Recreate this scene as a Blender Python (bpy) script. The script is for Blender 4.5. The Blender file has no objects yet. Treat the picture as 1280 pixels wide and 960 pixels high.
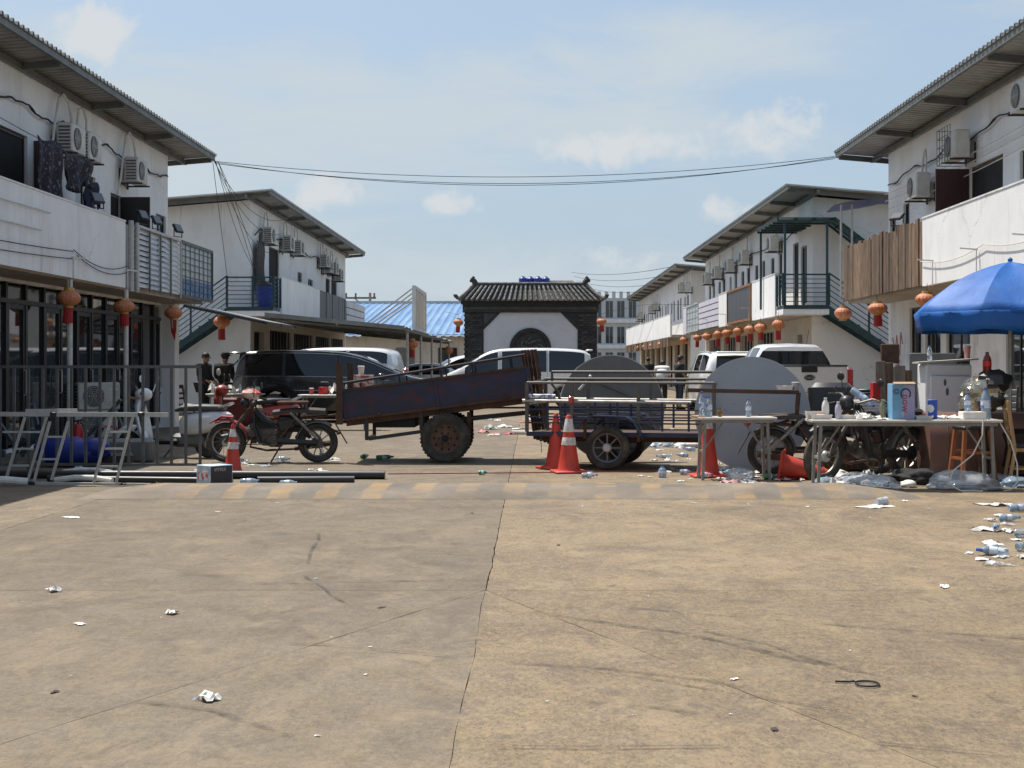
import bpy, math, random
from math import radians as R, sin, cos, pi, hypot
from mathutils import Vector, Matrix, Euler
random.seed(11)
S = bpy.context.scene
C = S.collection

# ---------------------------------------------------------------- camera, sky, sun, exposure
cam_d = bpy.data.cameras.new('camera')
cam = bpy.data.objects.new('camera', cam_d)
C.objects.link(cam)
cam.location = (0, 0, 1.4)
cam.rotation_euler = (R(90), 0, 0)
cam_d.sensor_fit = 'HORIZONTAL'
cam_d.sensor_width = 36
cam_d.lens = 50.6
cam_d.shift_x = -25 / 1280
cam_d.shift_y = -24 / 1280
cam_d.clip_start = .1
cam_d.clip_end = 6000
S.camera = cam

SUN = Vector((-.35, .33, 1)).normalized()          # towards the sun
ELEV = math.asin(SUN.z)
AZ = math.atan2(SUN.x, SUN.y)
w = bpy.data.worlds.new('World')
S.world = w
w.use_nodes = True
nt = w.node_tree
nt.nodes.clear()
def N(t, kind, **kw):
    n = t.nodes.new(kind)
    for k, v in kw.items():
        if k in n.inputs: n.inputs[k].default_value = v
        else: setattr(n, k, v)
    return n
out = N(nt, 'ShaderNodeOutputWorld'); bg = N(nt, 'ShaderNodeBackground', Strength=.12)
sky = N(nt, 'ShaderNodeTexSky', sky_type='NISHITA', sun_disc=False, sun_elevation=ELEV, sun_rotation=AZ,
        air_density=1.0, dust_density=2.2, ozone_density=1.2, altitude=10)
tc = N(nt, 'ShaderNodeTexCoord')
sep = N(nt, 'ShaderNodeSeparateXYZ'); nt.links.new(tc.outputs['Generated'], sep.inputs[0])
# puffy cumulus: soft banks placed by direction (slope east, slope up), broken by noise
ab = N(nt, 'ShaderNodeMath', operation='ABSOLUTE'); nt.links.new(sep.outputs['Y'], ab.inputs[0])
ay = N(nt, 'ShaderNodeMath', operation='ADD'); ay.inputs[1].default_value = .05; nt.links.new(ab.outputs[0], ay.inputs[0])
su = N(nt, 'ShaderNodeMath', operation='DIVIDE'); nt.links.new(sep.outputs['X'], su.inputs[0]); nt.links.new(ay.outputs[0], su.inputs[1])
sv = N(nt, 'ShaderNodeMath', operation='DIVIDE'); nt.links.new(sep.outputs['Z'], sv.inputs[0]); nt.links.new(ay.outputs[0], sv.inputs[1])
uv = N(nt, 'ShaderNodeCombineXYZ'); nt.links.new(su.outputs[0], uv.inputs[0]); nt.links.new(sv.outputs[0], uv.inputs[1])
n2 = N(nt, 'ShaderNodeTexNoise', Scale=30, Detail=11, Roughness=.63, Distortion=.25); nt.links.new(uv.outputs[0], n2.inputs['Vector'])
def banks(lst):
    acc = None
    for bx_, by_, ru, rv, st_ in lst:
        o1 = N(nt, 'ShaderNodeVectorMath', operation='SUBTRACT'); o1.inputs[1].default_value = (bx_, by_, 0); nt.links.new(uv.outputs[0], o1.inputs[0])
        o2 = N(nt, 'ShaderNodeVectorMath', operation='MULTIPLY'); o2.inputs[1].default_value = (1/ru, 1/rv, 0); nt.links.new(o1.outputs[0], o2.inputs[0])
        o3 = N(nt, 'ShaderNodeVectorMath', operation='LENGTH'); nt.links.new(o2.outputs[0], o3.inputs[0])
        o4 = N(nt, 'ShaderNodeMapRange', interpolation_type='SMOOTHSTEP'); o4.inputs['From Min'].default_value = 1.5; o4.inputs['From Max'].default_value = .1; o4.inputs['To Max'].default_value = st_; nt.links.new(o3.outputs['Value'], o4.inputs[0])
        if acc is None: acc = o4.outputs[0]
        else:
            o5 = N(nt, 'ShaderNodeMath', operation='MAXIMUM'); nt.links.new(acc, o5.inputs[0]); nt.links.new(o4.outputs[0], o5.inputs[1]); acc = o5.outputs[0]
    return acc
def mathn(op, a, b, c=None):
    q = N(nt, 'ShaderNodeMath', operation=op)
    for i, x in enumerate((a, b, c)):
        if x is None: continue
        if isinstance(x, (int, float)): q.inputs[i].default_value = x
        else: nt.links.new(x, q.inputs[i])
    return q.outputs[0]
def rangen(x, a, b, lo=0., hi=1., smooth=True):
    q = N(nt, 'ShaderNodeMapRange'); q.interpolation_type = 'SMOOTHSTEP' if smooth else 'LINEAR'
    q.inputs['From Min'].default_value = a; q.inputs['From Max'].default_value = b; q.inputs['To Min'].default_value = lo; q.inputs['To Max'].default_value = hi
    nt.links.new(x, q.inputs[0]); return q.outputs[0]
def mixn(f, a, col):
    q = N(nt, 'ShaderNodeMix', data_type='RGBA'); q.inputs[7].default_value = (*col, 1); nt.links.new(f, q.inputs[0]); nt.links.new(a, q.inputs[6]); return q.outputs[2]
cum = banks(((-.288, .222, .036, .026, 1.0), (.156, .155, .040, .024, 1.0), (.055, .142, .066, .017, .95), (.02, .142, .03, .012, .9), (-.13, .115, .036, .018, .8), (-.055, .106, .030, .011, .85), (.13, .1, .036, .015, .8), (.06, .07, .05, .012, .6), (-.2, .075, .05, .012, .6),
             (-.36, .30, .06, .03, .8), (.42, .26, .07, .03, .9), (-.55, .16, .08, .03, .9), (.5, .12, .1, .03, .8), (.75, .3, .1, .05, .9), (-.9, .3, .12, .05, .9)))
edge = rangen(n2.outputs[0], .30, .68, smooth=False)
cumd = rangen(mathn('MULTIPLY_ADD', cum, 1.5, mathn('MULTIPLY_ADD', edge, 1.5, -1.38)), 0, .95, 0, .9)
mpv = N(nt, 'ShaderNodeMapping'); mpv.inputs['Rotation'].default_value = (0, 0, R(-14)); mpv.inputs['Scale'].default_value = (4, 15, 1); nt.links.new(uv.outputs[0], mpv.inputs[0])
n1 = N(nt, 'ShaderNodeTexNoise', Scale=1.5, Detail=9, Roughness=.6, Distortion=.7); nt.links.new(mpv.outputs[0], n1.inputs['Vector'])
veil = banks(((-.07, .165, .24, .05, 1.0), (-.30, .14, .26, .10, 1.0), (.10, .205, .16, .032, .9), (-.28, .26, .2, .03, .6), (.0, .05, 1.2, .045, .8), (.5, .3, .3, .08, .8), (-.8, .3, .5, .15, .8)))
veild = rangen(mathn('MULTIPLY_ADD', veil, 1.1, mathn('MULTIPLY_ADD', rangen(n1.outputs[0], .3, .7, smooth=False), 1.0, -.62)), 0, 1.1, .05, .92)
hz = rangen(sep.outputs['Z'], -.05, .45, .85, .35)
c_ = mixn(hz, sky.outputs[0], (2.62, 3.42, 4.22))
c_ = mixn(veild, c_, (3.75, 4.2, 4.5))
mcx = mixn(cumd, c_, (4.35, 4.55, 4.7))
nt.links.new(mcx, bg.inputs[0]); nt.links.new(bg.outputs[0], out.inputs[0])

sd = bpy.data.lights.new('sun', 'SUN'); sd.energy = 4.3; sd.angle = R(.53); sd.color = (1, .955, .88)
so = bpy.data.objects.new('sun', sd); C.objects.link(so)
so.rotation_euler = SUN.to_track_quat('Z', 'Y').to_euler()
so.location = (-20, 10, 50)
S.view_settings.view_transform = 'Standard'; S.view_settings.look = 'None'
S.view_settings.exposure = 0.40; S.view_settings.gamma = 1
try: S.view_settings.use_curve_mapping = False
except Exception: pass
S.render.engine = 'CYCLES'
S.cycles.max_bounces = 6; S.cycles.diffuse_bounces = 3; S.cycles.glossy_bounces = 3
S.cycles.transmission_bounces = 5; S.cycles.transparent_max_bounces = 8
S.cycles.use_denoising = True

# ---------------------------------------------------------------- measuring helpers
FP, CX, CY, HC = 1800, 665, 456, 1.4
def G(px, py, z=0):
    k = (HC - z) / (py - CY)
    return Vector(((px - CX) * k, FP * k, z))
def at(px, py, Y):
    return Vector(((px - CX) * Y / FP, Y, HC - (py - CY) * Y / FP))

# ---------------------------------------------------------------- materials
MATS = {}
def mat(name, col, rough=.6, metal=0., col2=None, scale=3., lo=.35, hi=.7, bump=0., bscale=80., grime=0., gcol=(.07, .05, .035),
        gscale=2.2, stretch=(1, 1, 1), spec=.5, coat=0., alpha=None, trans=0., world=False, rvar=.1, detail=6, gst=None, rand=0., cracks=0.):
    if name in MATS: return MATS[name]
    m = bpy.data.materials.new(name); m.use_nodes = True
    t = m.node_tree; b = t.nodes['Principled BSDF']
    b.inputs['Roughness'].default_value = rough; b.inputs['Metallic'].default_value = metal
    b.inputs['Specular IOR Level'].default_value = spec; b.inputs['Coat Weight'].default_value = coat
    if alpha is not None: b.inputs['Alpha'].default_value = alpha
    if trans: b.inputs['Transmission Weight'].default_value = trans
    if world:
        tx = N(t, 'ShaderNodeNewGeometry').outputs['Position']
    else:
        tx = N(t, 'ShaderNodeTexCoord').outputs['Object']
    mpn = N(t, 'ShaderNodeMapping'); mpn.inputs['Scale'].default_value = stretch; t.links.new(tx, mpn.inputs[0])
    n = N(t, 'ShaderNodeTexNoise', Scale=scale, Detail=detail, Roughness=.6); t.links.new(mpn.outputs[0], n.inputs['Vector'])
    mr = N(t, 'ShaderNodeMapRange'); mr.inputs['From Min'].default_value = lo; mr.inputs['From Max'].default_value = hi
    t.links.new(n.outputs[0], mr.inputs[0])
    if col2 is None: col2 = tuple(c * .8 for c in col)
    mi = N(t, 'ShaderNodeMix', data_type='RGBA'); mi.inputs[6].default_value = (*col, 1); mi.inputs[7].default_value = (*col2, 1)
    t.links.new(mr.outputs[0], mi.inputs[0])
    last = mi.outputs[2]
    if grime:
        mp3 = N(t, 'ShaderNodeMapping'); mp3.inputs['Scale'].default_value = gst or stretch; mp3.inputs['Location'].default_value = (3.1, 7.7, 1.3)
        t.links.new(tx, mp3.inputs[0])
        n3 = N(t, 'ShaderNodeTexNoise', Scale=gscale, Detail=9, Roughness=.68); t.links.new(mp3.outputs[0], n3.inputs['Vector'])
        m3 = N(t, 'ShaderNodeMapRange'); m3.inputs['From Min'].default_value = .5; m3.inputs['From Max'].default_value = .72; m3.inputs['To Max'].default_value = grime
        t.links.new(n3.outputs[0], m3.inputs[0])
        mg = N(t, 'ShaderNodeMix', data_type='RGBA'); mg.inputs[7].default_value = (*gcol, 1)
        t.links.new(m3.outputs[0], mg.inputs[0]); t.links.new(last, mg.inputs[6]); last = mg.outputs[2]
    if cracks:
        nd = N(t, 'ShaderNodeTexNoise', Scale=2.6, Detail=6, Roughness=.7); t.links.new(tx, nd.inputs['Vector'])
        va = N(t, 'ShaderNodeVectorMath', operation='MULTIPLY_ADD'); va.inputs[1].default_value = (.55, .55, .55); t.links.new(nd.outputs['Color'], va.inputs[0]); t.links.new(tx, va.inputs[2])
        vo = N(t, 'ShaderNodeTexVoronoi', feature='DISTANCE_TO_EDGE', Scale=.55); t.links.new(va.outputs[0], vo.inputs['Vector'])
        ck = N(t, 'ShaderNodeMapRange'); ck.inputs['From Min'].default_value = .0; ck.inputs['From Max'].default_value = .006; ck.inputs['To Min'].default_value = 1; ck.inputs['To Max'].default_value = 0; t.links.new(vo.outputs['Distance'], ck.inputs[0])
        nk = N(t, 'ShaderNodeTexNoise', Scale=.7, Detail=3); t.links.new(tx, nk.inputs['Vector'])
        km = N(t, 'ShaderNodeMapRange'); km.inputs['From Min'].default_value = .48; km.inputs['From Max'].default_value = .6; km.inputs['To Max'].default_value = cracks; t.links.new(nk.outputs[0], km.inputs[0])
        kk_ = N(t, 'ShaderNodeMath', operation='MULTIPLY'); t.links.new(ck.outputs[0], kk_.inputs[0]); t.links.new(km.outputs[0], kk_.inputs[1])
        mk = N(t, 'ShaderNodeMix', data_type='RGBA'); mk.inputs[7].default_value = (.16, .15, .13, 1); t.links.new(kk_.outputs[0], mk.inputs[0]); t.links.new(last, mk.inputs[6]); last = mk.outputs[2]
        # rain drips: narrow vertical streaks in patches
        q1 = N(t, 'ShaderNodeMapping'); q1.inputs['Scale'].default_value = (5, 5, .28); t.links.new(tx, q1.inputs[0])
        nq = N(t, 'ShaderNodeTexNoise', Scale=2.2, Detail=7, Roughness=.65); t.links.new(q1.outputs[0], nq.inputs['Vector'])
        nz = N(t, 'ShaderNodeTexNoise', Scale=.45, Detail=4); t.links.new(tx, nz.inputs['Vector'])
        d1 = N(t, 'ShaderNodeMapRange'); d1.inputs['From Min'].default_value = .56; d1.inputs['From Max'].default_value = .70; t.links.new(nq.outputs[0], d1.inputs[0])
        d2 = N(t, 'ShaderNodeMapRange'); d2.inputs['From Min'].default_value = .45; d2.inputs['From Max'].default_value = .62; d2.inputs['To Max'].default_value = cracks*.75; t.links.new(nz.outputs[0], d2.inputs[0])
        d3 = N(t, 'ShaderNodeMath', operation='MULTIPLY'); t.links.new(d1.outputs[0], d3.inputs[0]); t.links.new(d2.outputs[0], d3.inputs[1])
        mk2 = N(t, 'ShaderNodeMix', data_type='RGBA'); mk2.inputs[7].default_value = (.27, .255, .225, 1); t.links.new(d3.outputs[0], mk2.inputs[0]); t.links.new(last, mk2.inputs[6]); last = mk2.outputs[2]
    if rand:
        oi = N(t, 'ShaderNodeObjectInfo'); hs = N(t, 'ShaderNodeHueSaturation')
        rv = N(t, 'ShaderNodeMapRange'); rv.inputs['To Min'].default_value = 1 - rand; rv.inputs['To Max'].default_value = 1 + rand*.6
        t.links.new(oi.outputs['Random'], rv.inputs[0]); t.links.new(rv.outputs[0], hs.inputs['Value']); t.links.new(last, hs.inputs['Color']); last = hs.outputs[0]
    t.links.new(last, b.inputs['Base Color'])
    if rvar:
        rr = N(t, 'ShaderNodeMapRange'); rr.inputs['To Min'].default_value = max(.02, rough - rvar); rr.inputs['To Max'].default_value = min(1, rough + rvar)
        t.links.new(n.outputs[0], rr.inputs[0]); t.links.new(rr.outputs[0], b.inputs['Roughness'])
    if bump:
        nb = N(t, 'ShaderNodeTexNoise', Scale=bscale, Detail=4); t.links.new(tx, nb.inputs['Vector'])
        bp = N(t, 'ShaderNodeBump', Strength=bump, Distance=.02); t.links.new(nb.outputs[0], bp.inputs['Height'])
        t.links.new(bp.outputs[0], b.inputs['Normal'])
    MATS[name] = m
    return m

# ---------------------------------------------------------------- mesh builder
class MB:
    def __init__(s): s.v = []; s.f = []; s.X = Matrix.Identity(4)
    def add(s, vs, fs):
        b = len(s.v); X = s.X
        s.v += [tuple(X @ Vector(p)) for p in vs]
        s.f += [tuple(i + b for i in q) for q in fs]
        return s
    def bb(s, x0, x1, y0, y1, z0, z1):
        if x0 > x1: x0, x1 = x1, x0
        if y0 > y1: y0, y1 = y1, y0
        if z0 > z1: z0, z1 = z1, z0
        return s.add([(x0,y0,z0),(x1,y0,z0),(x1,y1,z0),(x0,y1,z0),(x0,y0,z1),(x1,y0,z1),(x1,y1,z1),(x0,y1,z1)],
              [(0,3,2,1),(4,5,6,7),(0,1,5,4),(1,2,6,5),(2,3,7,6),(3,0,4,7)])
    def box(s, c, d, rot=None, bev=0.):
        h = [a / 2 for a in d]
        M_ = Matrix.Translation(c) @ (Euler(rot).to_matrix().to_4x4() if rot else Matrix.Identity(4))
        if not bev:
            vs = [M_ @ Vector((x*h[0], y*h[1], z*h[2])) for z in (-1,1) for x, y in ((-1,-1),(1,-1),(1,1),(-1,1))]
            return s.add(vs, [(0,3,2,1),(4,5,6,7),(0,1,5,4),(1,2,6,5),(2,3,7,6),(3,0,4,7)])
        b = min(bev, min(h) * .95); prof = []
        lay = [(-h[2], b), (-h[2] + b, 0), (h[2] - b, 0), (h[2], b)]
        vs = []; fs = []
        for z, ins in lay:
            x, y = h[0] - ins, h[1] - ins; k = b if ins == 0 else b * .6
            ring = [(-x+k,-y),(x-k,-y),(x,-y+k),(x,y-k),(x-k,y),(-x+k,y),(-x,y-k),(-x,-y+k)]
            vs += [M_ @ Vector((p[0], p[1], z)) for p in ring]
        for l in range(3):
            for i in range(8):
                j = (i + 1) % 8
                fs.append((l*8+i, l*8+j, l*8+8+j, l*8+8+i))
        fs.append(tuple(range(7, -1, -1))); fs.append(tuple(range(24, 32)))
        return s.add(vs, fs)
    def tube(s, pts, r, n=7, closed=False, caps=True, flat=None):
        P = [Vector(p) for p in pts]; m = len(P)
        rr = r if isinstance(r, (list, tuple)) else [r] * m
        vs = []; fs = []; up = None
        for i in range(m):
            a = P[(i - 1) % m] if (i > 0 or closed) else P[i]
            b = P[(i + 1) % m] if (i < m - 1 or closed) else P[i]
            t = (b - a)
            t = t.normalized() if t.length > 1e-9 else Vector((0, 0, 1))
            if up is None:
                ref = Vector((0, 0, 1)) if abs(t.z) < .9 else Vector((1, 0, 0))
                up = (ref - t * ref.dot(t)).normalized()
            else:
                up = up - t * up.dot(t)
                up = up.normalized() if up.length > 1e-6 else t.orthogonal().normalized()
            sd_ = t.cross(up)
            for k in range(n):
                a_ = 2 * pi * (k + .5) / n
                vs.append(P[i] + (up * cos(a_) * (flat or 1) + sd_ * sin(a_)) * rr[i])
        for i in range(m if closed else m - 1):
            i2 = (i + 1) % m
            for k in range(n):
                k2 = (k + 1) % n
                fs.append((i*n+k, i2*n+k, i2*n+k2, i*n+k2))
        if caps and not closed:
            fs.append(tuple(range(n))); fs.append(tuple((m-1)*n + k for k in range(n - 1, -1, -1)))
        return s.add(vs, fs)
    def bar(s, a, b, w_, h_=None):
        """square bar from a to b"""
        return s.tube([a, b], w_ * .7071, 4, flat=(h_ / w_ if h_ else None))
    def lathe(s, prof, o=(0, 0, 0), n=16, axis='z', caps=True, a0=0., a1=2*pi):
        full = abs(a1 - a0 - 2 * pi) < 1e-6
        nn = n if full else n + 1
        vs = []; fs = []
        for r, z in prof:
            for k in range(nn):
                a = a0 + (a1 - a0) * k / n
                x, y = r * cos(a), r * sin(a)
                p = (x, y, z) if axis == 'z' else ((z, x, y) if axis == 'x' else (y, z, x))
                vs.append((p[0] + o[0], p[1] + o[1], p[2] + o[2]))
        for i in range(len(prof) - 1):
            for k in range(n):
                k2 = (k + 1) % nn
                fs.append((i*nn+k, i*nn+k2, (i+1)*nn+k2, (i+1)*nn+k))
        if caps and full:
            if prof[0][0] > 1e-5: fs.append(tuple(range(n - 1, -1, -1)))
            if prof[-1][0] > 1e-5: fs.append(tuple((len(prof) - 1) * n + k for k in range(n)))
        return s.add(vs, fs)
    def torus(s, c, R_, r, axis='y', n=28, m=8, sx=1., a0=0., a1=2*pi):
        full = abs(a1 - a0 - 2 * pi) < 1e-6
        pts = []
        for k in range(n if full else n + 1):
            a = a0 + (a1 - a0) * k / n
            x, y = R_ * cos(a), R_ * sin(a)
            p = (x, 0, y) if axis == 'y' else ((x, y, 0) if axis == 'z' else (0, x, y))
            pts.append((p[0] + c[0], p[1] + c[1], p[2] + c[2]))
        return s.tube(pts, r, m, closed=full)
    def prism(s, poly, a0, a1, plane='xz'):
        n = len(poly)
        mk = (lambda p, a: (p[0], a, p[1])) if plane == 'xz' else ((lambda p, a: (p[0], p[1], a)) if plane == 'xy' else (lambda p, a: (a, p[0], p[1])))
        vs = [mk(p, a0) for p in poly] + [mk(p, a1) for p in poly]
        fs = [tuple(range(n)), tuple(range(2 * n - 1, n - 1, -1))] + [(i, i + n, (i + 1) % n + n, (i + 1) % n) for i in range(n)]
        return s.add(vs, fs)
    def ball(s, c, r, n=12, m=8, sq=(1, 1, 1), jit=0., seed=0):
        rnd = random.Random(seed)
        vs = [(c[0], c[1], c[2] - r * sq[2])]; fs = []
        for i in range(1, m):
            ph = -pi / 2 + pi * i / m
            for k in range(n):
                a = 2 * pi * k / n; q = r * (1 + jit * (rnd.random() - .5))
                vs.append((c[0] + q*cos(ph)*cos(a)*sq[0], c[1] + q*cos(ph)*sin(a)*sq[1], c[2] + q*sin(ph)*sq[2]))
        vs.append((c[0], c[1], c[2] + r * sq[2])); L = len(vs) - 1
        for k in range(n):
            fs.append((0, 1 + (k + 1) % n, 1 + k)); fs.append((L, L - n + k, L - n + (k + 1) % n))
        for i in range(m - 2):
            for k in range(n):
                a, b = 1 + i*n + k, 1 + i*n + (k + 1) % n
                fs.append((a, b, b + n, a + n))
        return s.add(vs, fs)
    def mesh(s, name, m, ang=32):
        me = bpy.data.meshes.new(name)
        me.from_pydata(s.v, [], s.f)
        import bmesh
        bm = bmesh.new(); bm.from_mesh(me); bmesh.ops.recalc_face_normals(bm, faces=bm.faces); bm.to_mesh(me); bm.free()
        me.materials.append(m)
        me.shade_smooth()
        me.set_sharp_from_angle(angle=R(ang))
        return me
    def build(s, name, m, parent=None, loc=None, rot=None, ang=32, world=False, recalc=True, sub=0):
        off = None
        if world and parent is not None:
            off = Vector((0, 0, 0)); p = parent
            while p: off += p.location; p = p.parent
            s.v = [(v[0] - off.x, v[1] - off.y, v[2] - off.z) for v in s.v]
        o = bpy.data.objects.new(name, s.mesh(name, m, ang))
        C.objects.link(o)
        if parent is not None: o.parent = parent
        if loc is not None: o.location = loc
        if rot is not None: o.rotation_euler = rot
        if sub:
            md = o.modifiers.new('sub', 'SUBSURF'); md.levels = sub; md.render_levels = sub
        return o

def tag(o, label=None, cat=None, group=None, kind=None):
    if label: o['label'] = label
    if cat: o['category'] = cat
    if group: o['group'] = group
    if kind: o['kind'] = kind
    return o
def thing(name, label, cat, loc=(0, 0, 0), rz=0., group=None, rot=None):
    o = bpy.data.objects.new(name, None); C.objects.link(o)
    o.location = loc; o.rotation_euler = rot if rot else (0, 0, rz); o.empty_display_size = .2
    return tag(o, label, cat, group)
def kids(o): return [c for c in KIDS.get(o, [])] if False else list(o.children)
def dup(o, loc=None, rz=None, label=None, rot=None, group=None, parent=None, scale=None):
    c = o.copy(); C.objects.link(c)
    if parent is not None: c.parent = parent
    if loc is not None: c.location = loc
    if rz is not None: c.rotation_euler = (0, 0, rz)
    if rot is not None: c.rotation_euler = rot
    if label: c['label'] = label
    if group: c['group'] = group
    if scale: c.scale = (scale,) * 3
    for ch in list(o.children): dup(ch, parent=c)
    return c
def inst(me, name, parent, loc, rot=None, scale=None):
    o = bpy.data.objects.new(name, me); C.objects.link(o); o.parent = parent; o.location = loc
    if rot: o.rotation_euler = rot
    if scale: o.scale = scale
    return o
def words(txt, size, m, parent, loc, rot, name='lettering', ext=.0015, sx=1.):
    c = bpy.data.curves.new(name, 'FONT'); c.body = txt; c.size = size; c.extrude = ext; c.align_x = 'CENTER'; c.align_y = 'CENTER'
    c.materials.append(m)
    tmp = bpy.data.objects.new(name, c); C.objects.link(tmp)
    dg = bpy.context.evaluated_depsgraph_get(); dg.update()
    me = bpy.data.meshes.new_from_object(tmp.evaluated_get(dg)); me.materials.clear(); me.materials.append(m)
    bpy.data.objects.remove(tmp)
    o = bpy.data.objects.new(name, me); C.objects.link(o); o.parent = parent; o.location = loc; o.rotation_euler = rot; o.scale = (sx, 1, 1)
    o['kind'] = 'stuff'
    return o
# ---------------------------------------------------------------- ground
def concrete_material():
    m = bpy.data.materials.new('worn_concrete'); m.use_nodes = True
    t = m.node_tree; b = t.nodes['Principled BSDF']
    pos = N(t, 'ShaderNodeNewGeometry').outputs['Position']
    def noise(scale, st=(1, 1, 1), d=8, ro=.62, dist=0., loc=(0, 0, 0)):
        q = N(t, 'ShaderNodeMapping'); q.inputs['Scale'].default_value = st; q.inputs['Location'].default_value = loc; t.links.new(pos, q.inputs[0])
        n = N(t, 'ShaderNodeTexNoise', Scale=scale, Detail=d, Roughness=ro, Distortion=dist); t.links.new(q.outputs[0], n.inputs['Vector']); return n.outputs[0]
    def rng(x, a, b_, lo=0., hi=1.):
        r = N(t, 'ShaderNodeMapRange'); r.inputs['From Min'].default_value = a; r.inputs['From Max'].default_value = b_
        r.inputs['To Min'].default_value = lo; r.inputs['To Max'].default_value = hi; t.links.new(x, r.inputs[0]); return r.outputs[0]
    def mix(f, a, b_, bt='MIX'):
        q = N(t, 'ShaderNodeMix', data_type='RGBA', blend_type=bt); t.links.new(f, q.inputs[0]) if not isinstance(f, float) else setattr(q.inputs[0], 'default_value', f)
        for i, s_ in ((6, a), (7, b_)):
            if isinstance(s_, tuple): q.inputs[i].default_value = (*s_, 1)
            else: t.links.new(s_, q.inputs[i])
        return q.outputs[2]
    c = mix(rng(noise(.55, (1, 1.0, 1)), .36, .66), (.150, .118, .082), (.32, .25, .165))
    c = mix(rng(noise(1.6, (1, .6, 1), loc=(9, 2, 0), dist=.9), .48, .70), c, (.155, .125, .098))        # damp dark patches
    c = mix(rng(noise(2.6, (1.1, .6, 1), loc=(4, 8, 0), dist=.9), .50, .68, 0, .75), c, (.39, .30, .175))       # sandy dust
    c = mix(rng(noise(.35, loc=(7, 1, 0)), .55, .75, 0, .4), c, (.28, .185, .13))                  # reddish clay
    c = mix(rng(noise(9, (1, .7, 1), 10, .78), .35, .72, 0, .38), c, (.10, .082, .062))
    c = mix(rng(noise(3.2, (.6, 5, 1), 8, .75, loc=(1, 5, 0), dist=.6), .5, .72, 0, .36), c, (.13, .105, .08))  # broom and wheel streaks across
    c = mix(rng(noise(17, (1, .55, 1), 9, .85, loc=(2, 6, 0)), .46, .58, 0, .6), c, (.135, .112, .088))
    c = mix(rng(noise(26, (1, .55, 1), 8, .85, loc=(7, 3, 0)), .47, .60, 0, .6), c, (.43, .335, .185))
    c = mix(rng(noise(75, (1, .5, 1), 5, .8), .44, .58, 0, .5), c, (.36, .285, .185))
    c = mix(rng(noise(48, (1, .5, 1), 5, .75, loc=(3, 3, 0)), .55, .64, 0, .65), c, (.065, .052, .04))
    sx = N(t, 'ShaderNodeSeparateXYZ'); t.links.new(pos, sx.inputs[0])
    c = mix(rng(sx.outputs['X'], -.30, -.27, .42, .0), c, (.17, .158, .135))                  # the left pour is greyer
    # old oil drips and chewing gum spots
    vs1 = N(t, 'ShaderNodeTexVoronoi', Scale=1.7); t.links.new(pos, vs1.inputs['Vector'])
    sp1 = rng(vs1.outputs['Distance'], .035, .075, 1, 0); dm = N(t, 'ShaderNodeMath', operation='MULTIPLY'); t.links.new(sp1, dm.inputs[0]); t.links.new(rng(noise(.8, loc=(2, 2, 0)), .5, .6, 0, .6), dm.inputs[1])
    c = mix(dm.outputs[0], c, (.05, .042, .034))
    c = mix(rng(noise(.9, (.8, .55, 1), 10, .74, loc=(11, 4, 0), dist=1.0), .50, .64, 0, .55), c, (.12, .10, .082))
    c = mix(rng(noise(1.9, (.9, .5, 1), 10, .76, loc=(3, 9, 0), dist=.9), .50, .68, 0, .42), c, (.42, .335, .22))
    c = mix(rng(noise(5.5, (.9, .55, 1), 10, .8, loc=(6, 1, 0), dist=.7), .51, .63, 0, .5), c, (.11, .092, .072))
    c = mix(1.0, c, (.87, .825, .78), 'MULTIPLY')
    # hairline cracks
    vq = N(t, 'ShaderNodeMapping'); vq.inputs['Scale'].default_value = (.33, .26, 1); t.links.new(pos, vq.inputs[0])
    nd = N(t, 'ShaderNodeTexNoise', Scale=2.2, Detail=7, Roughness=.7); t.links.new(pos, nd.inputs['Vector'])
    va = N(t, 'ShaderNodeVectorMath', operation='MULTIPLY_ADD'); va.inputs[1].default_value = (.5, .5, 0)
    t.links.new(nd.outputs['Color'], va.inputs[0]); t.links.new(vq.outputs[0], va.inputs[2])
    vo = N(t, 'ShaderNodeTexVoronoi', feature='DISTANCE_TO_EDGE', Scale=1.0); t.links.new(va.outputs[0], vo.inputs['Vector'])
    ck = rng(vo.outputs['Distance'], .0, .0045, 1, 0)
    cm = N(t, 'ShaderNodeMath', operation='MULTIPLY'); t.links.new(ck, cm.inputs[0]); t.links.new(rng(noise(.5, loc=(5, 5, 0)), .52, .6, 0, .65), cm.inputs[1])
    c = mix(cm.outputs[0], c, (.06, .048, .036))
    oi = N(t, 'ShaderNodeObjectInfo'); hs = N(t, 'ShaderNodeHueSaturation')
    t.links.new(rng(oi.outputs['Random'], 0, 1, .88, 1.06), hs.inputs['Value']); t.links.new(c, hs.inputs['Color']); c = hs.outputs[0]
    t.links.new(c, b.inputs['Base Color'])
    t.links.new(rng(noise(3), .3, .7, .62, .92), b.inputs['Roughness'])
    b.inputs['Specular IOR Level'].default_value = .35
    add = N(t, 'ShaderNodeMath', operation='ADD'); t.links.new(noise(45, (1, 1, 1), 6, .7), add.inputs[0]); t.links.new(noise(14, (.15, 9, 1), 4), add.inputs[1])
    bp = N(t, 'ShaderNodeBump', Strength=.55, Distance=.012); t.links.new(add.outputs[0], bp.inputs['Height']); t.links.new(bp.outputs[0], b.inputs['Normal'])
    return m
m_conc = concrete_material()
m_joint = mat('joint_dirt', (.045, .036, .027), .95, col2=(.09, .07, .05), scale=5)
m_earth = mat('dusty_earth', (.25, .20, .15), .95, col2=(.17, .14, .1), scale=.2, world=True)
gnd = MB().add([(-900, -60, -.03), (900, -60, -.03), (900, 2500, -.03), (-900, 2500, -.03)], [(0, 1, 2, 3)]).build('ground', m_joint)
tag(gnd, 'worn tan concrete yard and road surface', kind='structure')
earth = MB()
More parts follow.
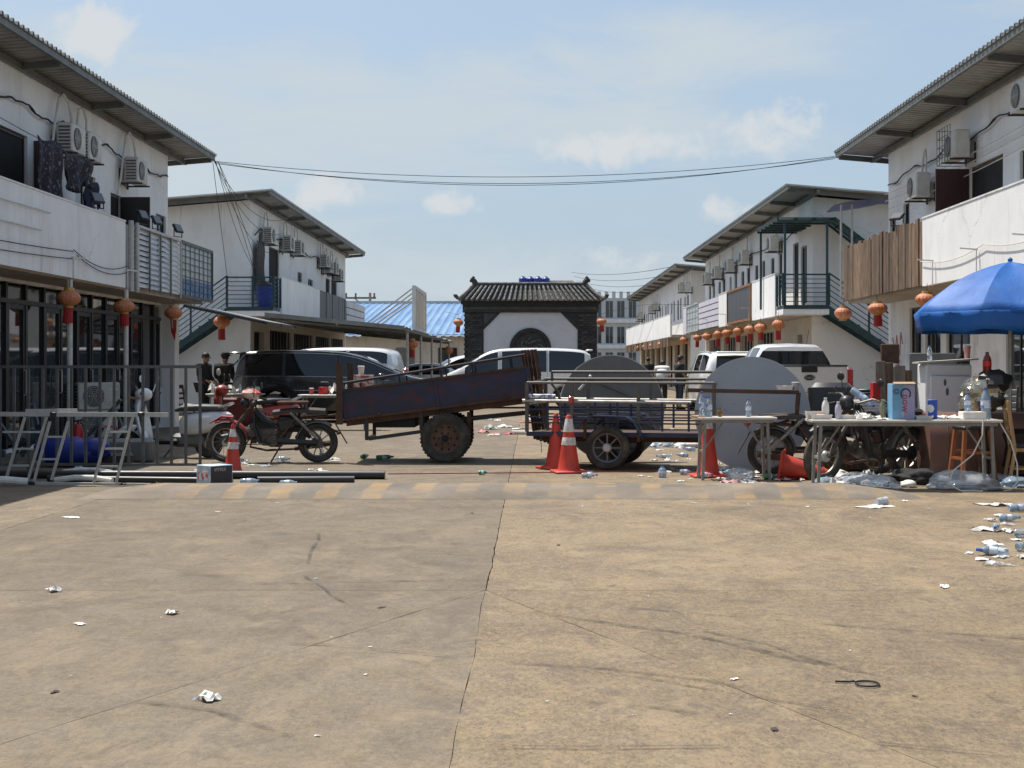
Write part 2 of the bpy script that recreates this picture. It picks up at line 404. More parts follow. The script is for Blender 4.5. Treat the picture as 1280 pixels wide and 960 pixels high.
for x0, x1, y0, y1 in ((-900, -26, -60, 2500), (26, 900, -60, 2500), (-26, 26, 124, 2500), (-26, 26, -60, -8)):
    earth.add([(x0, y0, -.002), (x1, y0, -.002), (x1, y1, -.002), (x0, y1, -.002)], [(0, 1, 2, 3)])
tag(earth.build('far_ground', m_earth), kind='structure')
from mathutils import noise as mn
def jig(p):
    q = Vector((p[0], p[1], 0))
    d = mn.noise_vector(q * .7) * .012 + mn.noise_vector(q * 4) * .006
    return (p[0] + d.x, p[1] + d.y)
SLN = [0]
def slab(poly, gap=.0032):
    n = len(poly); P = []; SLN[0] += 1
    cxm = sum(p[0] for p in poly) / n; cym = sum(p[1] for p in poly) / n
    area = sum(poly[i][0] * poly[(i+1) % n][1] - poly[(i+1) % n][0] * poly[i][1] for i in range(n))
    if area < 0: poly = poly[::-1]
    ins = []
    for i in range(n):
        a, b, c = Vector(poly[i-1]), Vector(poly[i]), Vector(poly[(i+1) % n])
        d1 = (b - a).normalized(); d2 = (c - b).normalized()
        n1_ = Vector((-d1.y, d1.x)); n2_ = Vector((-d2.y, d2.x)); s_ = n1_ + n2_
        ins.append(b + s_ * (gap / max(.3, 1 + n1_.dot(n2_))))
    for i in range(n):
        a, b = ins[i], ins[(i+1) % n]; k = max(1, min(90, int((b - a).length / .11)))
        for j in range(k):
            p_ = jig(tuple(a.lerp(b, j / k))); e_ = mn.noise_vector(Vector((p_[0]*9, p_[1]*9, SLN[0]*3.7)))*.0055; P.append((p_[0] + e_.x, p_[1] + e_.y))
    MB().prism(P, -.05, 0, 'xy').build('concrete_slab', m_conc, gnd, ang=60)
slab([(-26, -8), (-8.1, -8), (-.285, 8.94), (-26, 8.94)]); slab([(-8.1, -8), (-.285, -8), (-.285, 8.94)])
slab([(-.285, -8), (7.0, -8), (-.285, 8.94)]); slab([(7.0, -8), (26, -8), (26, 8.94), (-.285, 8.94)])
ys = [8.94, 15.9, 22, 28, 34, 40, 46, 52, 58, 64, 76, 88, 100, 124]
xs = [-26, -13, -8.4, -4.5, -.285, 4.1, 8.1, 13, 26]
for i in range(len(ys) - 1):
    xx = [-26, -8.4, -4.5, -.285, 5.6, 26] if i == 0 else xs
    for j in range(len(xx) - 1):
        slab([(xx[j], ys[i]), (xx[j+1], ys[i]), (xx[j+1], ys[i+1]), (xx[j], ys[i+1])])
# speed hump with worn yellow and black paint
def hump_material():
    m = bpy.data.materials.new('worn_hump_paint'); m.use_nodes = True
    t = m.node_tree; b = t.nodes['Principled BSDF']; b.inputs['Roughness'].default_value = .85
    pos = N(t, 'ShaderNodeNewGeometry').outputs['Position']
    sp = N(t, 'ShaderNodeSeparateXYZ'); t.links.new(pos, sp.inputs[0])
    sk = N(t, 'ShaderNodeMath', operation='MULTIPLY_ADD'); sk.inputs[1].default_value = -.07; t.links.new(sp.outputs['Y'], sk.inputs[0]); t.links.new(sp.outputs['X'], sk.inputs[2])
    nn = N(t, 'ShaderNodeTexNoise', Scale=4, Detail=4); t.links.new(pos, nn.inputs['Vector'])
    sk2 = N(t, 'ShaderNodeMath', operation='MULTIPLY_ADD'); sk2.inputs[1].default_value = .09; t.links.new(nn.outputs[0], sk2.inputs[0]); t.links.new(sk.outputs[0], sk2.inputs[2])
    md = N(t, 'ShaderNodeMath', operation='PINGPONG'); md.inputs[1].default_value = .245; t.links.new(sk2.outputs[0], md.inputs[0])
    gt = N(t, 'ShaderNodeMapRange'); gt.inputs['From Min'].default_value = .12; gt.inputs['From Max'].default_value = .15; t.links.new(md.outputs[0], gt.inputs[0])
    n0 = N(t, 'ShaderNodeTexNoise', Scale=1.3, Detail=8, Roughness=.65); t.links.new(pos, n0.inputs['Vector'])
    cb = N(t, 'ShaderNodeMix', data_type='RGBA'); cb.inputs[6].default_value = (.135, .112, .086, 1); cb.inputs[7].default_value = (.24, .195, .145, 1)
    r0 = N(t, 'ShaderNodeMapRange'); r0.inputs['From Min'].default_value = .35; r0.inputs['From Max'].default_value = .65; t.links.new(n0.outputs[0], r0.inputs[0]); t.links.new(r0.outputs[0], cb.inputs[0])
    pt = N(t, 'ShaderNodeMix', data_type='RGBA'); pt.inputs[6].default_value = (.105, .10, .085, 1); pt.inputs[7].default_value = (.42, .245, .075, 1); t.links.new(gt.outputs[0], pt.inputs[0])
    q = N(t, 'ShaderNodeMapping'); q.inputs['Scale'].default_value = (.55, 1.6, 1); t.links.new(pos, q.inputs[0])
    nw = N(t, 'ShaderNodeTexNoise', Scale=1.5, Detail=9, Roughness=.7); t.links.new(q.outputs[0], nw.inputs['Vector'])
    rw = N(t, 'ShaderNodeMapRange'); rw.inputs['From Min'].default_value = .44; rw.inputs['From Max'].default_value = .64; rw.inputs['To Max'].default_value = .55; t.links.new(nw.outputs[0], rw.inputs[0])
    fm = N(t, 'ShaderNodeMix', data_type='RGBA'); t.links.new(rw.outputs[0], fm.inputs[0]); t.links.new(cb.outputs[2], fm.inputs[6]); t.links.new(pt.outputs[2], fm.inputs[7])
    t.links.new(fm.outputs[2], b.inputs['Base Color'])
    nb = N(t, 'ShaderNodeTexNoise', Scale=40, Detail=5); t.links.new(pos, nb.inputs['Vector'])
    bp = N(t, 'ShaderNodeBump', Strength=.5, Distance=.012); t.links.new(nb.outputs[0], bp.inputs['Height']); t.links.new(bp.outputs[0], b.inputs['Normal'])
    return m
hp = MB(); vs = []; fs = []; prof = [(15.02, -.01), (15.08, .018), (15.22, .055), (15.42, .085), (15.65, .097), (15.9, .095), (16.2, .06), (16.5, .02), (16.62, -.01)]
xs_ = [-4.75 + i * .17 for i in range(53)]
for i, x in enumerate(xs_):
    e = min(1, (i + .3) / 4, (len(xs_) - .7 - i) / 4)
    for y, z in prof:
        k = mn.noise(Vector((x * 1.7, y * 3, 1)))
        vs.append((x + .02 * k, y + .025 * mn.noise(Vector((x * 2.3, 0, 4))), z * max(.0, e) + (.006 * k if z > 0 else 0)))
m_ = len(prof)
for i in range(len(xs_) - 1):
    for j in range(m_ - 1): fs.append((i*m_+j, (i+1)*m_+j, (i+1)*m_+j+1, i*m_+j+1))
tag(hp.add(vs, fs).build('speed_hump', hump_material(), ang=70), 'low concrete speed hump with worn yellow and black paint', kind='structure')
v_ = []; f_ = []
for i in range(150):
    x = -4.6 + i*.058; y = 14.99 + .012*mn.noise(Vector((x*3, 0, 2))); w2 = .008 + .008*abs(mn.noise(Vector((x*5, 3, 2))))
    v_ += [(x, y - w2, .003), (x, y + w2, .003)]
for i in range(149): f_.append((2*i, 2*i+2, 2*i+3, 2*i+1))
MB().add(v_, f_).build('joint_gap', m_joint, gnd)
# tyre marks: thin worn rubber films lying on the slabs
def film(name, col, dens):
    m = bpy.data.materials.new(name); m.use_nodes = True; t = m.node_tree; b = t.nodes['Principled BSDF']
    b.inputs['Base Color'].default_value = (*col, 1); b.inputs['Roughness'].default_value = .8
    pos = N(t, 'ShaderNodeNewGeometry').outputs['Position']
    n = N(t, 'ShaderNodeTexNoise', Scale=5, Detail=9, Roughness=.75); t.links.new(pos, n.inputs['Vector'])
    r = N(t, 'ShaderNodeMapRange'); r.inputs['From Min'].default_value = .4; r.inputs['From Max'].default_value = .7; r.inputs['To Max'].default_value = dens; t.links.new(n.outputs[0], r.inputs[0])
    t.links.new(r.outputs[0], b.inputs['Alpha']); return m
m_tyremark = film('tyre_rubber_film', (.05, .045, .04), .7)
def mark(pts, wd, h=.004):
    P = [Vector((*G(*p).xy, h)) for p in pts]; Q = []
    for i in range(len(P) - 1):
        for k in range(8): Q.append(P[i].lerp(P[i+1], k / 8))
    Q.append(P[-1]); vs = []; fs = []
    for i, p in enumerate(Q):
        t_ = (Q[min(i+1, len(Q)-1)] - Q[max(i-1, 0)]).normalized(); n_ = Vector((-t_.y, t_.x, 0))
        d = mn.noise(p * 2) * .03; ww = wd * (.6 + .5 * mn.noise(p * 3 + Vector((5, 0, 0)))) * .5
        vs += [p + n_ * (ww + d), p + n_ * (d - ww)]
    for i in range(len(Q) - 1): fs.append((2*i, 2*i+1, 2*i+3, 2*i+2))
    o = MB().add(vs, fs).build('tyre_mark', m_tyremark, gnd); return o
for i, (p, w_) in enumerate([([(690, 770), (850, 792), (1000, 824), (1100, 846)], .10), ([(880, 790), (960, 806), (1040, 832)], .05), ([(640, 830), (760, 838), (880, 850), (930, 860)], .07),
    ([(780, 760), (900, 770), (1280, 800)], .05), ([(735, 880), (800, 884), (900, 897)], .05), ([(680, 834), (820, 850), (1060, 892)], .035), ([(380, 720), (400, 735), (440, 760)], .04),
    ([(400, 668), (392, 690), (384, 705)], .05), ([(160, 876), (260, 890), (360, 920)], .05), ([(320, 730), (480, 728), (600, 726)], .05), ([(330, 805), (420, 808), (560, 822)], .05),
    ([(1100, 930), (1200, 940), (1278, 948)], .04), ([(640, 936), (760, 937), (900, 935)], .04)]):
    mark(p, w_, .0035 + .0006 * i)
# ---------------------------------------------------------------- shared materials
m_white = mat('white_render', (.86, .862, .85), .75, col2=(.77, .765, .745), scale=.9, stretch=(1, 1, .35), grime=.28, gcol=(.48, .455, .41), gscale=1.5, gst=(1, 1, .55), bump=.12, bscale=30, world=True, cracks=.5)
m_white_dirty = mat('stained_white_render', (.82, .815, .80), .8, col2=(.68, .67, .645), scale=1.4, stretch=(1, 1, .5), grime=.6, gcol=(.30, .28, .24), gscale=1.7, gst=(1, 1, .6), bump=.15, bscale=30, world=True, cracks=.8)
m_cream = mat('cream_render', (.62, .55, .44), .8, col2=(.52, .46, .37), scale=1.2, grime=.5, gcol=(.3, .25, .18), gst=(2, 2, .4), bump=.1, bscale=30, world=True, cracks=.6)
m_soffit = mat('soffit_grey', (.42, .37, .32), .85, col2=(.33, .29, .25), scale=2, world=True)
m_tin = mat('tin_roof_sheet', (.38, .38, .36), .5, .35, col2=(.27, .27, .25), scale=1.5, grime=.6, gcol=(.22, .17, .12), world=True)
m_steel = mat('painted_steel_grey', (.17, .18, .17), .55, .2, col2=(.12, .12, .11), scale=3)
m_green_steel = mat('dark_green_steel', (.02, .06, .065), .5, .1, col2=(.015, .035, .04), scale=6)
m_black_steel = mat('black_steel', (.02, .022, .025), .45, .1, col2=(.035, .035, .035), scale=6)
m_bframe = mat('black_aluminium', (.016, .016, .018), .4, .3, scale=5)
m_glass = mat('dark_glass', (.018, .024, .026), .03, 0, col2=(.03, .036, .038), scale=.8, spec=.8, rvar=.015)
m_carglass = mat('tinted_car_glass', (.012, .014, .017), .03, 0, scale=.8, spec=.7, rvar=.01)
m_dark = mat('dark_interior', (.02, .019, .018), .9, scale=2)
m_maroon = mat('maroon_wood', (.05, .014, .014), .45, col2=(.028, .01, .01), scale=4, stretch=(6, 6, .6))
m_ac = mat('ac_beige_metal', (.60, .59, .54), .5, col2=(.50, .48, .43), scale=5, grime=.45, gcol=(.25, .22, .17))
m_acgrille = mat('ac_fan_guard', (.11, .12, .125), .5, .2, scale=20)
m_cable = mat('black_cable', (.012, .012, .012), .6)
m_conduit = mat('white_conduit', (.66, .64, .58), .6, col2=(.5, .48, .43), scale=8)
m_lant = mat('lantern_orange_silk', (.60, .25, .115), .6, col2=(.40, .10, .045), scale=14, stretch=(1, 1, .4), bump=.1)
m_lantred = mat('lantern_red', (.42, .018, .018), .6, col2=(.28, .012, .012), scale=12, stretch=(6, 6, .4))
m_lantgold = mat('lantern_gold', (.55, .33, .09), .4, .3)
m_rust = mat('rusty_steel', (.105, .056, .034), .85, .1, col2=(.06, .035, .025), scale=9, bump=.35, bscale=60)
m_tyre = mat('dusty_tyre', (.032, .03, .027), .85, col2=(.12, .10, .078), scale=6, lo=.42, hi=.75, bump=.2, bscale=90)
m_rubber = mat('black_rubber', (.018, .018, .018), .7, col2=(.05, .045, .04), scale=8)
m_plasticblk = mat('black_plastic', (.016, .016, .017), .42, col2=(.03, .029, .027), scale=7)
m_chrome = mat('worn_chrome', (.55, .55, .54), .25, .9, col2=(.32, .3, .27), scale=14)
m_alu = mat('aluminium', (.52, .515, .49), .45, .25, col2=(.40, .39, .36), scale=12)
m_carwhite = mat('white_car_paint', (.76, .77, .77), .25, col2=(.70, .70, .69), scale=2, coat=.7, rvar=.05)
m_carblack = mat('black_car_paint', (.012, .013, .016), .18, col2=(.02, .021, .024), scale=2, coat=1, rvar=.05)
m_carsilver = mat('silver_car_paint', (.45, .47, .48), .3, .4, scale=2, coat=.7, rvar=.05)
m_taillight = mat('red_lamp_lens', (.45, .012, .015), .15, coat=1)
m_lens = mat('clear_lamp_lens', (.62, .64, .64), .12, .3, coat=1)
m_floodlens = mat('floodlight_glass', (.16, .165, .17), .15, .2)
m_conered = mat('cone_red_rubber', (.62, .055, .03), .5, col2=(.45, .045, .028), scale=7, grime=.35, gcol=(.2, .06, .04), gscale=4)
m_conewhite = mat('cone_white_band', (.72, .70, .66), .5, col2=(.5, .46, .42), scale=16, lo=.4, hi=.6, grime=.5, gcol=(.32, .2, .15), gscale=8)
m_wood = mat('weathered_plank', (.23, .145, .085), .85, col2=(.055, .034, .022), scale=3.2, lo=.3, hi=.72, stretch=(7, 7, .8), bump=.4, bscale=40, world=True, grime=.7, gcol=(.33, .24, .16), gscale=3, gst=(5, 5, 1), rand=.4)
m_woodlt = mat('pale_chair_wood', (.48, .29, .13), .45, col2=(.36, .20, .085), scale=4, stretch=(8, 8, .8))
m_woodor = mat('orange_stool_wood', (.34, .115, .04), .45, col2=(.24, .075, .03), scale=4, stretch=(8, 8, .8))
m_pet = mat('clear_bottle_plastic', (.80, .90, .97), .08, trans=.82, spec=.5, rvar=.03, col2=(.62, .78, .9), scale=8)
m_petblue = mat('blue_bottle_plastic', (.52, .68, .84), .12, trans=.6, rvar=.04, scale=8)
m_label = mat('bottle_label', (.62, .68, .78), .5, col2=(.12, .2, .5), scale=14, lo=.5, hi=.56)
m_capblue = mat('blue_bottle_cap', (.05, .14, .5), .4)
m_paper = mat('white_paper', (.74, .72, .68), .8, col2=(.60, .57, .52), scale=10)
m_bag = mat('clear_plastic_bag', (.72, .77, .82), .22, spec=.7, col2=(.42, .48, .54), scale=7, bump=1.0, bscale=22, alpha=.5)
m_grimy = mat('grimy_metal', (.15, .125, .095), .6, .4, col2=(.06, .05, .04), scale=14, bump=.2)
m_dullchrome = mat('dull_chrome', (.32, .30, .27), .4, .7, col2=(.16, .14, .12), scale=14)
m_red = mat('red_plastic', (.50, .018, .02), .35, col2=(.36, .014, .016), scale=5)
m_blue = mat('blue_tarp', (.012, .035, .28), .42, col2=(.008, .022, .17), scale=4, bump=.2, bscale=20)
m_umb = mat('blue_umbrella_cloth', (.004, .115, .42), .6, col2=(.004, .08, .31), scale=2.5, bump=.35, bscale=9)
m_tabletop = mat('table_laminate', (.60, .57, .52), .5, col2=(.48, .44, .39), scale=5, grime=.4, gcol=(.3, .25, .2))
m_tableleg = mat('table_leg_grey', (.27, .265, .24), .5, .2, col2=(.19, .18, .16), scale=8)
m_skin = mat('skin', (.30, .17, .11), .55, scale=8)
m_hair = mat('black_hair', (.012, .011, .010), .6)
m_clothdark = mat('dark_cloth', (.018, .018, .019), .9, col2=(.03, .03, .031), scale=6)
m_clotholive = mat('olive_dark_cloth', (.025, .027, .02), .9, col2=(.012, .013, .011), scale=7)
m_clothwhite = mat('white_cloth', (.70, .70, .69), .85, scale=5)
m_jeans = mat('dark_jeans', (.035, .045, .075), .9, scale=6)
# ---------------------------------------------------------------- terraced shop houses
def wall_holes(mb, a0, a1, z0, z1, holes, put, th):
    """wall sheet with thickness; put(u, v, d) -> point; holes (u0,u1,v0,v1)"""
    us = sorted({a0, a1} | {h[k] for h in holes for k in (0, 1) if a0 < h[k] < a1}); vs_ = sorted({z0, z1} | {h[k] for h in holes for k in (2, 3) if z0 < h[k] < z1})
    def solid(i, j):
        if i < 0 or j < 0 or i >= len(us) - 1 or j >= len(vs_) - 1: return False
        u, v = (us[i] + us[i+1]) / 2, (vs_[j] + vs_[j+1]) / 2
        return not any(h[0] < u < h[1] and h[2] < v < h[3] for h in holes)
    for i in range(len(us) - 1):
        for j in range(len(vs_) - 1):
            if not solid(i, j): continue
            u0, u1, v0, v1 = us[i], us[i+1], vs_[j], vs_[j+1]
            p = [put(u0, v0, 0), put(u1, v0, 0), put(u1, v1, 0), put(u0, v1, 0), put(u0, v0, th), put(u1, v0, th), put(u1, v1, th), put(u0, v1, th)]
            fs = [(0, 1, 2, 3), (4, 7, 6, 5)]
            if not solid(i, j-1): fs.append((0, 4, 5, 1))
            if not solid(i, j+1): fs.append((3, 2, 6, 7))
            if not solid(i-1, j): fs.append((0, 3, 7, 4))
            if not solid(i+1, j): fs.append((1, 5, 6, 2))
            mb.add(p, fs)
    return mb

def window(root, s, x, ya, yb, za, zb, mfr=None, kind='window', mullion=True, m_pane=None):
    d = .05 * s
    f = MB(); t = .05
    f.bb(x + d, x + d + .05*s, ya, ya + t, za, zb); f.bb(x + d, x + d + .05*s, yb - t, yb, za, zb)
    f.bb(x + d, x + d + .05*s, ya + t, yb - t, za, za + t); f.bb(x + d, x + d + .05*s, ya + t, yb - t, zb - t, zb)
    if mullion and yb - ya > .7: f.bb(x + d + .004*s, x + d + .046*s, (ya+yb)/2 - .025, (ya+yb)/2 + .025, za + t, zb - t)
    fo = f.build(kind, mfr or m_bframe, root, world=True)
    q = MB().bb(x + d + .02*s, x + d + .032*s, ya + t, yb - t, za + t, zb - t)
    off = root.location
    q.v = [(a - off.x, b - off.y, c - off.z) for a, b, c in q.v]
    q.build('pane', m_pane or m_glass, fo)
    return fo

def corr_roof(root, s, xe, depth, y0, y1, ze, slope, pitch=.21, amp=.028):
    vs = []; fs = []; ys_ = []; y = y0
    while y < y1:
        ys_ += [(y, -amp), (y + pitch*.55, -amp), (y + pitch*.66, amp), (y + pitch*.89, amp)]; y += pitch
    for y, a in ys_:
        for dx in (0, depth):
            z = ze - slope*dx + a + .078
            vs += [(xe + s*dx, y, z), (xe + s*dx, y, z + .012)]
    n = len(ys_) - 1
    for i in range(n):
        b, c = i*4, (i + 1)*4
        fs += [(b, c, c+2, b+2), (b+1, b+3, c+3, c+1), (b, b+1, c+1, c), (b+2, c+2, c+3, b+3)]
    fs += [(0, 2, 3, 1), (n*4, n*4+1, n*4+3, n*4+2)]
    return MB().add(vs, fs).build('roof', m_tin, root, world=True, ang=10)

def terrace(name, label, s, xw, xp, xe, y0, y1, ze, openings, gopen, step=3.6, g0=1.2, g1=1.2, parapet=(), front_gable=True, m_up=None, m_low=None, depth=9., slope=.083):
    root = thing(name, label, 'building', (xw, y0, 0))
    m_up = m_up or m_white; m_low = m_low or m_white_dirty
    zt = ze - .05 - slope * abs(xw - xe)                    # wall head
    up = MB(); wall_holes(up, y0, y1, 2.78, zt, [(o[0], o[1], o[2], o[3]) for o in openings], lambda u, v, d: (xw + s*d, u, v), .16)
    up.build('upper_wall', m_up, root, world=True)
    gw = MB(); wall_holes(gw, y0, y1, 0, 2.776, gopen, lambda u, v, d: (xw + s*(.004 + d), u, v), .16); gw.build('ground_floor_wall', m_low, root, world=True)
    # dark rooms behind the openings
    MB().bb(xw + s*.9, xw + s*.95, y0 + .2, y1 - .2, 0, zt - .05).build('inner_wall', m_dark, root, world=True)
    MB().bb(xw - s*.004, xp + s*.104, y0 + .01, y1 - .01, 2.776, 2.92).build('balcony_floor', m_soffit, root, world=True)
    # gables
    xo = xw + s*depth
    for yy, d in ((y0, 1), (y1, -1)):
        gm = MB(); ztb = ze - .05 - slope * (abs(xo - xe))
        gm.prism([(xw + s*.002, 0), (xo, 0), (xo, ztb), (xw + s*.002, zt)], yy - .004*d, yy + d*.15, 'xz'); gm.build('gable_wall', m_up, root, world=True)
    bk = MB().bb(xo - s*.15, xo, y0 + .16, y1 - .16, 0, ze - slope*depth - .3); bk.build('rear_wall', m_up, root, world=True)
    ra, rb = y0 - g0, y1 + g1
    corr_roof(root, s, xe, depth + abs(xw - xe) + .6, ra, rb, ze, slope)
    MB().bb(xe + s*.03, xe + s*.09, ra, rb, ze - .055, ze + .045).build('eave_purlin', m_steel, root, world=True)
    MB().bb(xw - s*.10, xw - s*.03, ra, rb, zt - .04, zt + .06).build('wall_purlin', m_steel, root, world=True)
    y = y1 + g1 - .06
    while y > ra:
        r = MB(); a = Vector((xe + s*.1, y, ze - .03 - .008)); b = Vector((xw - s*.11 if ra + .1 < y and y0 < y < y1 else xo, y, 0)); b.z = ze - .038 - slope * abs(b.x - xe)
        r.add([(a.x, y-.03, a.z-.06), (a.x, y+.03, a.z-.06), (a.x, y+.03, a.z+.06), (a.x, y-.03, a.z+.06), (b.x, y-.03, b.z-.06), (b.x, y+.03, b.z-.06), (b.x, y+.03, b.z+.06), (b.x, y-.03, b.z+.06)],
              [(0,1,2,3),(4,7,6,5),(0,4,5,1),(1,5,6,2),(2,6,7,3),(3,7,4,0)])
        r.build('rafter', m_steel, root, world=True); y -= step
    if g0: # purlins along the near gable overhang
        for q in (.02, .33, .66):
            pass
    for o in openings:
        k = o[4] if len(o) > 4 else 'w'
        if k == 'w': window(root, s, xw, *o[:4])
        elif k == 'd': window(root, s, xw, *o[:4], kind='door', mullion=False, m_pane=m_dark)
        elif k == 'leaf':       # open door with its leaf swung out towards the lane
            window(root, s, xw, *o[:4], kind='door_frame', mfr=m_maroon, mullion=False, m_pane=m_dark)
            lw = o[5]; yh = o[6]
            lf = MB(); lf.bb(xw - s*lw, xw - s*.01, yh - .02, yh + .02, o[2] + .02, o[3] - .02)
            lo_ = lf.build('door_leaf', o[7], root, world=True)
    for p in parapet:
        p(root)
    return root

def par_wall(s, xp, ya, yb, m=None, z1=4.0, z0=2.80):
    def f(root):
        MB().bb(xp, xp + s*.1, ya, yb, z0, z1).build('parapet', m or m_white, root, world=True)
        MB().bb(xp - s*.012, xp + s*.11, ya, yb, z1 + .002, z1 + .03).build('parapet_cap', m_white_dirty, root, world=True)
    return f
def par_planks(s, xp, ya, yb, n, m, name='plank', z0=2.82, z1=4.02, uneven=.05):
    def f(root):
        me = None; w_ = (yb - ya) / n
        for i in range(n):
            a = MB(); dz = random.uniform(-uneven, uneven); h = z1 - z0 + dz
            a.box((0, 0, h / 2), (.035, w_ * .94, h), bev=.006)
            o = a.build(name, m, root); L = root.location
            o.location = (xp + s*(.03 + random.uniform(-.012, .012)) - L.x, ya + (i + .5)*w_ - L.y, z0 - L.z); o.rotation_euler = (random.uniform(-.012, .012), 0, random.uniform(-.05, .05))
        MB().bb(xp + s*.07, xp + s*.11, ya, yb, 2.95, 3.02).bb(xp + s*.07, xp + s*.11, ya, yb, 3.75, 3.82).build('rail', m_rust, root, world=True)
    return f
def par_louvre(s, xp, ya, yb, m, nbars=4, rows=11, z0=2.86, z1=3.98):
    def f(root):
        h = (z1 - z0) / rows
        for i in range(rows):
            a = MB(); a.add([(xp, ya, z0 + i*h + .01), (xp, yb, z0 + i*h + .01), (xp + s*.05, yb, z0 + (i+1)*h), (xp + s*.05, ya, z0 + (i+1)*h),
                             (xp + s*.02, ya, z0 + i*h + .01), (xp + s*.02, yb, z0 + i*h + .01), (xp + s*.07, yb, z0 + (i+1)*h), (xp + s*.07, ya, z0 + (i+1)*h)],
                            [(0,1,2,3),(4,7,6,5),(0,4,5,1),(1,5,6,2),(2,6,7,3),(3,7,4,0)])
            a.build('slat', m, root, world=True)
        for k in range(nbars + 1):
            y = ya + (yb - ya) * k / nbars
            MB().bb(xp - s*.03, xp - s*.003, y - .03, y + .03, z0 - .06, z1 + .03).build('post', m_steel if 0 < k < nbars else m_alu, root, world=True)
        MB().bb(xp - s*.032, xp + s*.09, ya + .031, yb - .031, z1 + .004, z1 + .05).build('top_rail', m_alu, root, world=True)
    return f
def par_glazed(s, xp, ya, yb, mfr, nx=6, nz=7, z0=2.86, z1=4.0, pane=None, back=None):
    def f(root):
        for k in range(nx + 1):
            y = ya + (yb - ya) * k / nx; t = .035 if k in (0, nx) else .012; e = .02 if k in (0, nx) else .005
            MB().bb(xp - s*e, xp + s*.006, y - t, y + t, z0, z1).build('bar', mfr, root, world=True)
        for k in range(nz + 1):
            z = z0 + (z1 - z0) * k / nz; t = .035 if k in (0, nz) else .007
            MB().bb(xp - s*(.025 if k in (0, nz) else .008), xp + s*.004, ya, yb, z - t, z + t).build('bar', mfr, root, world=True)
        pn = MB().bb(xp + s*.014, xp + s*.024, ya, yb, z0, z1).build('pane', pane or m_glass, root, world=True)
        if back: MB().bb(xp + s*.008, xp + s*.0125, ya + .05, yb - .05, z0 + .03, z0 + .38).build('lower_panel', back, root, world=True)
    return f
def par_frame(s, xp, ya, yb, mfr, mpan, z0=2.82, z1=4.0, t=.07, pipes=0):
    def f(root):
        fr = MB(); fr.bb(xp - s*.03, xp + s*.03, ya, ya + t, z0, z1); fr.bb(xp - s*.03, xp + s*.03, yb - t, yb, z0, z1)
        fr.bb(xp - s*.03, xp + s*.03, ya + t, yb - t, z0, z0 + t); fr.bb(xp - s*.03, xp + s*.03, ya + t, yb - t, z1 - t, z1)
        fr.build('sign_frame', mfr, root, world=True)
        n = 5; w_ = (yb - ya - 2*t) / n
        for i in range(n):
            MB().bb(xp + s*.002, xp + s*.022, ya + t + i*w_ + .01, ya + t + (i+1)*w_ - .01, z0 + t, z1 - t).build('panel', mpan, root, world=True)
    return f
def par_boards(s, xp, ya, yb, m, n=5, z0=2.84, z1=3.98):
    def f(root):
        h = (z1 - z0) / n
        for i in range(n): MB().bb(xp, xp + s*.03, ya, yb, z0 + i*h + .025, z0 + (i+1)*h - .02).build('board', m, root, world=True)
        MB().bb(xp + s*.035, xp + s*.06, ya, yb, z0, z1).build('backing', m_steel, root, world=True)
    return f

m_lav = mat('lavender_board', (.62, .60, .68), .6, col2=(.52, .50, .58), scale=3, world=True)
m_orange = mat('orange_wood_frame', (.30, .13, .045), .6, col2=(.22, .09, .03), scale=6)
m_darkpanel = mat('dark_sign_panel', (.045, .048, .052), .45, col2=(.07, .07, .07), scale=3, world=True)
m_whiteboard = mat('white_metal_slat', (.70, .71, .71), .5, col2=(.58, .59, .59), scale=3, world=True, grime=.3)
m_bluecloth = mat('blue_print_panel', (.06, .16, .34), .6, col2=(.25, .34, .42), scale=9, lo=.5, hi=.6, world=True)
m_frost = mat('pale_mesh_glass', (.36, .40, .41), .3, col2=(.46, .50, .50), scale=2, spec=.5, world=True)
XL = dict(s=-1, xw=-8.3, xp=-7.4, xe=-7.5)
XR = dict(s=1, xw=8.0, xp=6.97, xe=7.05)
def yl(px, x=8.3): return 1800 * x / (665 - px)
def yr(px, x=8.0): return 1800 * x / (px - 665)

# --- left near terrace: a glazed shopfront under a white balcony
ops = [(yl(-60), yl(34), 2.95, 5.15, 'leaf', .28, yl(34) + .3, m_maroon), (yl(94), yl(119), 3.75, 4.95), (yl(60), yl(72), 2.95, 5.1, 'd'),
       (yl(138), yl(151), 2.95, 4.8, 'leaf', .60, yl(150), mat('black_door_leaf', (.02, .014, .014), .4, scale=4)), (yl(195), yl(207), 3.7, 4.75), (17.4, 18.5, 3.8, 5.0), (14.2, 15.2, 3.8, 5.0)]
leftnear = terrace('shop_terrace', 'two storey white shop terrace with a glazed black framed shopfront beside the metal fence', -1, -8.3, -7.4, -7.5, 8.0, 32.8, 6.3, ops,
    [(8.6, 32.2, .06, 2.72)], step=3.65, g1=1.4, parapet=(par_wall(-1, -7.4, 8.0, 26.2), par_louvre(-1, -7.4, 27.0, 30.25, m_whiteboard, 4),
    par_glazed(-1, -7.4, 30.35, 33.3, m_bframe, 7, 8, pane=m_frost, back=m_bluecloth)))
tp = MB().tube([(-7.37, 26.45, 2.75), (-7.37, 26.45, 4.05)], .05, 8).tube([(-7.37, 26.85, 2.75), (-7.37, 26.85, 4.05)], .035, 8); tp.build('post', m_alu, leftnear, world=True)
MB().bb(-7.45, -7.5, 26.24, 26.98, 2.84, 3.98).build('corner_panel', mat('pale_green_panel', (.45, .50, .46), .6, scale=3), leftnear, world=True)
y = 8.6; k = 0
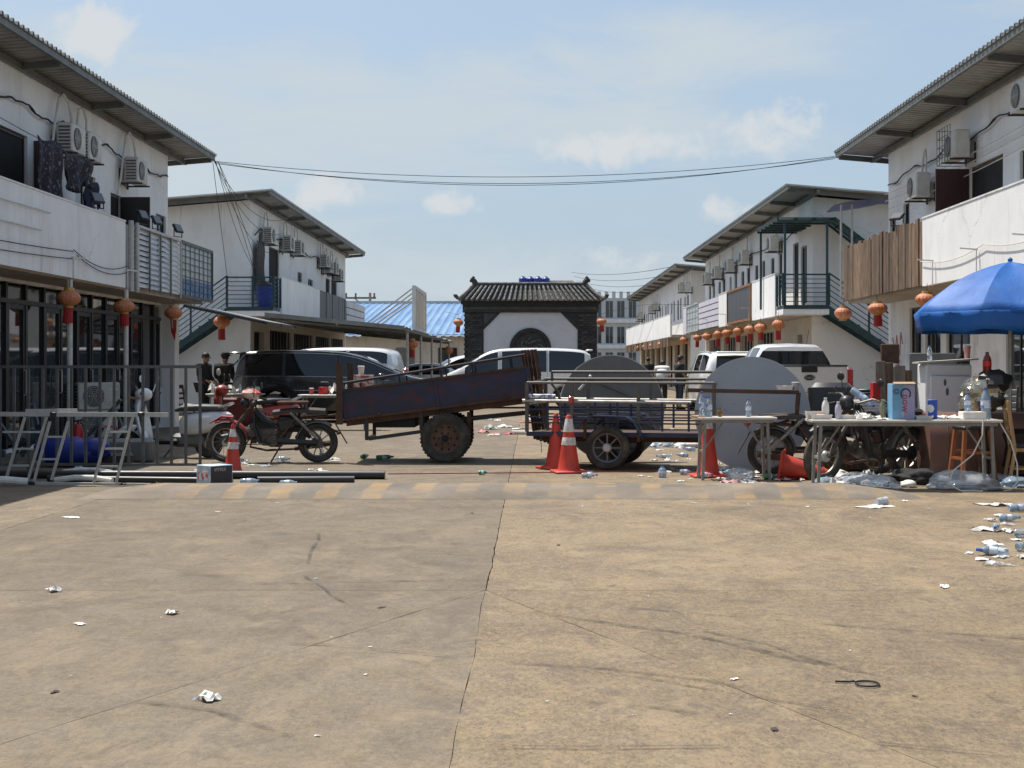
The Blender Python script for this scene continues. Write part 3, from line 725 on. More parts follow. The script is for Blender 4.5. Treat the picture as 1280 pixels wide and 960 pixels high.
while y < 32.1:
    w_ = min(.885, 32.2 - y)
    fr = MB().bb(-8.30, -8.38, y - .045, y + .045, .06, 2.72).build('door_post', m_bframe, leftnear, world=True)
    MB().bb(-8.345, -8.355, y + .05, y + w_ - .05, .12, 2.38).build('pane', m_glass, leftnear, world=True)
    MB().bb(-8.345, -8.355, y + .05, y + w_ - .05, 2.46, 2.68).build('transom_pane', m_glass, leftnear, world=True)
    if k % 2 == 0:
        MB().bb(-8.312, -8.372, y + .05, y + .13, .12, 2.38).bb(-8.312, -8.372, y + w_ - .13, y + w_ - .05, .12, 2.38).bb(-8.314, -8.370, y + .131, y + w_ - .131, .12, .24).bb(-8.314, -8.370, y + .131, y + w_ - .131, 2.3, 2.38).build('door_leaf', m_bframe, leftnear, world=True)
        MB().tube([(-8.29, y + w_ - .16, .9), (-8.25, y + w_ - .16, .92), (-8.25, y + w_ - .16, 1.3), (-8.29, y + w_ - .16, 1.32)], .014, 6).build('door_handle', m_alu, leftnear, world=True)
    y += .885; k += 1
MB().bb(-8.296, -8.384, 8.6, 32.2, 2.385, 2.455).build('transom_bar', m_bframe, leftnear, world=True)
MB().bb(-8.0, -8.32, 32.22, 32.62, 0, 2.77).build('column', m_white, leftnear, world=True)
for yy in (23.1, 26.3): MB().tube([(-7.42, yy, 0), (-7.42, yy, 2.77)], .045, 10).build('downpipe', m_conduit, leftnear, world=True)

# --- left far terrace
def auto_open(s, y0, y1, step=3.9, seed=0):
    r = random.Random(seed); o = []; y = y0 + .5
    while y + 2.9 < y1:
        if r.random() < .55: o.append((y, y + .85, 2.95, 5.0, 'd'))
        else: o.append((y, y + .7, 3.85, 5.0))
        o.append((y + 1.35 + r.random()*.2, y + 2.05 + r.random()*.25, 3.85, 4.95, 'w')); y += step
    return o
ops = [(yl(322), yl(329), 2.95, 5.15, 'd'), (yl(336), yl(349), 2.95, 5.15, 'd'), (yl(372), yl(377.5), 3.7, 4.7), (yl(385), yl(391), 3.6, 4.6), (yl(407), yl(412.5), 2.95, 4.9, 'd'), (yl(414), yl(421), 2.95, 4.9, 'd')]
leftfar = terrace('shop_terrace', 'white terrace behind the black minivan with a blue bin on its stair landing', -1, -8.3, -7.4, -7.5, 42.4, 64.0, 6.37, ops,
    [(43.0, 44.6, .1, 2.4), (45.6, 49.5, .05, 2.5), (50.2, 54.5, .05, 2.5), (55.2, 59, .05, 2.5), (59.6, 63.2, .05, 2.5)], step=3.3, g0=1.0, g1=.9, m_low=m_cream,
    parapet=(par_wall(-1, -7.4, 42.6, 50.2), par_planks(-1, -7.4, 50.3, 57.3, 22, m_darkpanel, 'panel', uneven=.0), par_boards(-1, -7.4, 57.5, 63.8, m_whiteboard, 4)))
for i, (a, b) in enumerate([(45.6, 49.5), (50.2, 54.5), (55.2, 59), (59.6, 63.2)]):
    for k in range(7):
        yy = a + (b - a) * (k + .5) / 7; MB().bb(-8.31, -8.34, yy - .03, yy + .03, .05, 2.5).build('grille_bar', m_bframe, leftfar, world=True)
# --- right near terrace
ops = [(yr(1112.5), yr(1120), 3.0, 4.7), (yr(1129.5), yr(1137), 3.4, 4.85), (yr(1176), yr(1196), 3.7, 4.85), (yr(1212), yr(1254), 2.95, 5.0), (yr(1275), yr(1300), 3.7, 4.9), (14.5, 15.6, 3.8, 5), (17.6, 18.8, 2.95, 5.0, 'd')]
ops = [tuple(sorted(o[:2])) + tuple(o[2:]) for o in ops]
ops[3] = ops[3][:4] + ('leaf', .62, ops[3][1], m_maroon)
rightnear = terrace('shop_terrace', 'white shop terrace behind the blue umbrella with a plank clad balcony end', 1, 8.0, 6.97, 7.05, 8.0, 32.3, 6.28, ops,
    [(29.6, 30.5, .05, 2.6), (28.2, 29.3, .9, 2.5), (26.3, 27.8, .1, 2.5), (23.2, 24.3, .1, 2.5), (20, 22.5, .1, 2.5), (14, 18.8, .1, 2.5)], step=3.65, g1=1.3,
    parapet=(par_wall(1, 6.97, 8.0, 25.7), par_planks(1, 6.97, 25.75, 32.3, 27, m_wood)))
for a, b, c, d in [(29.6, 30.5, .05, 2.6), (28.2, 29.3, .9, 2.5), (26.3, 27.8, .1, 2.5), (23.2, 24.3, .1, 2.5), (20, 22.5, .1, 2.5), (14, 18.8, .1, 2.5)]:
    window(rightnear, 1, 8.004, a, b, c, d)
m_scrawl = mat('pink_wall_scrawl', (.55, .22, .24), .8, scale=9)
sc_ = MB()
for q in ([(31.9, 2.0), (31.7, 1.65), (31.55, 2.05), (31.4, 1.6)], [(31.3, 1.6), (31.2, 2.1), (31.05, 1.85)], [(31.6, 1.5), (31.45, 1.35), (31.3, 1.5)]):
    sc_.tube([(7.995, a, b) for a, b in q], .012, 4)
sc_.build('painted_scrawl', m_scrawl, rightnear, world=True)
MB().bb(7.985, 8.0, 32.3 - .75, 32.3 - .15, .0, 1.35).build('meter_panel', m_steel, rightnear, world=True)
# --- right middle terrace
ops = auto_open(1, 42.2, 66.0, 3.6, 5)
ops = [(yr(998), yr(990), 3.3, 4.9, 'w')] + [(43.2, 44.1, 2.95, 5.1, 'd')] + [o for o in auto_open(1, 45.5, 66.0, 3.4, 5)]
ops[0] = (41.9, 42.8, 3.2, 4.9, 'w')
rightmid = terrace('shop_terrace', 'white terrace behind the parked pickup hung with a string of lanterns', 1, 8.0, 6.97, 7.05, 41.05, 66.4, 6.32, ops,
    [(42.6, 43.4, .1, 2.3), (47.6, 51.0, .1, 2.5), (52, 55.4, .1, 2.5), (56.5, 60, .1, 2.5), (61, 65, .1, 2.5)], step=3.0, g0=1.2, g1=.9, m_low=m_cream,
    parapet=(par_wall(1, 6.97, 41.3, 45.6), par_frame(1, 6.95, 45.7, 51.2, m_orange, m_darkpanel), par_wall(1, 6.97, 51.3, 53.8), par_boards(1, 6.97, 53.9, 60.2, m_lav, 5),
             par_glazed(1, 6.97, 60.3, 64.8, m_alu, 4, 4, pane=m_frost), par_wall(1, 6.97, 65.0, 66.4, m_lav)))
for a, b in [(47.6, 51.0), (52, 55.4), (56.5, 60), (61, 65)]:
    for k in range(5):
        yy = a + (b - a) * (k + .5) / 5; MB().bb(8.02, 8.05, yy - .03, yy + .03, .1, 2.5).build('grille_bar', m_alu, rightmid, world=True)
# --- right far terrace
rightfar = terrace('shop_terrace', 'most distant white terrace at the end of the right hand row', 1, 8.0, 6.97, 7.05, 72.5, 106.5, 6.3, auto_open(1, 73, 106, 3.6, 9),
    [(y_, y_ + 2.6, .1, 2.5) for y_ in (74, 78, 82, 86, 90, 94, 98, 102)], step=3.6, g0=1.5, g1=1.0, m_low=m_cream, parapet=(par_wall(1, 6.97, 72.6, 92, z1=3.95), par_wall(1, 6.97, 92.1, 106.4)))
# brown fringe under that balcony
me = MB().box((0, 0, 0), (.05, .62, .5), bev=.01).mesh('fringe_panel', m_wood)
for i in range(46): inst(me, 'fringe_panel', rightfar, (6.9 - 8.0, 73 - 72.5 + i*.72, 2.55), (random.uniform(-.06, .06), 0, random.uniform(-.1, .1)))

# ---------------------------------------------------------------- stairs
def stair(name, label, s, xin, xout, yb, depth, xbot, m):
    """landing at the balcony end with a flight going down away from the lane"""
    root = thing(name, label, 'staircase', (xin, yb, 0))
    x0, x1 = xin, xout
    MB().bb(x0, x1, yb, yb + depth, 2.80, 2.95).build('landing_fascia', m_white, root, world=True)
    MB().bb(x0 - s*(-.02), x1, yb - .02, yb + depth, 2.952, 3.06).build('landing_deck', m, root, world=True)
    posts = [(x0, yb + .03), (x1, yb + .03), ((x0*.55 + x1*.45), yb + .03), (x0, yb + depth - .05), (x0, yb + depth/2)]
    for px_, py_ in posts: MB().bb(px_ - .03, px_ + .03, py_ - .03, py_ + .03, 3.06, 3.95).build('baluster_post', m, root, world=True)
    for i in range(7):
        z = 3.16 + i * .125; r_ = .012 if i < 6 else .025
        MB().tube([(x0, yb + .03, z), (x1, yb + .03, z)], r_, 6).tube([(x0, yb + .03, z), (x0, yb + depth - .05, z)], r_, 6).build('railing', m, root, world=True)
    # flight
    dx = xbot - x1; L = hypot(dx, 3.0)
    for yy in (yb + .02, yb + depth - .1):
        st = MB(); st.add([(x1, yy, 3.05), (x1, yy + .06, 3.05), (xbot, yy + .06, .05), (xbot, yy, .05), (x1, yy, 2.78), (x1, yy + .06, 2.78), (xbot, yy + .06, -.0), (xbot, yy, 0)],
               [(0,1,2,3),(4,7,6,5),(0,4,5,1),(1,5,6,2),(2,6,7,3),(3,7,4,0)]); st.build('stringer', m, root, world=True)
    n = 15; me = MB().bb(-.13, .13, .09, depth - .11, -.02, .02).mesh('tread', m)
    for i in range(n):
        k = (i + .5) / n; inst(me, 'tread', root, (x1 + dx*k - xin, 0, 3.0 - 3.0*k))
    for i in range(6):
        z = .2 + i*.16; MB().tube([(x1, yb + .03, 3.0 + z*.95), (xbot, yb + .03, z*.95)], .013 if i < 5 else .024, 6).build('railing', m, root, world=True)
    for k in (.25, .5, .75): MB().bb(x1 + dx*k - .025, x1 + dx*k + .025, yb + .005, yb + .055, 3.0 - 3*k, 3.98 - 3*k).build('baluster_post', m, root, world=True)
    return root
stL = stair('steel_staircase', 'black railed steel stair and landing with a blue bin by the left hand gable', -1, -7.4, -8.75, 41.25, 1.1, -12.9, m_green_steel)
stR = stair('steel_staircase', 'dark green steel stair and landing under a green canopy on the right', 1, 6.97, 8.25, 39.95, 1.05, 12.7, m_green_steel)
# canopy over the right landing (teal sheeting on a steel frame)
m_teal = mat('teal_canopy_sheet', (.03, .16, .17), .4, col2=(.02, .10, .11), scale=3, trans=.3)
can = thing('stair_canopy', 'teal sheet canopy on a dark frame over the right hand stair', 'canopy', (7.0, 39.9, 3.06))
for p in ((7.03, 40.0), (8.2, 40.0), (6.9, 43.4)): MB().bb(p[0]-.03, p[0]+.03, p[1]-.03, p[1]+.03, 3.06, 5.36).build('post', m_green_steel, can, world=True)
for i in range(6):
    yy = 39.95 + i*.70; MB().bb(6.8, 8.4, yy - .025, yy + .025, 5.36, 5.42).build('rafter', m_green_steel, can, world=True)
for i in range(4):
    xx = 6.82 + i*.52; MB().bb(xx - .025, xx + .025, 39.9, 43.5, 5.422, 5.47).build('purlin', m_green_steel, can, world=True)
MB().bb(6.78, 8.42, 39.85, 43.5, 5.474, 5.486).build('sheet', m_teal, can, world=True)
for yy in (39.95, 40.98): MB().bar((8.4, yy, 5.42), (10.6, yy, 3.72), .06).build('sloping_beam', m_green_steel, can, world=True)
for k in range(5):
    q = .1 + k*.2; MB().bar((8.4 + 2.2*q, 39.9, 5.46 - 1.7*q), (8.4 + 2.2*q, 41.0, 5.46 - 1.7*q), .04).build('sloping_purlin', m_green_steel, can, world=True)
MB().add([(8.4, 39.85, 5.49), (10.65, 39.85, 3.75), (10.65, 41, 3.75), (8.4, 41, 5.49), (8.4, 39.85, 5.502), (10.65, 39.85, 3.762), (10.65, 41, 3.762), (8.4, 41, 5.502)],
         [(0,3,2,1),(4,5,6,7),(0,1,5,4),(1,2,6,5),(2,3,7,6),(3,0,4,7)]).build('sloping_sheet', m_teal, can, world=True)
# blue tarpaulin canopy behind the plank balcony
tc_ = thing('tarpaulin_canopy', 'blue grey tarpaulin canopy on poles behind the plank balcony', 'canopy', (7.0, 32.6, 2.93))
pts = []; rows = 9
tv = []; tf = []
for i in range(rows):
    for j in range(7):
        u, v = i / 8, j / 6
        x = 6.85 + 2.6 * u; yv = 32.5 + 1.4 * v; z = 5.02 + .32 * u - (.9 * max(0, u - .75) * 4 * .5) + .04 * sin(u * 9 + v * 5) - .06 * sin(pi * v)
        tv.append((x, yv, z))
for i in range(rows - 1):
    for j in range(6): tf.append((i*7+j, (i+1)*7+j, (i+1)*7+j+1, i*7+j+1))
MB().add(tv, tf).build('tarpaulin', mat('grey_blue_tarp', (.09, .12, .26), .6, col2=(.05, .075, .18), scale=4), tc_, world=True, ang=80)
for p in ((7.0, 32.6, 5.03), (7.28, 32.75, 5.05)): MB().tube([(p[0], p[1], 2.93), p], .025, 8).build('pole', m_alu, tc_, world=True)
# ---------------------------------------------------------------- screen wall (gate) with tiled roof
m_dkbrick = mat('dark_grey_brick', (.05, .051, .052), .85, col2=(.085, .085, .083), scale=7, bump=.15, rand=.5)
m_dktile = mat('grey_roof_tile', (.22, .212, .19), .75, col2=(.10, .097, .088), scale=7, lo=.4, hi=.6, grime=.4, bump=.15, world=True, rand=.35)
m_dktrim = mat('dark_carved_trim', (.035, .036, .037), .8, col2=(.06, .06, .06), scale=6)
m_panelwhite = mat('pale_grey_plaster', (.74, .76, .79), .8, col2=(.66, .68, .71), scale=.8, grime=.25, gcol=(.4, .4, .4))
YG = 60.; kx = YG / 1800
gate = thing('screen_wall', 'dark brick screen wall with grey tiled roof, white panel and round carved medallion', 'wall', (-.15, YG, 0))
gx0, gx1 = (580 - 665)*kx + .15, (746.5 - 665)*kx + .15            # local extents
ztop = 1.4 + (456 - 378)*kx
pw = .78
for x0 in (gx0, gx1 - pw):
    MB().bb(x0 + .03, x0 + pw - .03, -.17, .17, 0, ztop - .425).build('pillar', m_joint, gate)
    bmes = MB().box((0, 0, 0), (.245, .05, .088), bev=.006).mesh('brick', m_dkbrick)
    for r in range(int((ztop - .43) / .1)):
        for c in range(4):
            x = x0 + c*.26 + (.13 if r % 2 else 0)
            wv = .245
            if x + wv > x0 + pw + .01: wv = x0 + pw - x
            if wv < .06: continue
            inst(bmes, 'brick', gate, (x + wv/2, -.2 + random.uniform(-.006, .006), .05 + r*.1), scale=(wv/.245, 1, 1))
MB().bb(gx0 + pw - .02, gx1 - pw + .02, -.1, .1, 0, ztop - .425).build('plaster_panel', m_panelwhite, gate)
MB().bb(gx0 - .05, gx1 + .05, -.24, .24, ztop - .42, ztop - .08).build('lintel', m_dktrim, gate)
MB().bb(gx0 - .12, gx1 + .12, -.30, .30, ztop - .078, ztop + .05).build('cornice', m_dktrim, gate)
MB().bb(gx0 + .02, gx1 - .02, -.27, -.245, ztop - .30, ztop - .2).build('carved_band', m_dkbrick, gate)
for a in (1, -1):
    e = gx0 + pw - .03 if a == 1 else gx1 - pw + .03
    MB().prism([(e, ztop - .425), (e + a*.78, ztop - .425), (e + a*.09, ztop - 1.12), (e, ztop - 1.12)], -.16, -.104, 'xz').build('corner_bracket', m_dktrim, gate)
    MB().prism([(e + a*.08, ztop - .46), (e + a*.58, ztop - .46), (e + a*.08, ztop - .96)], -.175, -.162, 'xz').build('corner_carving', m_dkbrick, gate)
    MB().bb(e + a*.0, e + a*.07, -.15, -.104, 0, ztop - 1.13).build('panel_trim', m_dktrim, gate)
cxm = (663 - 665)*kx + .15; czm = 1.4 + (456 - 436)*kx; rm = 26*kx
med = MB().torus((cxm, -.165, czm), rm*.90, .03, 'y', 40, 6).torus((cxm, -.14, czm), rm*.76, .02, 'y', 40, 6).lathe([(rm, -.13), (rm, -.17), (rm*.82, -.17), (rm*.80, -.13)], (cxm, 0, czm), 40, 'y', caps=False).lathe([(.001, -.132), (rm*.81, -.132)], (cxm, 0, czm), 40, 'y', caps=False)
mo = med.build('medallion', m_dkbrick, gate)
rl = MB(); rr_ = random.Random(3)
for k in range(9):
    a = 2*pi*k/9; r0 = rm*.62
    pts = [(cxm + r0*cos(a + .16*q)*(1 - .06*q), -.15, czm + r0*sin(a + .16*q)*(1 - .12*q)) for q in range(6)]
    rl.tube(pts, [.02, .035, .04, .035, .028, .012], 6)
rl.tube([(cxm - .4 + .1*q, -.155, czm + .12*sin(q*1.3)) for q in range(9)], [.02, .05, .06, .05, .06, .055, .05, .04, .02], 7)
rl.tube([(cxm - .3 + .1*q, -.15, czm - .2 + .09*cos(q*1.1)) for q in range(7)], [.015, .03, .04, .04, .035, .03, .01], 6)
rl.tube([(cxm - .32 + .1*q, -.15, czm + .27 + .06*sin(q*1.7)) for q in range(7)], [.015, .03, .035, .04, .035, .03, .01], 6)
rl.build('dragon_relief', m_dktile, mo)
# tiled hip roof: rounded tile rows running down to the eave
rx0, rx1 = (575 - 665)*kx + .15, (753 - 665)*kx + .15; hx0, hx1 = (592 - 665)*kx + .15, (733 - 665)*kx + .15
ze, zr = ztop + .05, 1.4 + (456 - 357)*kx
for sgn in (-1, 1):
    MB().add([(rx0, sgn*.62, ze), (rx1, sgn*.62, ze), (hx1, sgn*.05, zr - .06), (hx0, sgn*.05, zr - .06)], [(0, 1, 2, 3)] if sgn < 0 else [(3, 2, 1, 0)]).build('roof_bed', m_dktrim, gate)
    n = 26
    for i in range(n + 1):
        u = i / n; xb = rx0 + .05 + (rx1 - rx0 - .1)*u; xt = hx0 + (hx1 - hx0)*u
        t_ = MB()
        for q in range(4):
            a, b = q/4, (q+1)/4 + .03
            pa = Vector((xb + (xt-xb)*a, sgn*(.65 - .58*a), ze + .02 + (zr - .03 - ze)*a)); pb = Vector((xb + (xt-xb)*b, sgn*(.65 - .58*b), ze + .02 + (zr - .03 - ze)*b))
            t_.tube([pa, pb], [.055, .045], 7)
        t_.build('roof_tile', m_dktile, gate)
for x0, x1 in ((rx0, hx0), (rx1, hx1)):
    MB().add([(x0, -.62, ze), (x0, .62, ze), (x1, .05, zr - .06), (x1, -.05, zr - .06)], [(0, 1, 2, 3)]).build('hip_face', m_dktile, gate)
    for sgn in (-1, 1):
        d = 1 if x1 > x0 else -1
        MB().tube([(x0 - d*.12, sgn*.70, ze + .14), (x0 - d*.02, sgn*.66, ze + .08), (x0*.5 + x1*.5, sgn*.36, (ze+zr)/2 + .02), (x1, sgn*.05, zr + .04)], [.05, .075, .075, .07], 8).build('hip_ridge', m_dktile, gate)
        MB().ball((x0 - d*.14, sgn*.70, ze + .18), .085, 8, 6, (1, .7, 1)).tube([(x0 - d*.1, sgn*.7, ze + .15), (x0 - d*.24, sgn*.7, ze + .24)], [.07, .03], 6).build('eave_ornament', m_dktrim, gate)
MB().bb(hx0 - .05, hx1 + .05, -.09, .09, zr - .08, zr + .07).build('ridge', m_dktrim, gate)
MB().tube([(hx0 - .06, 0, zr + .09), (hx1 + .06, 0, zr + .09)], .06, 8).build('ridge_cap', m_dktile, gate)
for x, d in ((hx0, 1), (hx1, -1)):
    MB().tube([(x + d*.08, 0, zr + .1), (x, 0, zr + .22), (x - d*.05, 0, zr + .28), (x - d*.0, 0, zr + .34), (x + d*.05, 0, zr + .31)], [.12, .12, .10, .08, .04], 8).ball((x - d*.1, 0, zr + .2), .07).build('ridge_beast', m_dktrim, gate)

# ---------------------------------------------------------------- behind the screen wall
bt = thing('office_building', 'beige flat roofed building hidden behind the screen wall', 'building', (1.0, 112, 0))
MB().bb(-2.6, 2.6, 0, 9, 0, 7.38).build('wall', m_cream, bt)
MB().bb(-2.9, 2.9, -.3, 9.3, 7.382, 7.52).build('roof', m_soffit, bt)
MB().prism([(.1, 7.52), (2.8, 7.52), (2.2, 8.02), (.2, 8.02)], 1, 6, 'xz').build('stair_head', m_cream, bt)
for i in range(4):
    t_ = MB().lathe([(.0, 0), (.30, 0), (.32, .06), (.31, .2), (.33, .22), (.31, .24), (.31, .42), (.33, .44), (.3, .5), (.12, .62), (.12, .66), (0, .66)], n=16)
    o = t_.build('water_tank', m_blue, None, loc=(-.72 + i*.6, 112.5 + (i % 2)*.3, 7.66), ang=50)
    tag(o, 'blue plastic water tank on the roof behind the screen wall', 'water tank', 'row of blue tanks on the roof')
# apartment block
m_conc2 = mat('pale_concrete_block', (.50, .52, .54), .8, col2=(.42, .44, .46), scale=.6, world=True)
ap = thing('apartment_block', 'distant grey three storey block behind the right hand row', 'building', (6.7, 168, 0))
wl = MB(); H_ = 9.2
holes = []
for f in range(3):
    for c in range(7): holes.append((.5 + c*1.35, 1.45 + c*1.35, .9 + f*3.0, 2.9 + f*3.0))
wall_holes(wl, 0, 10, 0, H_, holes, lambda u, v, d: (u, d, v), .2); wl.build('wall', m_conc2, ap)
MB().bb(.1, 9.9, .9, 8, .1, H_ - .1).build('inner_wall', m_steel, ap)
for f in range(3): MB().bb(-.15, 10.1, -.35, 0, .3 + f*3, .75 + f*3).build('floor_band', mat('white_floor_band', (.70, .72, .73), .8, scale=2), ap)
for h in holes:
    fo = MB().bb(h[0], h[0] + .06, .05, .1, h[2], h[3]).bb(h[1] - .06, h[1], .05, .1, h[2], h[3]).bb(h[0] + .061, h[1] - .061, .05, .1, h[3] - .06, h[3]).bb((h[0]+h[1])/2 - .02, (h[0]+h[1])/2 + .02, .05, .1, h[2], h[3] - .061).build('window', m_conc2, ap)
    MB().bb(h[0] + .06, h[1] - .06, .07, .09, h[2], h[3] - .06).build('pane', m_glass, fo)
for k in range(12): MB().bb(.1 + k*.85, .5 + k*.85, 0, .15, H_, H_ + .75).build('roof_baluster', m_conc2, ap)
# blue roofed warehouse
wh = thing('warehouse', 'low cream warehouse with a blue corrugated roof beyond the canopy', 'warehouse', (-7, 84, 0))
m_blueroof = mat('blue_roof_sheet', (.085, .20, .40), .45, .2, col2=(.20, .32, .47), scale=.5, stretch=(3, .3, 1), world=True, grime=.5, gcol=(.30, .36, .40))
MB().bb(-7, 5.0, .5, .7, 0, 3.2).build('wall', m_cream, wh)
vs = []; fs = []; n = 84
for i in range(n + 1):
    x = -7.6 + 13.2 * i / n; a = .06 if i % 3 == 0 else 0
    vs += [(x, -.2, 3.05 + a), (x, 21, 5.85 + a)]
for i in range(n): fs.append((2*i, 2*i+2, 2*i+3, 2*i+1))
MB().add(vs, fs).build('roof', m_blueroof, wh, ang=5)
MB().bb(-7.6, 5.6, 20.9, 21.3, 5.8, 6.05).build('ridge_cap', m_carsilver, wh)
for x in (-6, -3.5, -1, 1.5): window(wh, 1, 0, 0, 0, 0, 0) if False else MB().bb(x, x + 1.1, .45, .49, 1.2, 2.4).build('window', m_glass, wh)
# utility pole with cross arms
up = thing('utility_pole', 'far utility pole with cross arms above the blue warehouse roof', 'utility pole', (-13.5, 120, 0))
MB().tube([(0, 0, 0), (0, 0, 7.4)], [.16, .11], 10).build('pole', m_soffit, up)
MB().bb(-3.0, .5, -.06, .06, 6.9, 7.05).build('cross_arm', m_steel, up)
MB().bar((-1.3, 0, 6.95), (0, 0, 5.9), .09).build('brace', m_steel, up)
for x in (-2.9, -2.0, -1.2, .35): MB().lathe([(.05, 0), (.1, .05), (.06, .15), (.1, .25), (.05, .34), (0, .36)], (x, 0, 7.05), 8).build('insulator', m_steel, up)

# ---------------------------------------------------------------- shade canopy and sign rack on the left
lc = thing('shade_canopy', 'long grey sheet canopy on thin posts over the parked minivans', 'canopy', (-5.5, 39.6, 0))
cv = []; cf = []; n = 40; m = 7
ya, yb = 39.6, 63.
for i in range(n + 1):
    for j in range(m + 1):
        u, v = i / n, j / m
        cv.append((-7.35 + 3.85*v, ya + (yb - ya)*u, 2.78 - .36*v + .02*sin(u*40) + (.018 if (i % 2) else -.018)))
for i in range(n):
    for j in range(m): cf.append((i*(m+1)+j, i*(m+1)+j+1, (i+1)*(m+1)+j+1, (i+1)*(m+1)+j))
top = MB().add(cv, cf); top.add([(a, b, c + .015) for a, b, c in cv], [q[::-1] for q in cf]); top.build('roof_sheet', m_tin, lc, world=True, ang=15)
MB().add([(-7.35, 39.56, 2.72), (-3.5, 39.56, 2.36), (-3.5, 39.6, 2.36), (-7.35, 39.6, 2.72), (-7.35, 39.56, 2.84), (-3.5, 39.56, 2.47), (-3.5, 39.6, 2.47), (-7.35, 39.6, 2.84)],
         [(0,3,2,1),(4,5,6,7),(0,1,5,4),(1,2,6,5),(2,3,7,6),(3,0,4,7)]).build('fascia', m_steel, lc, world=True)
MB().bb(-3.52, -3.46, 39.6, 63, 2.33, 2.40).bb(-5.4, -5.34, 39.6, 63, 2.49, 2.55).build('purlin', m_steel, lc, world=True)
for yy in (41, 46, 51, 56, 61.5):
    MB().tube([(-3.55, yy, 0), (-3.55, yy, 2.36)], .04, 8).build('post', m_alu, lc, world=True)
    MB().bar((-3.55, yy, 2.32), (-7.3, yy, 2.66), .06).build('rafter', m_steel, lc, world=True)
sg = thing('sign_rack', 'tall white steel sign rack seen from behind with raking stays above the canopy', 'sign', (-3.5, 42.6, 2.42))
MB().bb(-.05, .05, 0, .12, 0, 1.33).bb(-.05, .05, 4.4, 4.5, 0, 1.33).bb(-.05, .05, .121, 4.399, 1.23, 1.33).bb(-.05, .05, .121, 4.399, 0, .1).build('frame', m_whiteboard, sg)
for k in range(1, 4): MB().bb(-.04, .04, .1 + k*1.08, .16 + k*1.08, .101, 1.229).build('upright', m_whiteboard, sg)
for k in range(4): MB().bb(.0, .02, .16 + k*1.08, 1.05 + k*1.08 + .1, .1, 1.23).build('sign_panel', m_cream, sg)
for k in range(4): MB().bar((-.04, .1 + k*1.1, 1.25 - k*.02), (-1.5, .1 + k*1.1, .14), .04).build('stay', m_alu, sg)
# small sheet awning off the left near terrace
aw = thing('sheet_awning', 'small tilted metal awning at the end of the glazed shopfront', 'awning', (-7.4, 31, 2.6))
MB().add([(-.1, 0, .1), (1.35, 1.5, -.22), (1.35, 5.5, -.22), (-.1, 3.5, .1), (-.1, 0, .115), (1.35, 1.5, -.205), (1.35, 5.5, -.205), (-.1, 3.5, .115)],
         [(0,3,2,1),(4,5,6,7),(0,1,5,4),(1,2,6,5),(2,3,7,6),(3,0,4,7)]).build('sheet', m_tin, aw)
for a, b in (((-.1, 0, .07), (1.4, 1.5, -.26)), ((-.1, 3.5, .07), (1.4, 5.5, -.26)), ((1.36, 1.4, -.24), (1.36, 5.6, -.24)), ((-.1, 1.8, .06), (1.4, 3.5, -.25))):
    MB().bar(a, b, .05).build('tube', m_black_steel, aw)

# ---------------------------------------------------------------- air conditioners
def make_ac(label, loc, rz=0, group='air conditioner condensers on the upper walls', bracket=True, hose=None, cage=False):
    t = thing('air_conditioner', label, 'air conditioner', loc, rz, group)      # fan faces -y
    MB().box((0, 0, .27), (.76, .27, .50), bev=.02).build('casing', m_ac, t)
    MB().lathe([(.19, -.138), (.19, -.152), (.17, -.155)], (-.1, 0, .27), 24, 'y', caps=False).lathe([(.001, -.137), (.185, -.137)], (-.1, 0, .27), 24, 'y', caps=False).build('fan_opening', m_acgrille, t)
    g = MB()
    for r in (.05, .09, .13, .165): g.torus((-.1, -.158, .27), r, .004, 'y', 18, 4)
    for k in range(6): g.tube([(-.1, -.158, .27), (-.1 + .19*cos(k*pi/3), -.158, .27 + .19*sin(k*pi/3))], .004, 4)
    g.build('fan_guard', m_ac, t)
    for sx in (-.383,):
        for i in range(7): MB().box((sx, .0, .08 + i*.06), (.01, .2, .035)).build('side_louvre', m_acgrille, t) if i < 7 else 0
    MB().box((.26, -.138, .4), (.16, .006, .05)).build('badge', m_whiteboard, t)
    if bracket:
        b = MB()
        b.bar((-.28, .24, -.0), (.28, .24, 0), .03)
        for x in (-.28, .28): b.bar((x, -.2, -.0), (x, .24, 0), .03).bar((x, .25, .3), (x, .25, -.06), .03)
        b.build('bracket', m_black_steel, t)
    if hose:
        MB().tube(hose, .022, 8).build('hose', m_conduit, t)
    if cage:
        b = MB()
        for i in range(6): b.tube([(-.42 + i*.168, -.24, -.04), (-.42 + i*.168, -.24, .6)], .008, 4)
        for i in range(5): b.tube([(-.42, -.24, -.04 + i*.16), (.42, -.24, -.04 + i*.16)], .008, 4).tube([(-.42, -.24, -.04 + i*.16), (-.42, .2, -.04 + i*.16)], .008, 4)
        b.build('cage', m_steel, t)
    return t
hoop = [(.3, .1, .1), (.42, .12, .3), (.44, .14, .7), (.3, .15, .98), (.05, .16, 1.08), (-.22, .15, .95), (-.42, .14, .55), (-.55, .15, .1), (-.62, .2, -.25)]
hoop2 = [(.2, .1, .4), (.22, .1, .8), (.1, .12, 1.0), (-.1, .14, .95), (-.25, .14, .5), (-.3, .15, 0)]
XA = -8.3 + .27
acs = []
def ac_left(px, pz_bot, label, hose=None):
    Y = 1800 * (-XA) / (665 - px); z = 1.4 + (456 - pz_bot)*Y/1800
    return make_ac(label, (XA, Y, z), R(90), hose=hose)
ac_left(89, 194, 'first air conditioner on the left white wall, beside a second with a looped hose', hoop)
ac_left(110, 203, 'second air conditioner on the left white wall, just beyond the first one', hoop2)
ac_left(170, 231, 'single air conditioner near the far corner of the left white wall', hoop)
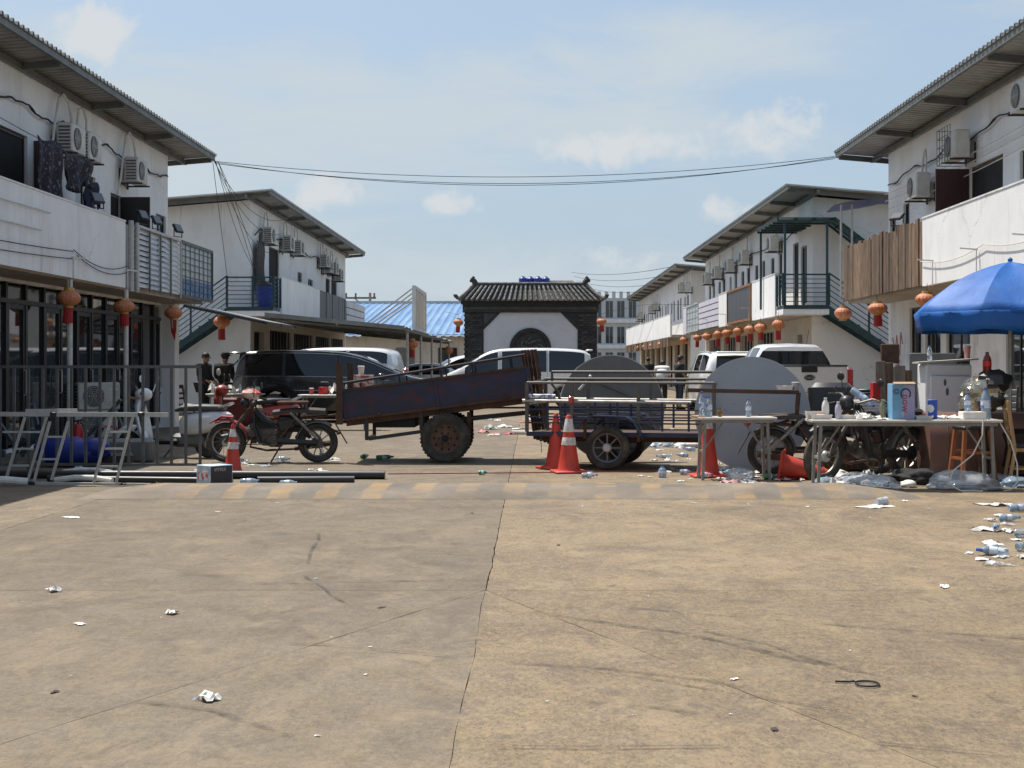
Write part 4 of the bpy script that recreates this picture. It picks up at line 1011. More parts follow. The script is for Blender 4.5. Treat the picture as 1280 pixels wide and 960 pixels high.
def ac_far(px, pz, s, label, dup_of):
    x = XA if s < 0 else 8.0 - .27
    Y = 1800 * abs(x) / abs(px - 665); z = 1.4 + (456 - pz)*Y/1800
    return dup(dup_of, (x, Y, z), R(90) if s < 0 else R(-90), label)
base = make_ac('air conditioner above the stair landing door of the left far terrace', (XA, 1800*8.03/(665-337), 1.4 + (456-306)*1800*8.03/(665-337)/1800), R(90), hose=hoop2)
ORD = ['second', 'third', 'fourth', 'fifth', 'sixth', 'seventh', 'eighth', 'ninth', 'tenth', 'eleventh', 'twelfth']
for i, (px, pz) in enumerate(((361, 315), (374, 320), (406, 335), (411, 342), (418, 344), (424, 352))): ac_far(px, pz, -1, ORD[i] + ' air conditioner from the camera on the left far terrace', base)
make_ac('large air conditioner at the far corner of the right near terrace above the planks', (7.73, 1800*7.73/(1148-665), 1.4 + (456-250)*1800*7.73/(1148-665)/1800), R(-90), hose=hoop2)
make_ac('caged air conditioner high under the right eaves', (7.73, 1800*7.73/(1196-665), 1.4 + (456-201)*1800*7.73/(1196-665)/1800), R(-90), cage=True)
make_ac('air conditioner cut by the right edge of the view', (7.73, 22.5, 5.35), R(-90), hose=hoop2)
for i, (px, pz, lb) in enumerate(((966, 315, 'air conditioner beside the green canopy of the right middle terrace'), (930, 331, None), (912, 341, None), (896, 349, None), (884, 356, None), (859, 366, None), (852, 366, None), (819, 388, None), (814, 392, None), (801, 399, None), (798, 402, None))):
    ac_far(px, pz, 1, lb or ORD[i - 1] + ' air conditioner from the camera along the right middle and far terraces', base)
    if not lb: C.objects[-1] if False else None
# two old condensers on the ground by the shopfront
a1 = make_ac('old air conditioner standing on the ground behind the metal fence', (-7.95, 26.2, .05), R(25), group='old air conditioners on the ground', bracket=False)
a2 = make_ac('old air conditioner set on top of another behind the metal fence', (-7.93, 26.25, .56), R(32), group='old air conditioners on the ground', bracket=False)

# ---------------------------------------------------------------- lanterns
def lantern_parts(t, tassel=True, frayed=False, sc=1.):
    r = .185
    n = 18
    for k in range(n):      # silk panels between the ribs
        pass
    b = MB(); vs = []; fs = []; m = 9
    for i in range(m + 1):
        ph = -pi/2*.82 + pi*.82*i/m
        for k in range(n*2):
            a = 2*pi*k/(n*2); q = 1.0 if k % 2 == 0 else .955
            vs.append((r*1.06*cos(ph)*q*cos(a), r*1.06*cos(ph)*q*sin(a), r*.72*sin(ph)))
    for i in range(m):
        for k in range(n*2):
            k2 = (k+1) % (n*2); fs.append((i*n*2+k, i*n*2+k2, (i+1)*n*2+k2, (i+1)*n*2+k))
    b.add(vs, fs).build('body', m_lant, t, ang=20)
    MB().lathe([(.0, .165), (.085, .165), (.09, .12), (.06, .118)], n=14).build('top_cap', m_lantgold, t)
    MB().lathe([(.05, -.12), (.085, -.122), (.08, -.155), (0, -.155)], n=14).build('bottom_cap', m_lantgold, t)
    MB().tube([(0, 0, .16), (0, 0, .32)], .006, 5).build('cord', m_cable, t)
    if tassel:
        if frayed:
            f = MB(); rnd = random.Random(5)
            for k in range(14):
                a = rnd.random()*6.28; f.tube([(.06*cos(a), .06*sin(a), -.15), (.05*cos(a), .05*sin(a), -.3 - rnd.random()*.15), (.02, 0, -.42 - rnd.random()*.2)], .012, 4)
            f.build('tassel', m_lantred, t)
        else:
            f = MB(); 
            vs = []; fs = []
            for i, z in enumerate((-.152, -.25, -.40)):
                for k in range(28):
                    a = 2*pi*k/28; q = (.07 if k % 2 else .078)*(1 + .04*i); vs.append((q*cos(a), q*sin(a), z))
            for i in range(2):
                for k in range(28): fs.append((i*28+k, i*28+(k+1) % 28, (i+1)*28+(k+1) % 28, (i+1)*28+k))
            fs.append(tuple(range(28))); fs.append(tuple(range(83, 55, -1)))
            f.add(vs, fs).build('tassel', m_lantred, t, ang=15)
GL = 'orange and red festival lanterns'
la = thing('paper_lantern', 'orange lantern nearest the camera on the left, over the first downpipe', 'lantern', (-7.4, 23.0, 2.47), 0, GL); lantern_parts(la)
dup(la, (-7.4, 26.1, 2.46), R(20), 'orange lantern over the second downpipe on the left')
lf = thing('paper_lantern', 'orange lantern with a frayed red tassel at the end of the glazed shopfront', 'lantern', (-7.4, 29.7, 2.47), 0, GL); lantern_parts(lf, frayed=True)
dup(la, (-7.35, 34.1, 2.42), R(10), 'red lantern hanging under the small metal awning')
nt_ = thing('paper_lantern', 'lantern without a tassel hanging under the plank clad balcony', 'lantern', (6.96, 32.2, 2.55), 0, GL); lantern_parts(nt_, False)
dup(la, (6.96, 29.0, 2.53), R(40), 'orange lantern with red tassel below the middle of the plank balcony')
dup(nt_, (6.96, 25.4, 2.55), R(70), 'orange lantern half hidden by the edge of the blue umbrella')
for i, (px, tas, lb) in enumerate(((973, 1, 'orange lantern alone under the stair landing, above the pickup'), (951, 1, None), (938, 1, None), (923, 1, None), (909, 1, None), (898, 1, None), (884, 0, None), (872, 1, None), (855, 0, None))):
    Y = 1800*6.95/(px - 665)
    dup(la if tas else nt_, (6.95, Y, 2.53), random.random(), lb or ORD[i - 1] + ' lantern from the camera in the row along the right middle terrace')
for i, px in enumerate((826, 815, 806, 799)): dup(nt_, (6.95, 1800*6.95/(px-665), 2.5), random.random(), ['first', 'second', 'third', 'fourth'][i] + ' bare lantern from the camera under the right far terrace balcony')
dup(la, ((573-665)*58/1800, 58, 1.4 + 53*58/1800), R(15), 'lantern hanging left of the screen wall')
dup(la, ((752-665)*58/1800, 58, 1.4 + 54*58/1800), R(35), 'lantern hanging right of the screen wall')
dup(la, (-3.6, 43.2, 2.02), R(50), 'lantern hanging under the outer edge of the shade canopy')
dup(nt_, (-3.5, 60.3, 2.0), R(5), 'dark red lantern at the far end of the shade canopy')
for px, Y, z in ((573, 58, 3.3), (752, 58, 3.4)):
    pass
for o in list(bpy.data.objects):
    if o.name.startswith('paper_lantern'): o.rotation_euler.x = random.uniform(-.07, .07); o.rotation_euler.y = random.uniform(-.07, .07); o.scale = (random.uniform(.93, 1.06),)*2 + (random.uniform(.88, 1.08),)
# lines that carry the two lanterns by the screen wall
hl = MB()
hl.tube([(-3.5, 58.5, 3.55), (-2.97, 58, 3.42), (-2.55, 59.8, 3.9)], .008, 4); tag(hl.build('hanging_line', m_cable), 'thin line holding the lantern left of the screen wall', 'cable')
hl = MB().tube([(2.35, 59.8, 3.9), (2.80, 58, 3.46), (4.6, 60, 3.9), (6.98, 62, 4.0)], .008, 4); tag(hl.build('hanging_line', m_cable), 'thin line holding the lantern right of the screen wall', 'cable')

# ---------------------------------------------------------------- cables
def sag(a, b, d, n=14): 
    a, b = Vector(a), Vector(b); return [a.lerp(b, i/n) - Vector((0, 0, d*4*(i/n)*(1 - i/n))) for i in range(n + 1)]
E1 = Vector((-7.5, 34.1, 6.22)); E2 = Vector((7.05, 33.5, 6.25))
for dz, d, lb in ((0, .48, 'upper cable strung across the lane between the eaves'), (-.02, .68, 'middle cable strung across the lane between the eaves'), (-.05, .60, 'lower cable strung across the lane between the eaves')):
    tag(MB().tube(sag(E1 + Vector((0, 0, dz)), E2 + Vector((0, 0, dz)), d*.88, 24), .007, 5).build('overhead_cable', m_cable), lb, 'cable', 'cables across the lane')
def wire(pts, lb, r=.012, m=m_cable): return tag(MB().tube(pts, r, 5).build('wall_cable', m), lb, 'cable', 'loose cables on the buildings')
wv = [(-8.24, 18 + i*.155, 5.60 + .05*sin(i*.42) + .02*sin(i*1.1) + .012*sin(i*2.3)) for i in range(95)]
wire(wv, 'lumpy black cable bundle run along the left white wall', [.016 + .012*max(0, sin(i*1.9))*(i % 9 < 4) for i in range(95)])
for i in range(4): wire(sag((-7.45, 33.9 - i*.1, 6.2), (-8.0 + i*.35, 41.8, 4.1 + i*.55), .35 + .1*i), ['first', 'second', 'third', 'fourth'][i] + ' thin cable drooping from the left eaves to the far gable', .007)
for i in range(3): wire(sag((-7.5, 33.8, 6.2), (-7.3 - .2*i, 34.6 + i*.2, 3.3 - .1*i), .0) if i == 0 else sag((-7.4, 33.9, 6.2), (-7.0 + .1*i, 36.5, 3.3), -.1*i), ['first', 'second', 'third'][i] + ' thin cable hanging down from the left eaves corner', .007)
wire([(7.94, 18 + i*.15, 5.70 + .05*sin(i*.33) + .02*sin(i*.9) - .003*i) for i in range(95)], 'black cable bundle run under the right eaves', [.015 + .012*max(0, sin(i*1.7))*(i % 11 < 4) for i in range(95)])
for k, (y0_, z0_) in enumerate(((5.35, 4.95), (5.2, 4.8), (5.0, 4.6))):
    wire(sag((7.9, 18, y0_ + .1), (7.9, 32.2, y0_ - .15), .12, 10), 'thin pale cable along the right upper wall', .010, m_conduit)
wire([(7.92, 42 + i*1.0, 5.35 + .06*sin(i*1.5) + .03*sin(i*4)) for i in range(24)], 'black cable along the wall of the right middle terrace', .02)
wire([(-8.22, 42.7 + i*.9, 5.45 + .08*sin(i*1.5) - (0 if i else .2)) for i in range(23)], 'black cable along the wall of the left far terrace', .022)
for i, (ya_, yb_, z_) in enumerate(((8.5, 23.1, 3.22), (10, 23.1, 3.1), (23.1, 26.2, 3.2), (23.3, 26.4, 3.12))): wire(sag((-7.36, ya_, z_ + .05), (-7.36, yb_, z_), .16, 12), 'thin cable looped along the left white balcony', .008)
wire(sag((-7.35, 10, 3.75), (-7.36, 22.0, 3.72), .03, 8), 'straight pale conduit along the upper balcony wall on the left', .012, m_conduit)
wire(sag((-7.35, 10, 3.45), (-7.36, 21.6, 3.42), .03, 8), 'straight pale conduit along the middle of the balcony wall on the left', .012, m_conduit)
for i in range(3): wire(sag((6.93, 25.7 - i*3.6, 3.25), (6.93, 22.1 - i*3.6, 3.25), .12, 8), 'thin cable looped along the right white balcony', .008, m_conduit)
for i in range(4): wire(sag((6.98 + i*.1, 71 + 8*i, 6.25), (3.2 + i*.25, 118, 9.0 - .35*i), .3, 8), 'thin cable running from the right far eaves beyond the screen wall', .014)
for i in range(7):
    yy = 20 + i*2.45 if i < 3 else 46 + (i-3)*5.5
    xx = 6.95
    o = MB().bar((xx, yy, 3.2), (xx - .28, yy, 3.22), .02).bar((xx - .02, yy, 2.76), (xx - .02, yy, 3.2), .015).build('lantern_arm', m_conduit)
    tag(o, 'small pale lantern arm fixed on the right balcony wall', 'bracket', 'lantern arms on the right balcony')
for yy in (23.0, 26.1):
    o = MB().bar((-7.35, yy, 3.12), (-7.25, yy + .3, 3.12), .03).bar((-7.33, yy, 2.78), (-7.33, yy, 3.12), .02).build('lantern_arm', m_conduit); tag(o, 'small pale lantern arm fixed on the left balcony wall', 'bracket', 'lantern arms on the left balcony')
# floodlights on the parapets
def flood(label, loc, rz, tilt=-.5):
    t = thing('floodlight', label, 'floodlight', loc, rz, 'floodlights on the balconies')
    MB().box((0, 0, .2), (.26, .05, .2), rot=(tilt, 0, 0), bev=.01).build('housing', m_black_steel, t)
    MB().box((0, -.03*cos(tilt), .2 - .03*sin(-tilt)*-1), (.22, .004, .16), rot=(tilt, 0, 0)).build('lens', m_floodlens, t)
    MB().tube([(-.14, 0, .2), (-.14, 0, .03), (.14, 0, .03), (.14, 0, .2)], .012, 5).build('yoke', m_black_steel, t)
    return t
for y_, lb in ((27.3, 'first floodlight on the left balcony rail'), (28.3, 'second floodlight on the left balcony rail'), (30.0, 'third floodlight on the left balcony rail')): flood(lb, (-7.38, y_, 4.04), R(70))
flood('floodlight on the white part of the left balcony', (-7.4, 24.5, 4.04), R(60))
flood('rusty floodlight tilted on the plank balcony', (7.0, 27.6, 4.04), R(-50), -.9)
# laundry on the left balcony
m_print = mat('dark_patterned_cloth', (.014, .014, .022), .9, col2=(.16, .16, .18), scale=16, lo=.56, hi=.62)
def cloth(label, x, ya, yb, z0, z1, m, seed=0):
    rnd = random.Random(seed); vs = []; fs = []; n, q = 14, 8
    for i in range(n + 1):
        for j in range(q + 1):
            u, v = i/n, j/q
            vs.append((x + .05*sin(u*14 + seed)*(.3 + v) + .02*sin(v*9), ya + (yb-ya)*(.5 + (u-.5)*(1 - .15*v*rnd.random())), z1 - (z1 - z0)*v*(1 - .12*sin(u*7 + seed)) - .04*sin(u*pi*2)))
    for i in range(n):
        for j in range(q): fs.append((i*(q+1)+j, (i+1)*(q+1)+j, (i+1)*(q+1)+j+1, i*(q+1)+j+1))
    o = MB().add(vs, fs).build('laundry', m, ang=80); md = o.modifiers.new('thick', 'SOLIDIFY'); md.thickness = .006
    return tag(o, label, 'laundry', 'laundry on the left balcony')
cloth('dark patterned dress hanging on the left balcony', -7.75, 22.5, 23.7, 3.6, 5.0, m_print, 1)
cloth('dark spotted cloth hung sideways on the left balcony', -7.75, 23.75, 25.4, 4.4, 4.95, m_print, 2)
cloth('navy shirt at the end of the washing line on the left balcony', -7.75, 24.9, 25.8, 4.15, 4.6, mat('navy_cloth', (.02, .022, .06), .9, scale=4), 3)
tag(MB().tube(sag((-7.75, 20, 5.05), (-7.75, 25.5, 4.95), .05, 6), .006, 4).build('washing_line', m_cable), 'washing line holding laundry on the left balcony', 'washing line')
# blue bin on the left landing
bn = thing('blue_bin', 'blue plastic bin full of black bags on the left stair landing', 'bin', (-7.75, 41.8, 3.07))
MB().lathe([(0, 0), (.20, 0), (.26, .55), (.275, .55), (.275, .6), (.25, .6), (.24, .5)], n=20, caps=False).build('tub', mat('blue_bin_plastic', (.02, .06, .36), .45, scale=5), bn)
MB().ball((0, 0, .62), .24, 12, 8, (1, 1, .5), .3, 4).build('rubbish_bag', m_plasticblk, bn, ang=60)
# grey curtain hanging from the left far doorway
o = cloth('grey curtain blown out of the upper doorway by the blue bin', -8.15, 42.7, 43.7, 3.5, 5.1, mat('grey_curtain', (.09, .085, .08), .9, scale=5), 6); o['group'] = 'curtains'
# ---------------------------------------------------------------- cars
def lin(tab, x):
    if x <= tab[0][0]: return tab[0][1]
    for (a, b), (c, d) in zip(tab, tab[1:]):
        if x <= c:
            t = (x - a) / (c - a) if c > a else 0
            return b + (d - b) * t
    return tab[-1][1]
def smooth(tab, k=4):
    """rounded version of a polyline"""
    for _ in range(2):
        o = [tab[0]]
        for (a, b), (c, d) in zip(tab, tab[1:]):
            o += [(a*.75 + c*.25, b*.75 + d*.25), (a*.25 + c*.75, b*.25 + d*.75)]
        o.append(tab[-1]); tab = o
    return tab
def make_wheel(t, x, y, r, wdt, spokes=8, m_rim=None):
    sgn = 1 if y > 0 else -1
    o = MB().lathe([(r*.62, -wdt/2), (r*.93, -wdt/2), (r, -wdt*.32), (r, wdt*.32), (r*.93, wdt/2), (r*.62, wdt/2)], n=28, axis='y', caps=False).build('wheel', m_tyre, t, loc=(x, y, r))
    b = MB().lathe([(r*.63, -wdt*.4), (r*.63, wdt*.4)], n=28, axis='y', caps=False)
    b.torus((0, sgn*wdt*.4, 0), r*.6, r*.035, 'y', 28, 6); b.lathe([(.0, sgn*wdt*.36), (r*.14, sgn*wdt*.36), (r*.16, sgn*wdt*.2)], n=14, axis='y', caps=False)
    for k in range(spokes):
        a = 2*pi*k/spokes; b.bar((r*.12*cos(a), sgn*wdt*.3, r*.12*sin(a)), (r*.6*cos(a), sgn*wdt*.36, r*.6*sin(a)), r*.09)
    b.lathe([(.0, 0), (r*.62, 0)], n=24, axis='y', caps=False)
    b.build('rim', m_rim or m_alu, o)
    return o
def make_car(name, label, cat, loc, rz, L, roof, belt, hw, tum, wheels, wr, paint, sides, screen, rear_glass, hood_x, group=None, sill=.24, flat_roof=None):
    """x forward, 0 = middle of the wheelbase; sides = [(x0, x1)] window spans; screen = (x0, x1) glazed roof span"""
    t = thing(name, label, cat, loc, rz, group)
    roof = smooth(roof); belt = smooth(belt); hw = smooth(hw)
    x0, x1 = roof[0][0], roof[-1][0]
    xs = {x0, x1, screen[0], screen[1]} | {a for s_ in sides for a in s_}
    k = 34
    xs |= {x0 + (x1 - x0)*i/k for i in range(k + 1)}
    for wx in wheels: xs |= {wx + (wr*1.17)*cos(pi*i/10) for i in range(11)} | {wx + wr*1.175, wx - wr*1.175}
    xs = sorted(xs); q = [xs[0]]
    for x in xs[1:]:
        if x - q[-1] > .004: q.append(x)
    xs = q
    def ring(x):
        zs = sill
        for wx in wheels:
            d = abs(x - wx)
            if d <= wr*1.172: zs = max(zs, wr + math.sqrt(max(0, (wr*1.17)**2 - d*d)))
        zr, w_ = lin(roof, x), lin(hw, x); zb = min(lin(belt, x), zr - .03)
        f = max(0., min(1., (zr - zb) / .45)); wrf = w_ - .02 - tum*f
        zs = min(zs, zb - .12)
        hh = zb - zs
        g = zr - zb
        wtop = min(.09, g*.25); zwb = zb + min(.025, g*.15); zwt = zr - wtop
        wat = lambda z: w_*.985 + (wrf - w_*.985)*((z - zb)/max(.01, g))**1.25
        return [(0, zs), (w_ - .09, zs), (w_ - .02, zs + min(.05, hh*.1)), (w_ + .005, zs + hh*.35), (w_ + .01, zs + hh*.62), (w_ - .005, zs + hh*.9), (w_*.985, zb), (wat(zwb), zwb), (wat((zwb + zwt)/2), (zwb+zwt)/2), (wat(zwt), zwt),
                (wrf - .015, zr - wtop*.42), (wrf*.9, zr - wtop*.12), (wrf*.5, zr - .002), (0, zr + .012*f)]
    rings = [ring(x) for x in xs]; nr = len(rings[0])
    WIN = (7, 8)
    def glz(i, j):
        xm = (xs[i] + xs[i+1]) / 2
        zr_, zb_ = lin(roof, xm), lin(belt, xm)
        if j in WIN and any(a <= xm <= b for a, b in sides) and zr_ - zb_ > .16: return 'side'
        if j >= 10 and screen[0] < xm < screen[1]: return 'screen'
        return None
    body = MB(); vs = []; fs = []
    for sgn in (1, -1):
        for x, rg in zip(xs, rings): vs += [(x, sgn*p[0], p[1]) for p in rg]
    nx = len(xs); off = nx*nr
    groups = {}
    for i in range(nx - 1):
        for j in range(nr - 1):
            for s_, o_ in ((1, 0), (-1, off)):
                q_ = (o_ + i*nr + j, o_ + (i+1)*nr + j, o_ + (i+1)*nr + j + 1, o_ + i*nr + j + 1)
                g = glz(i, j)
                if g is None: fs.append(q_)
                else:
                    key = ('windscreen', 0) if g == 'screen' else ('side_window', s_, next(n for n, (a, b) in enumerate(sides) if a <= (xs[i]+xs[i+1])/2 <= b))
                    groups.setdefault(key, []).append(q_)
    for i, key in ((0, 'rear'), (nx - 1, 'front')):
        for j in range(nr - 1):
            q_ = (i*nr + j, i*nr + j + 1, off + i*nr + j + 1, off + i*nr + j)
            if key == 'rear' and rear_glass and j in WIN: groups.setdefault(('rear_window', 0), []).append(q_)
            else: fs.append(q_)
    def sub(f):
        ids = sorted({a for q_ in f for a in q_}); mp_ = {a: n for n, a in enumerate(ids)}
        return [vs[a] for a in ids], [tuple(mp_[a] for a in q_) for q_ in f]
    a = MB(); a.add(*sub(fs)); bo = a.build('body', paint, t, ang=38)
    for key, f in groups.items():
        a = MB(); a.add(*sub(f)); a.build(key[0], m_carglass, t, ang=60)
    for wx in wheels:
        for sgn in (1, -1): make_wheel(t, wx, sgn*(lin(hw, wx) - .13), wr, .22)
    MB().bb(x0 + .3, x1 - .3, -lin(hw, 0) + .25, lin(hw, 0) - .25, .2, .5).build('underbody', m_dark, t)
    t['_dim'] = 0; del t['_dim']
    return t, (lambda x: ring(x)), xs
def seams(t, rg, sides, xs_, m=None, j0=2, j1=9, r=.005):
    for s_ in sides:
        for x in xs_:
            p = rg(x); MB().tube([(x, s_*(p[j][0] + .001), p[j][1]) for j in range(j0, j1 + 1)], r, 4).build('door_gap', m or m_dark, t)
def plate(t, x, z, rz_=0):
    MB().box((x, 0, z), (.02, .34, .12), bev=.006).build('number_plate', m_paper, t)
# black minivan, side on, nose to the right
roofA = [(-2.50, 1.0), (-2.49, 1.25), (-2.44, 1.55), (-2.36, 1.72), (-2.1, 1.75), (-1.6, 1.765), (-.4, 1.76), (.35, 1.70), (.95, 1.50), (1.62, 1.16), (2.2, 1.04), (2.5, .86), (2.58, .62)]
beltA = [(-2.5, 1.12), (-1.0, 1.12), (1.0, 1.08), (2.6, .80)]
hwA = [(-2.5, .84), (-2.2, .95), (0, .985), (1.9, .95), (2.4, .80), (2.6, .62)]
mv, rg, _ = make_car('parked_minivan', 'black minivan parked side on behind the old red motorcycle', 'minivan', (-4.75, 35.7, 0), 0, 5.1, roofA, beltA, hwA, .17, (-1.5, 1.55), .35, m_carblack,
    [(-2.2, -1.30), (-1.2, .02), (.1, 1.42)], (.62, 1.6), True, 1.6)
MB().tube([(-2.42, -.90, 1.14)] + [(x, -(rg(x)[6][0] + .006), rg(x)[6][1] + .004) for x in (-2.2, -1.6, -1, -.4, .2, .8, 1.3)], .010, 5).build('chrome_strip', m_chrome, mv)
MB().tube([(x, -(rg(x)[10][0] + .008), rg(x)[10][1] + .015) for x in (-1.9, -1.2, -.4, .2, .7, 1.1, 1.4)], .014, 6).build('roof_rail', m_chrome, mv)
MB().tube([(x, -(rg(x)[9][0] + .006), rg(x)[9][1] + .012) for x in (-2.25, -1.8, -1.2, -.5, .1, .5, .9, 1.2, 1.45)], .011, 5).build('chrome_strip', m_chrome, mv)
for x_ in (-1.25, .06): MB().tube([(x_, -(rg(x_)[j][0] + .003), rg(x_)[j][1]) for j in (6, 7, 8, 9)], .035, 4).build('window_pillar', m_plasticblk, mv)
seams(mv, rg, (-1, 1), (-1.25, .06, 1.0), j1=9)
MB().tube([(x, -(rg(x)[4][0] + .004), rg(x)[4][1]) for x in (-1.0, -.5, 0, .5, 1.0)], .012, 5).build('side_moulding', m_chrome, mv)
MB().box((-2.40, 0, 1.69), (.42, 1.5, .05), bev=.02).build('roof_spoiler', m_carblack, mv)
MB().box((-.25, -1.005, .98), (.2, .025, .03), bev=.008).build('door_handle', m_chrome, mv); MB().box((.85, -1.0, .97), (.2, .025, .03), bev=.008).build('door_handle', m_chrome, mv)
MB().ball((1.12, -1.06, 1.13), .1, 10, 6, (1.0, .8, .75)).build('wing_mirror', m_carblack, mv)
# white minivan behind it, nose to the left
roofB = [(-2.42, .95), (-2.41, 1.2), (-2.36, 1.5), (-2.24, 1.76), (-2.05, 1.825), (-1.6, 1.85), (-.4, 1.86), (.4, 1.78), (1.1, 1.45), (1.7, 1.15), (2.2, 1.05), (2.42, .7)]
wmv, rg, _ = make_car('parked_minivan', 'white minivan with red tail lamp parked between the black minivan and the shade canopy', 'minivan', (-5.85, 38.25, 0), R(174), 4.9, roofB, [(-2.4, 1.16), (1.2, 1.12), (2.5, .85)], [(-2.4, .86), (-2.1, .93), (0, .95), (2, .9), (2.45, .65)], .16, (-1.45, 1.45), .34, m_carwhite,
    [(-2.2, -1.2), (-1.12, -.05), (.03, 1.25)], (.75, 1.65), True, 1.7)
seams(wmv, rg, (-1, 1), (-1.16, 0, 1.0), j1=9)
plate(wmv, -2.42, .8)
for sgn in (1, -1): MB().box((-2.38, sgn*.83, 1.12), (.12, .16, .38), bev=.03).build('tail_lamp', m_taillight, wmv)
# white passenger van side on in front of the screen wall, nose to the left
roofC = [(-2.58, 1.0), (-2.54, 1.5), (-2.40, 1.86), (-1.6, 1.94), (0, 1.95), (.7, 1.90), (1.15, 1.70), (1.85, 1.25), (2.35, 1.06), (2.55, .78), (2.6, .5)]
van, rg, _ = make_car('passenger_van', 'white long passenger van parked side on before the screen wall', 'van', (-.55, 47.3, 0), R(180), 5.2, roofC, [(-2.6, 1.16), (.6, 1.13), (1.4, 1.08), (2.6, .85)], [(-2.6, .88), (-2.3, .95), (0, .97), (1.9, .92), (2.6, .66)], .15, (-1.6, 1.6), .34, m_carwhite,
    [(-2.25, -1.1), (-1.02, .42), (.55, 1.62)], (1.15, 1.8), True, 1.8)
seams(van, rg, (-1, 1), (-1.05, .48, 1.55), j1=9)
MB().box((.3, .985, .98), (.2, .03, .035), bev=.01).build('door_handle', m_plasticblk, van); MB().box((.75, .985, .98), (.2, .03, .035), bev=.01).build('door_handle', m_plasticblk, van)
for s_ in (1, -1): MB().box((-2.55, s_*.80, 1.25), (.1, .12, .5), bev=.03).build('tail_lamp', m_taillight, van)
MB().ball((1.35, .99 + .1, 1.14), .12, 10, 6, (.7, .8, .9)).build('wing_mirror', m_plasticblk, van)
MB().box((-2.42, .0, 1.875), (.2, 1.3, .05), bev=.02).build('roof_spoiler', m_carwhite, van)
MB().box((2.35, .72, .9), (.4, .25, .16), rot=(0, -.3, -.35), bev=.05).build('headlamp', m_lens, van)
# white car beside the screen wall and white saloon roof farther off
ca, rg, _ = make_car('parked_car', 'white estate car half hidden behind the left pillar of the screen wall', 'car', (-3.0, 64.5, 0), R(195), 4.6, roofB, [(-2.4, 1.16), (1.2, 1.12), (2.5, .85)], [(-2.4, .86), (-2.1, .93), (0, .95), (2, .9), (2.45, .65)], .16, (-1.45, 1.45), .34, m_carwhite,
    [(-2.2, -1.2), (-1.12, -.05), (.03, 1.25)], (.75, 1.65), True, 1.7)
roofD = [(-2.2, .85), (-2.15, 1.0), (-1.6, 1.1), (-1.0, 1.42), (-.2, 1.47), (.4, 1.40), (1.1, 1.08), (1.8, .98), (2.2, .72)]
make_car('parked_car', 'white saloon seen end on past the shade canopy', 'car', (-4.6, 58.5, 0), R(185), 4.4, roofD, [(-2.2, .98), (1, .98), (2.2, .8)], [(-2.2, .8), (0, .88), (2, .8), (2.2, .6)], .18, (-1.3, 1.35), .32, m_carwhite, [(-1.2, -.1), (0, .9)], (.5, 1.1), False, 1.2)
# dark bodied SUV seen from behind
roofE = [(-2.32, .80), (-2.30, 1.12), (-2.2, 1.40), (-2.02, 1.72), (-1.4, 1.79), (-.2, 1.80), (.5, 1.72), (1.1, 1.38), (1.5, 1.18), (2.2, 1.06), (2.4, .7)]
suv, rg, _ = make_car('parked_suv', 'silver SUV seen from behind between the two round table tops', 'suv', (5.85, 44.0, 0), R(93), 4.7, roofE, [(-2.4, 1.14), (1, 1.10), (2.4, .9)], [(-2.4, .84), (-2.0, .94), (0, .95), (2, .9), (2.4, .66)], .17, (-1.4, 1.4), .37, m_carwhite,
    [(-1.9, -1.0), (-.92, .1), (.2, 1.15)], (.6, 1.45), True, 1.4)
gl = MB().add([(-2.302, -.66, 1.13), (-2.302, .66, 1.13), (-2.055, .58, 1.66), (-2.055, -.58, 1.66), (-2.29, -.66, 1.13), (-2.29, .66, 1.13), (-2.04, .58, 1.66), (-2.04, -.58, 1.66)], [(0,1,2,3),(4,7,6,5),(0,4,5,1),(1,5,6,2),(2,6,7,3),(3,7,4,0)])
gl.v = [(a - .028, b, c) for a, b, c in gl.v]; gl.build('rear_window', m_carglass, suv)
MB().box((-2.12, 0, 1.76), (.32, 1.24, .06), bev=.025).build('roof_spoiler', m_carwhite, suv)
for sgn in (1, -1):
    MB().box((-2.30, sgn*.76, 1.0), (.1, .26, .2), bev=.03).build('tail_lamp', m_taillight, suv)
    MB().tube([(x, sgn*(rg(x)[10][0] - .02), rg(x)[10][1] + .05) for x in (-1.8, -1, 0, .4)], .018, 6).build('roof_rail', m_alu, suv)
MB().box((-2.34, 0, .86), (.05, .6, .14), bev=.01).build('number_plate', m_paper, suv)
MB().box((-2.33, 0, .52), (.2, 1.75, .26), bev=.06).build('bumper', m_plasticblk, suv)
# white pickup from behind
pk = thing('pickup_truck', 'white pickup truck with its tailgate towards the camera on the right', 'pickup', (5.82, 32.8, 0), R(91))
cabr = [(-.62, 1.80), (-.52, 1.845), (-.3, 1.87), (0, 1.88), (.9, 1.87), (1.4, 1.72), (2.1, 1.32), (2.5, 1.24), (3.1, 1.16), (3.3, .8)]
cab, rg, _ = make_car('cab_tmp', 'tmp', 'tmp', (0, 0, 0), 0, 4, cabr, [(-.7, 1.3), (2, 1.27), (3.3, 1.0)], [(-.7, .90), (0, .93), (2.4, .93), (3.2, .78)], .27, (2.35,), .38, m_carwhite, [(-.35, .5), (.6, 1.75)], (1.45, 2.05), True, 2)
for ch in list(cab.children): ch.parent = pk; ch.name = ch.name
bpy.data.objects.remove(cab)
b = MB(); b.bb(-2.32, -.66, -.93, -.84, .55, 1.36).bb(-2.32, -.66, .84, .93, .55, 1.36).bb(-2.3, -.66, -.835, .835, .62, .68).bb(-.72, -.662, -.835, .835, .69, 1.34); b.build('cargo_bed', m_carwhite, pk)
MB().box((-2.36, 0, 1.04), (.07, 1.62, .66), bev=.02).build('tailgate', m_carwhite, pk)
tgx = -2.398
MB().box((tgx, 0, 1.30), (.03, .34, .12), bev=.012).build('tailgate_handle', m_plasticblk, pk)
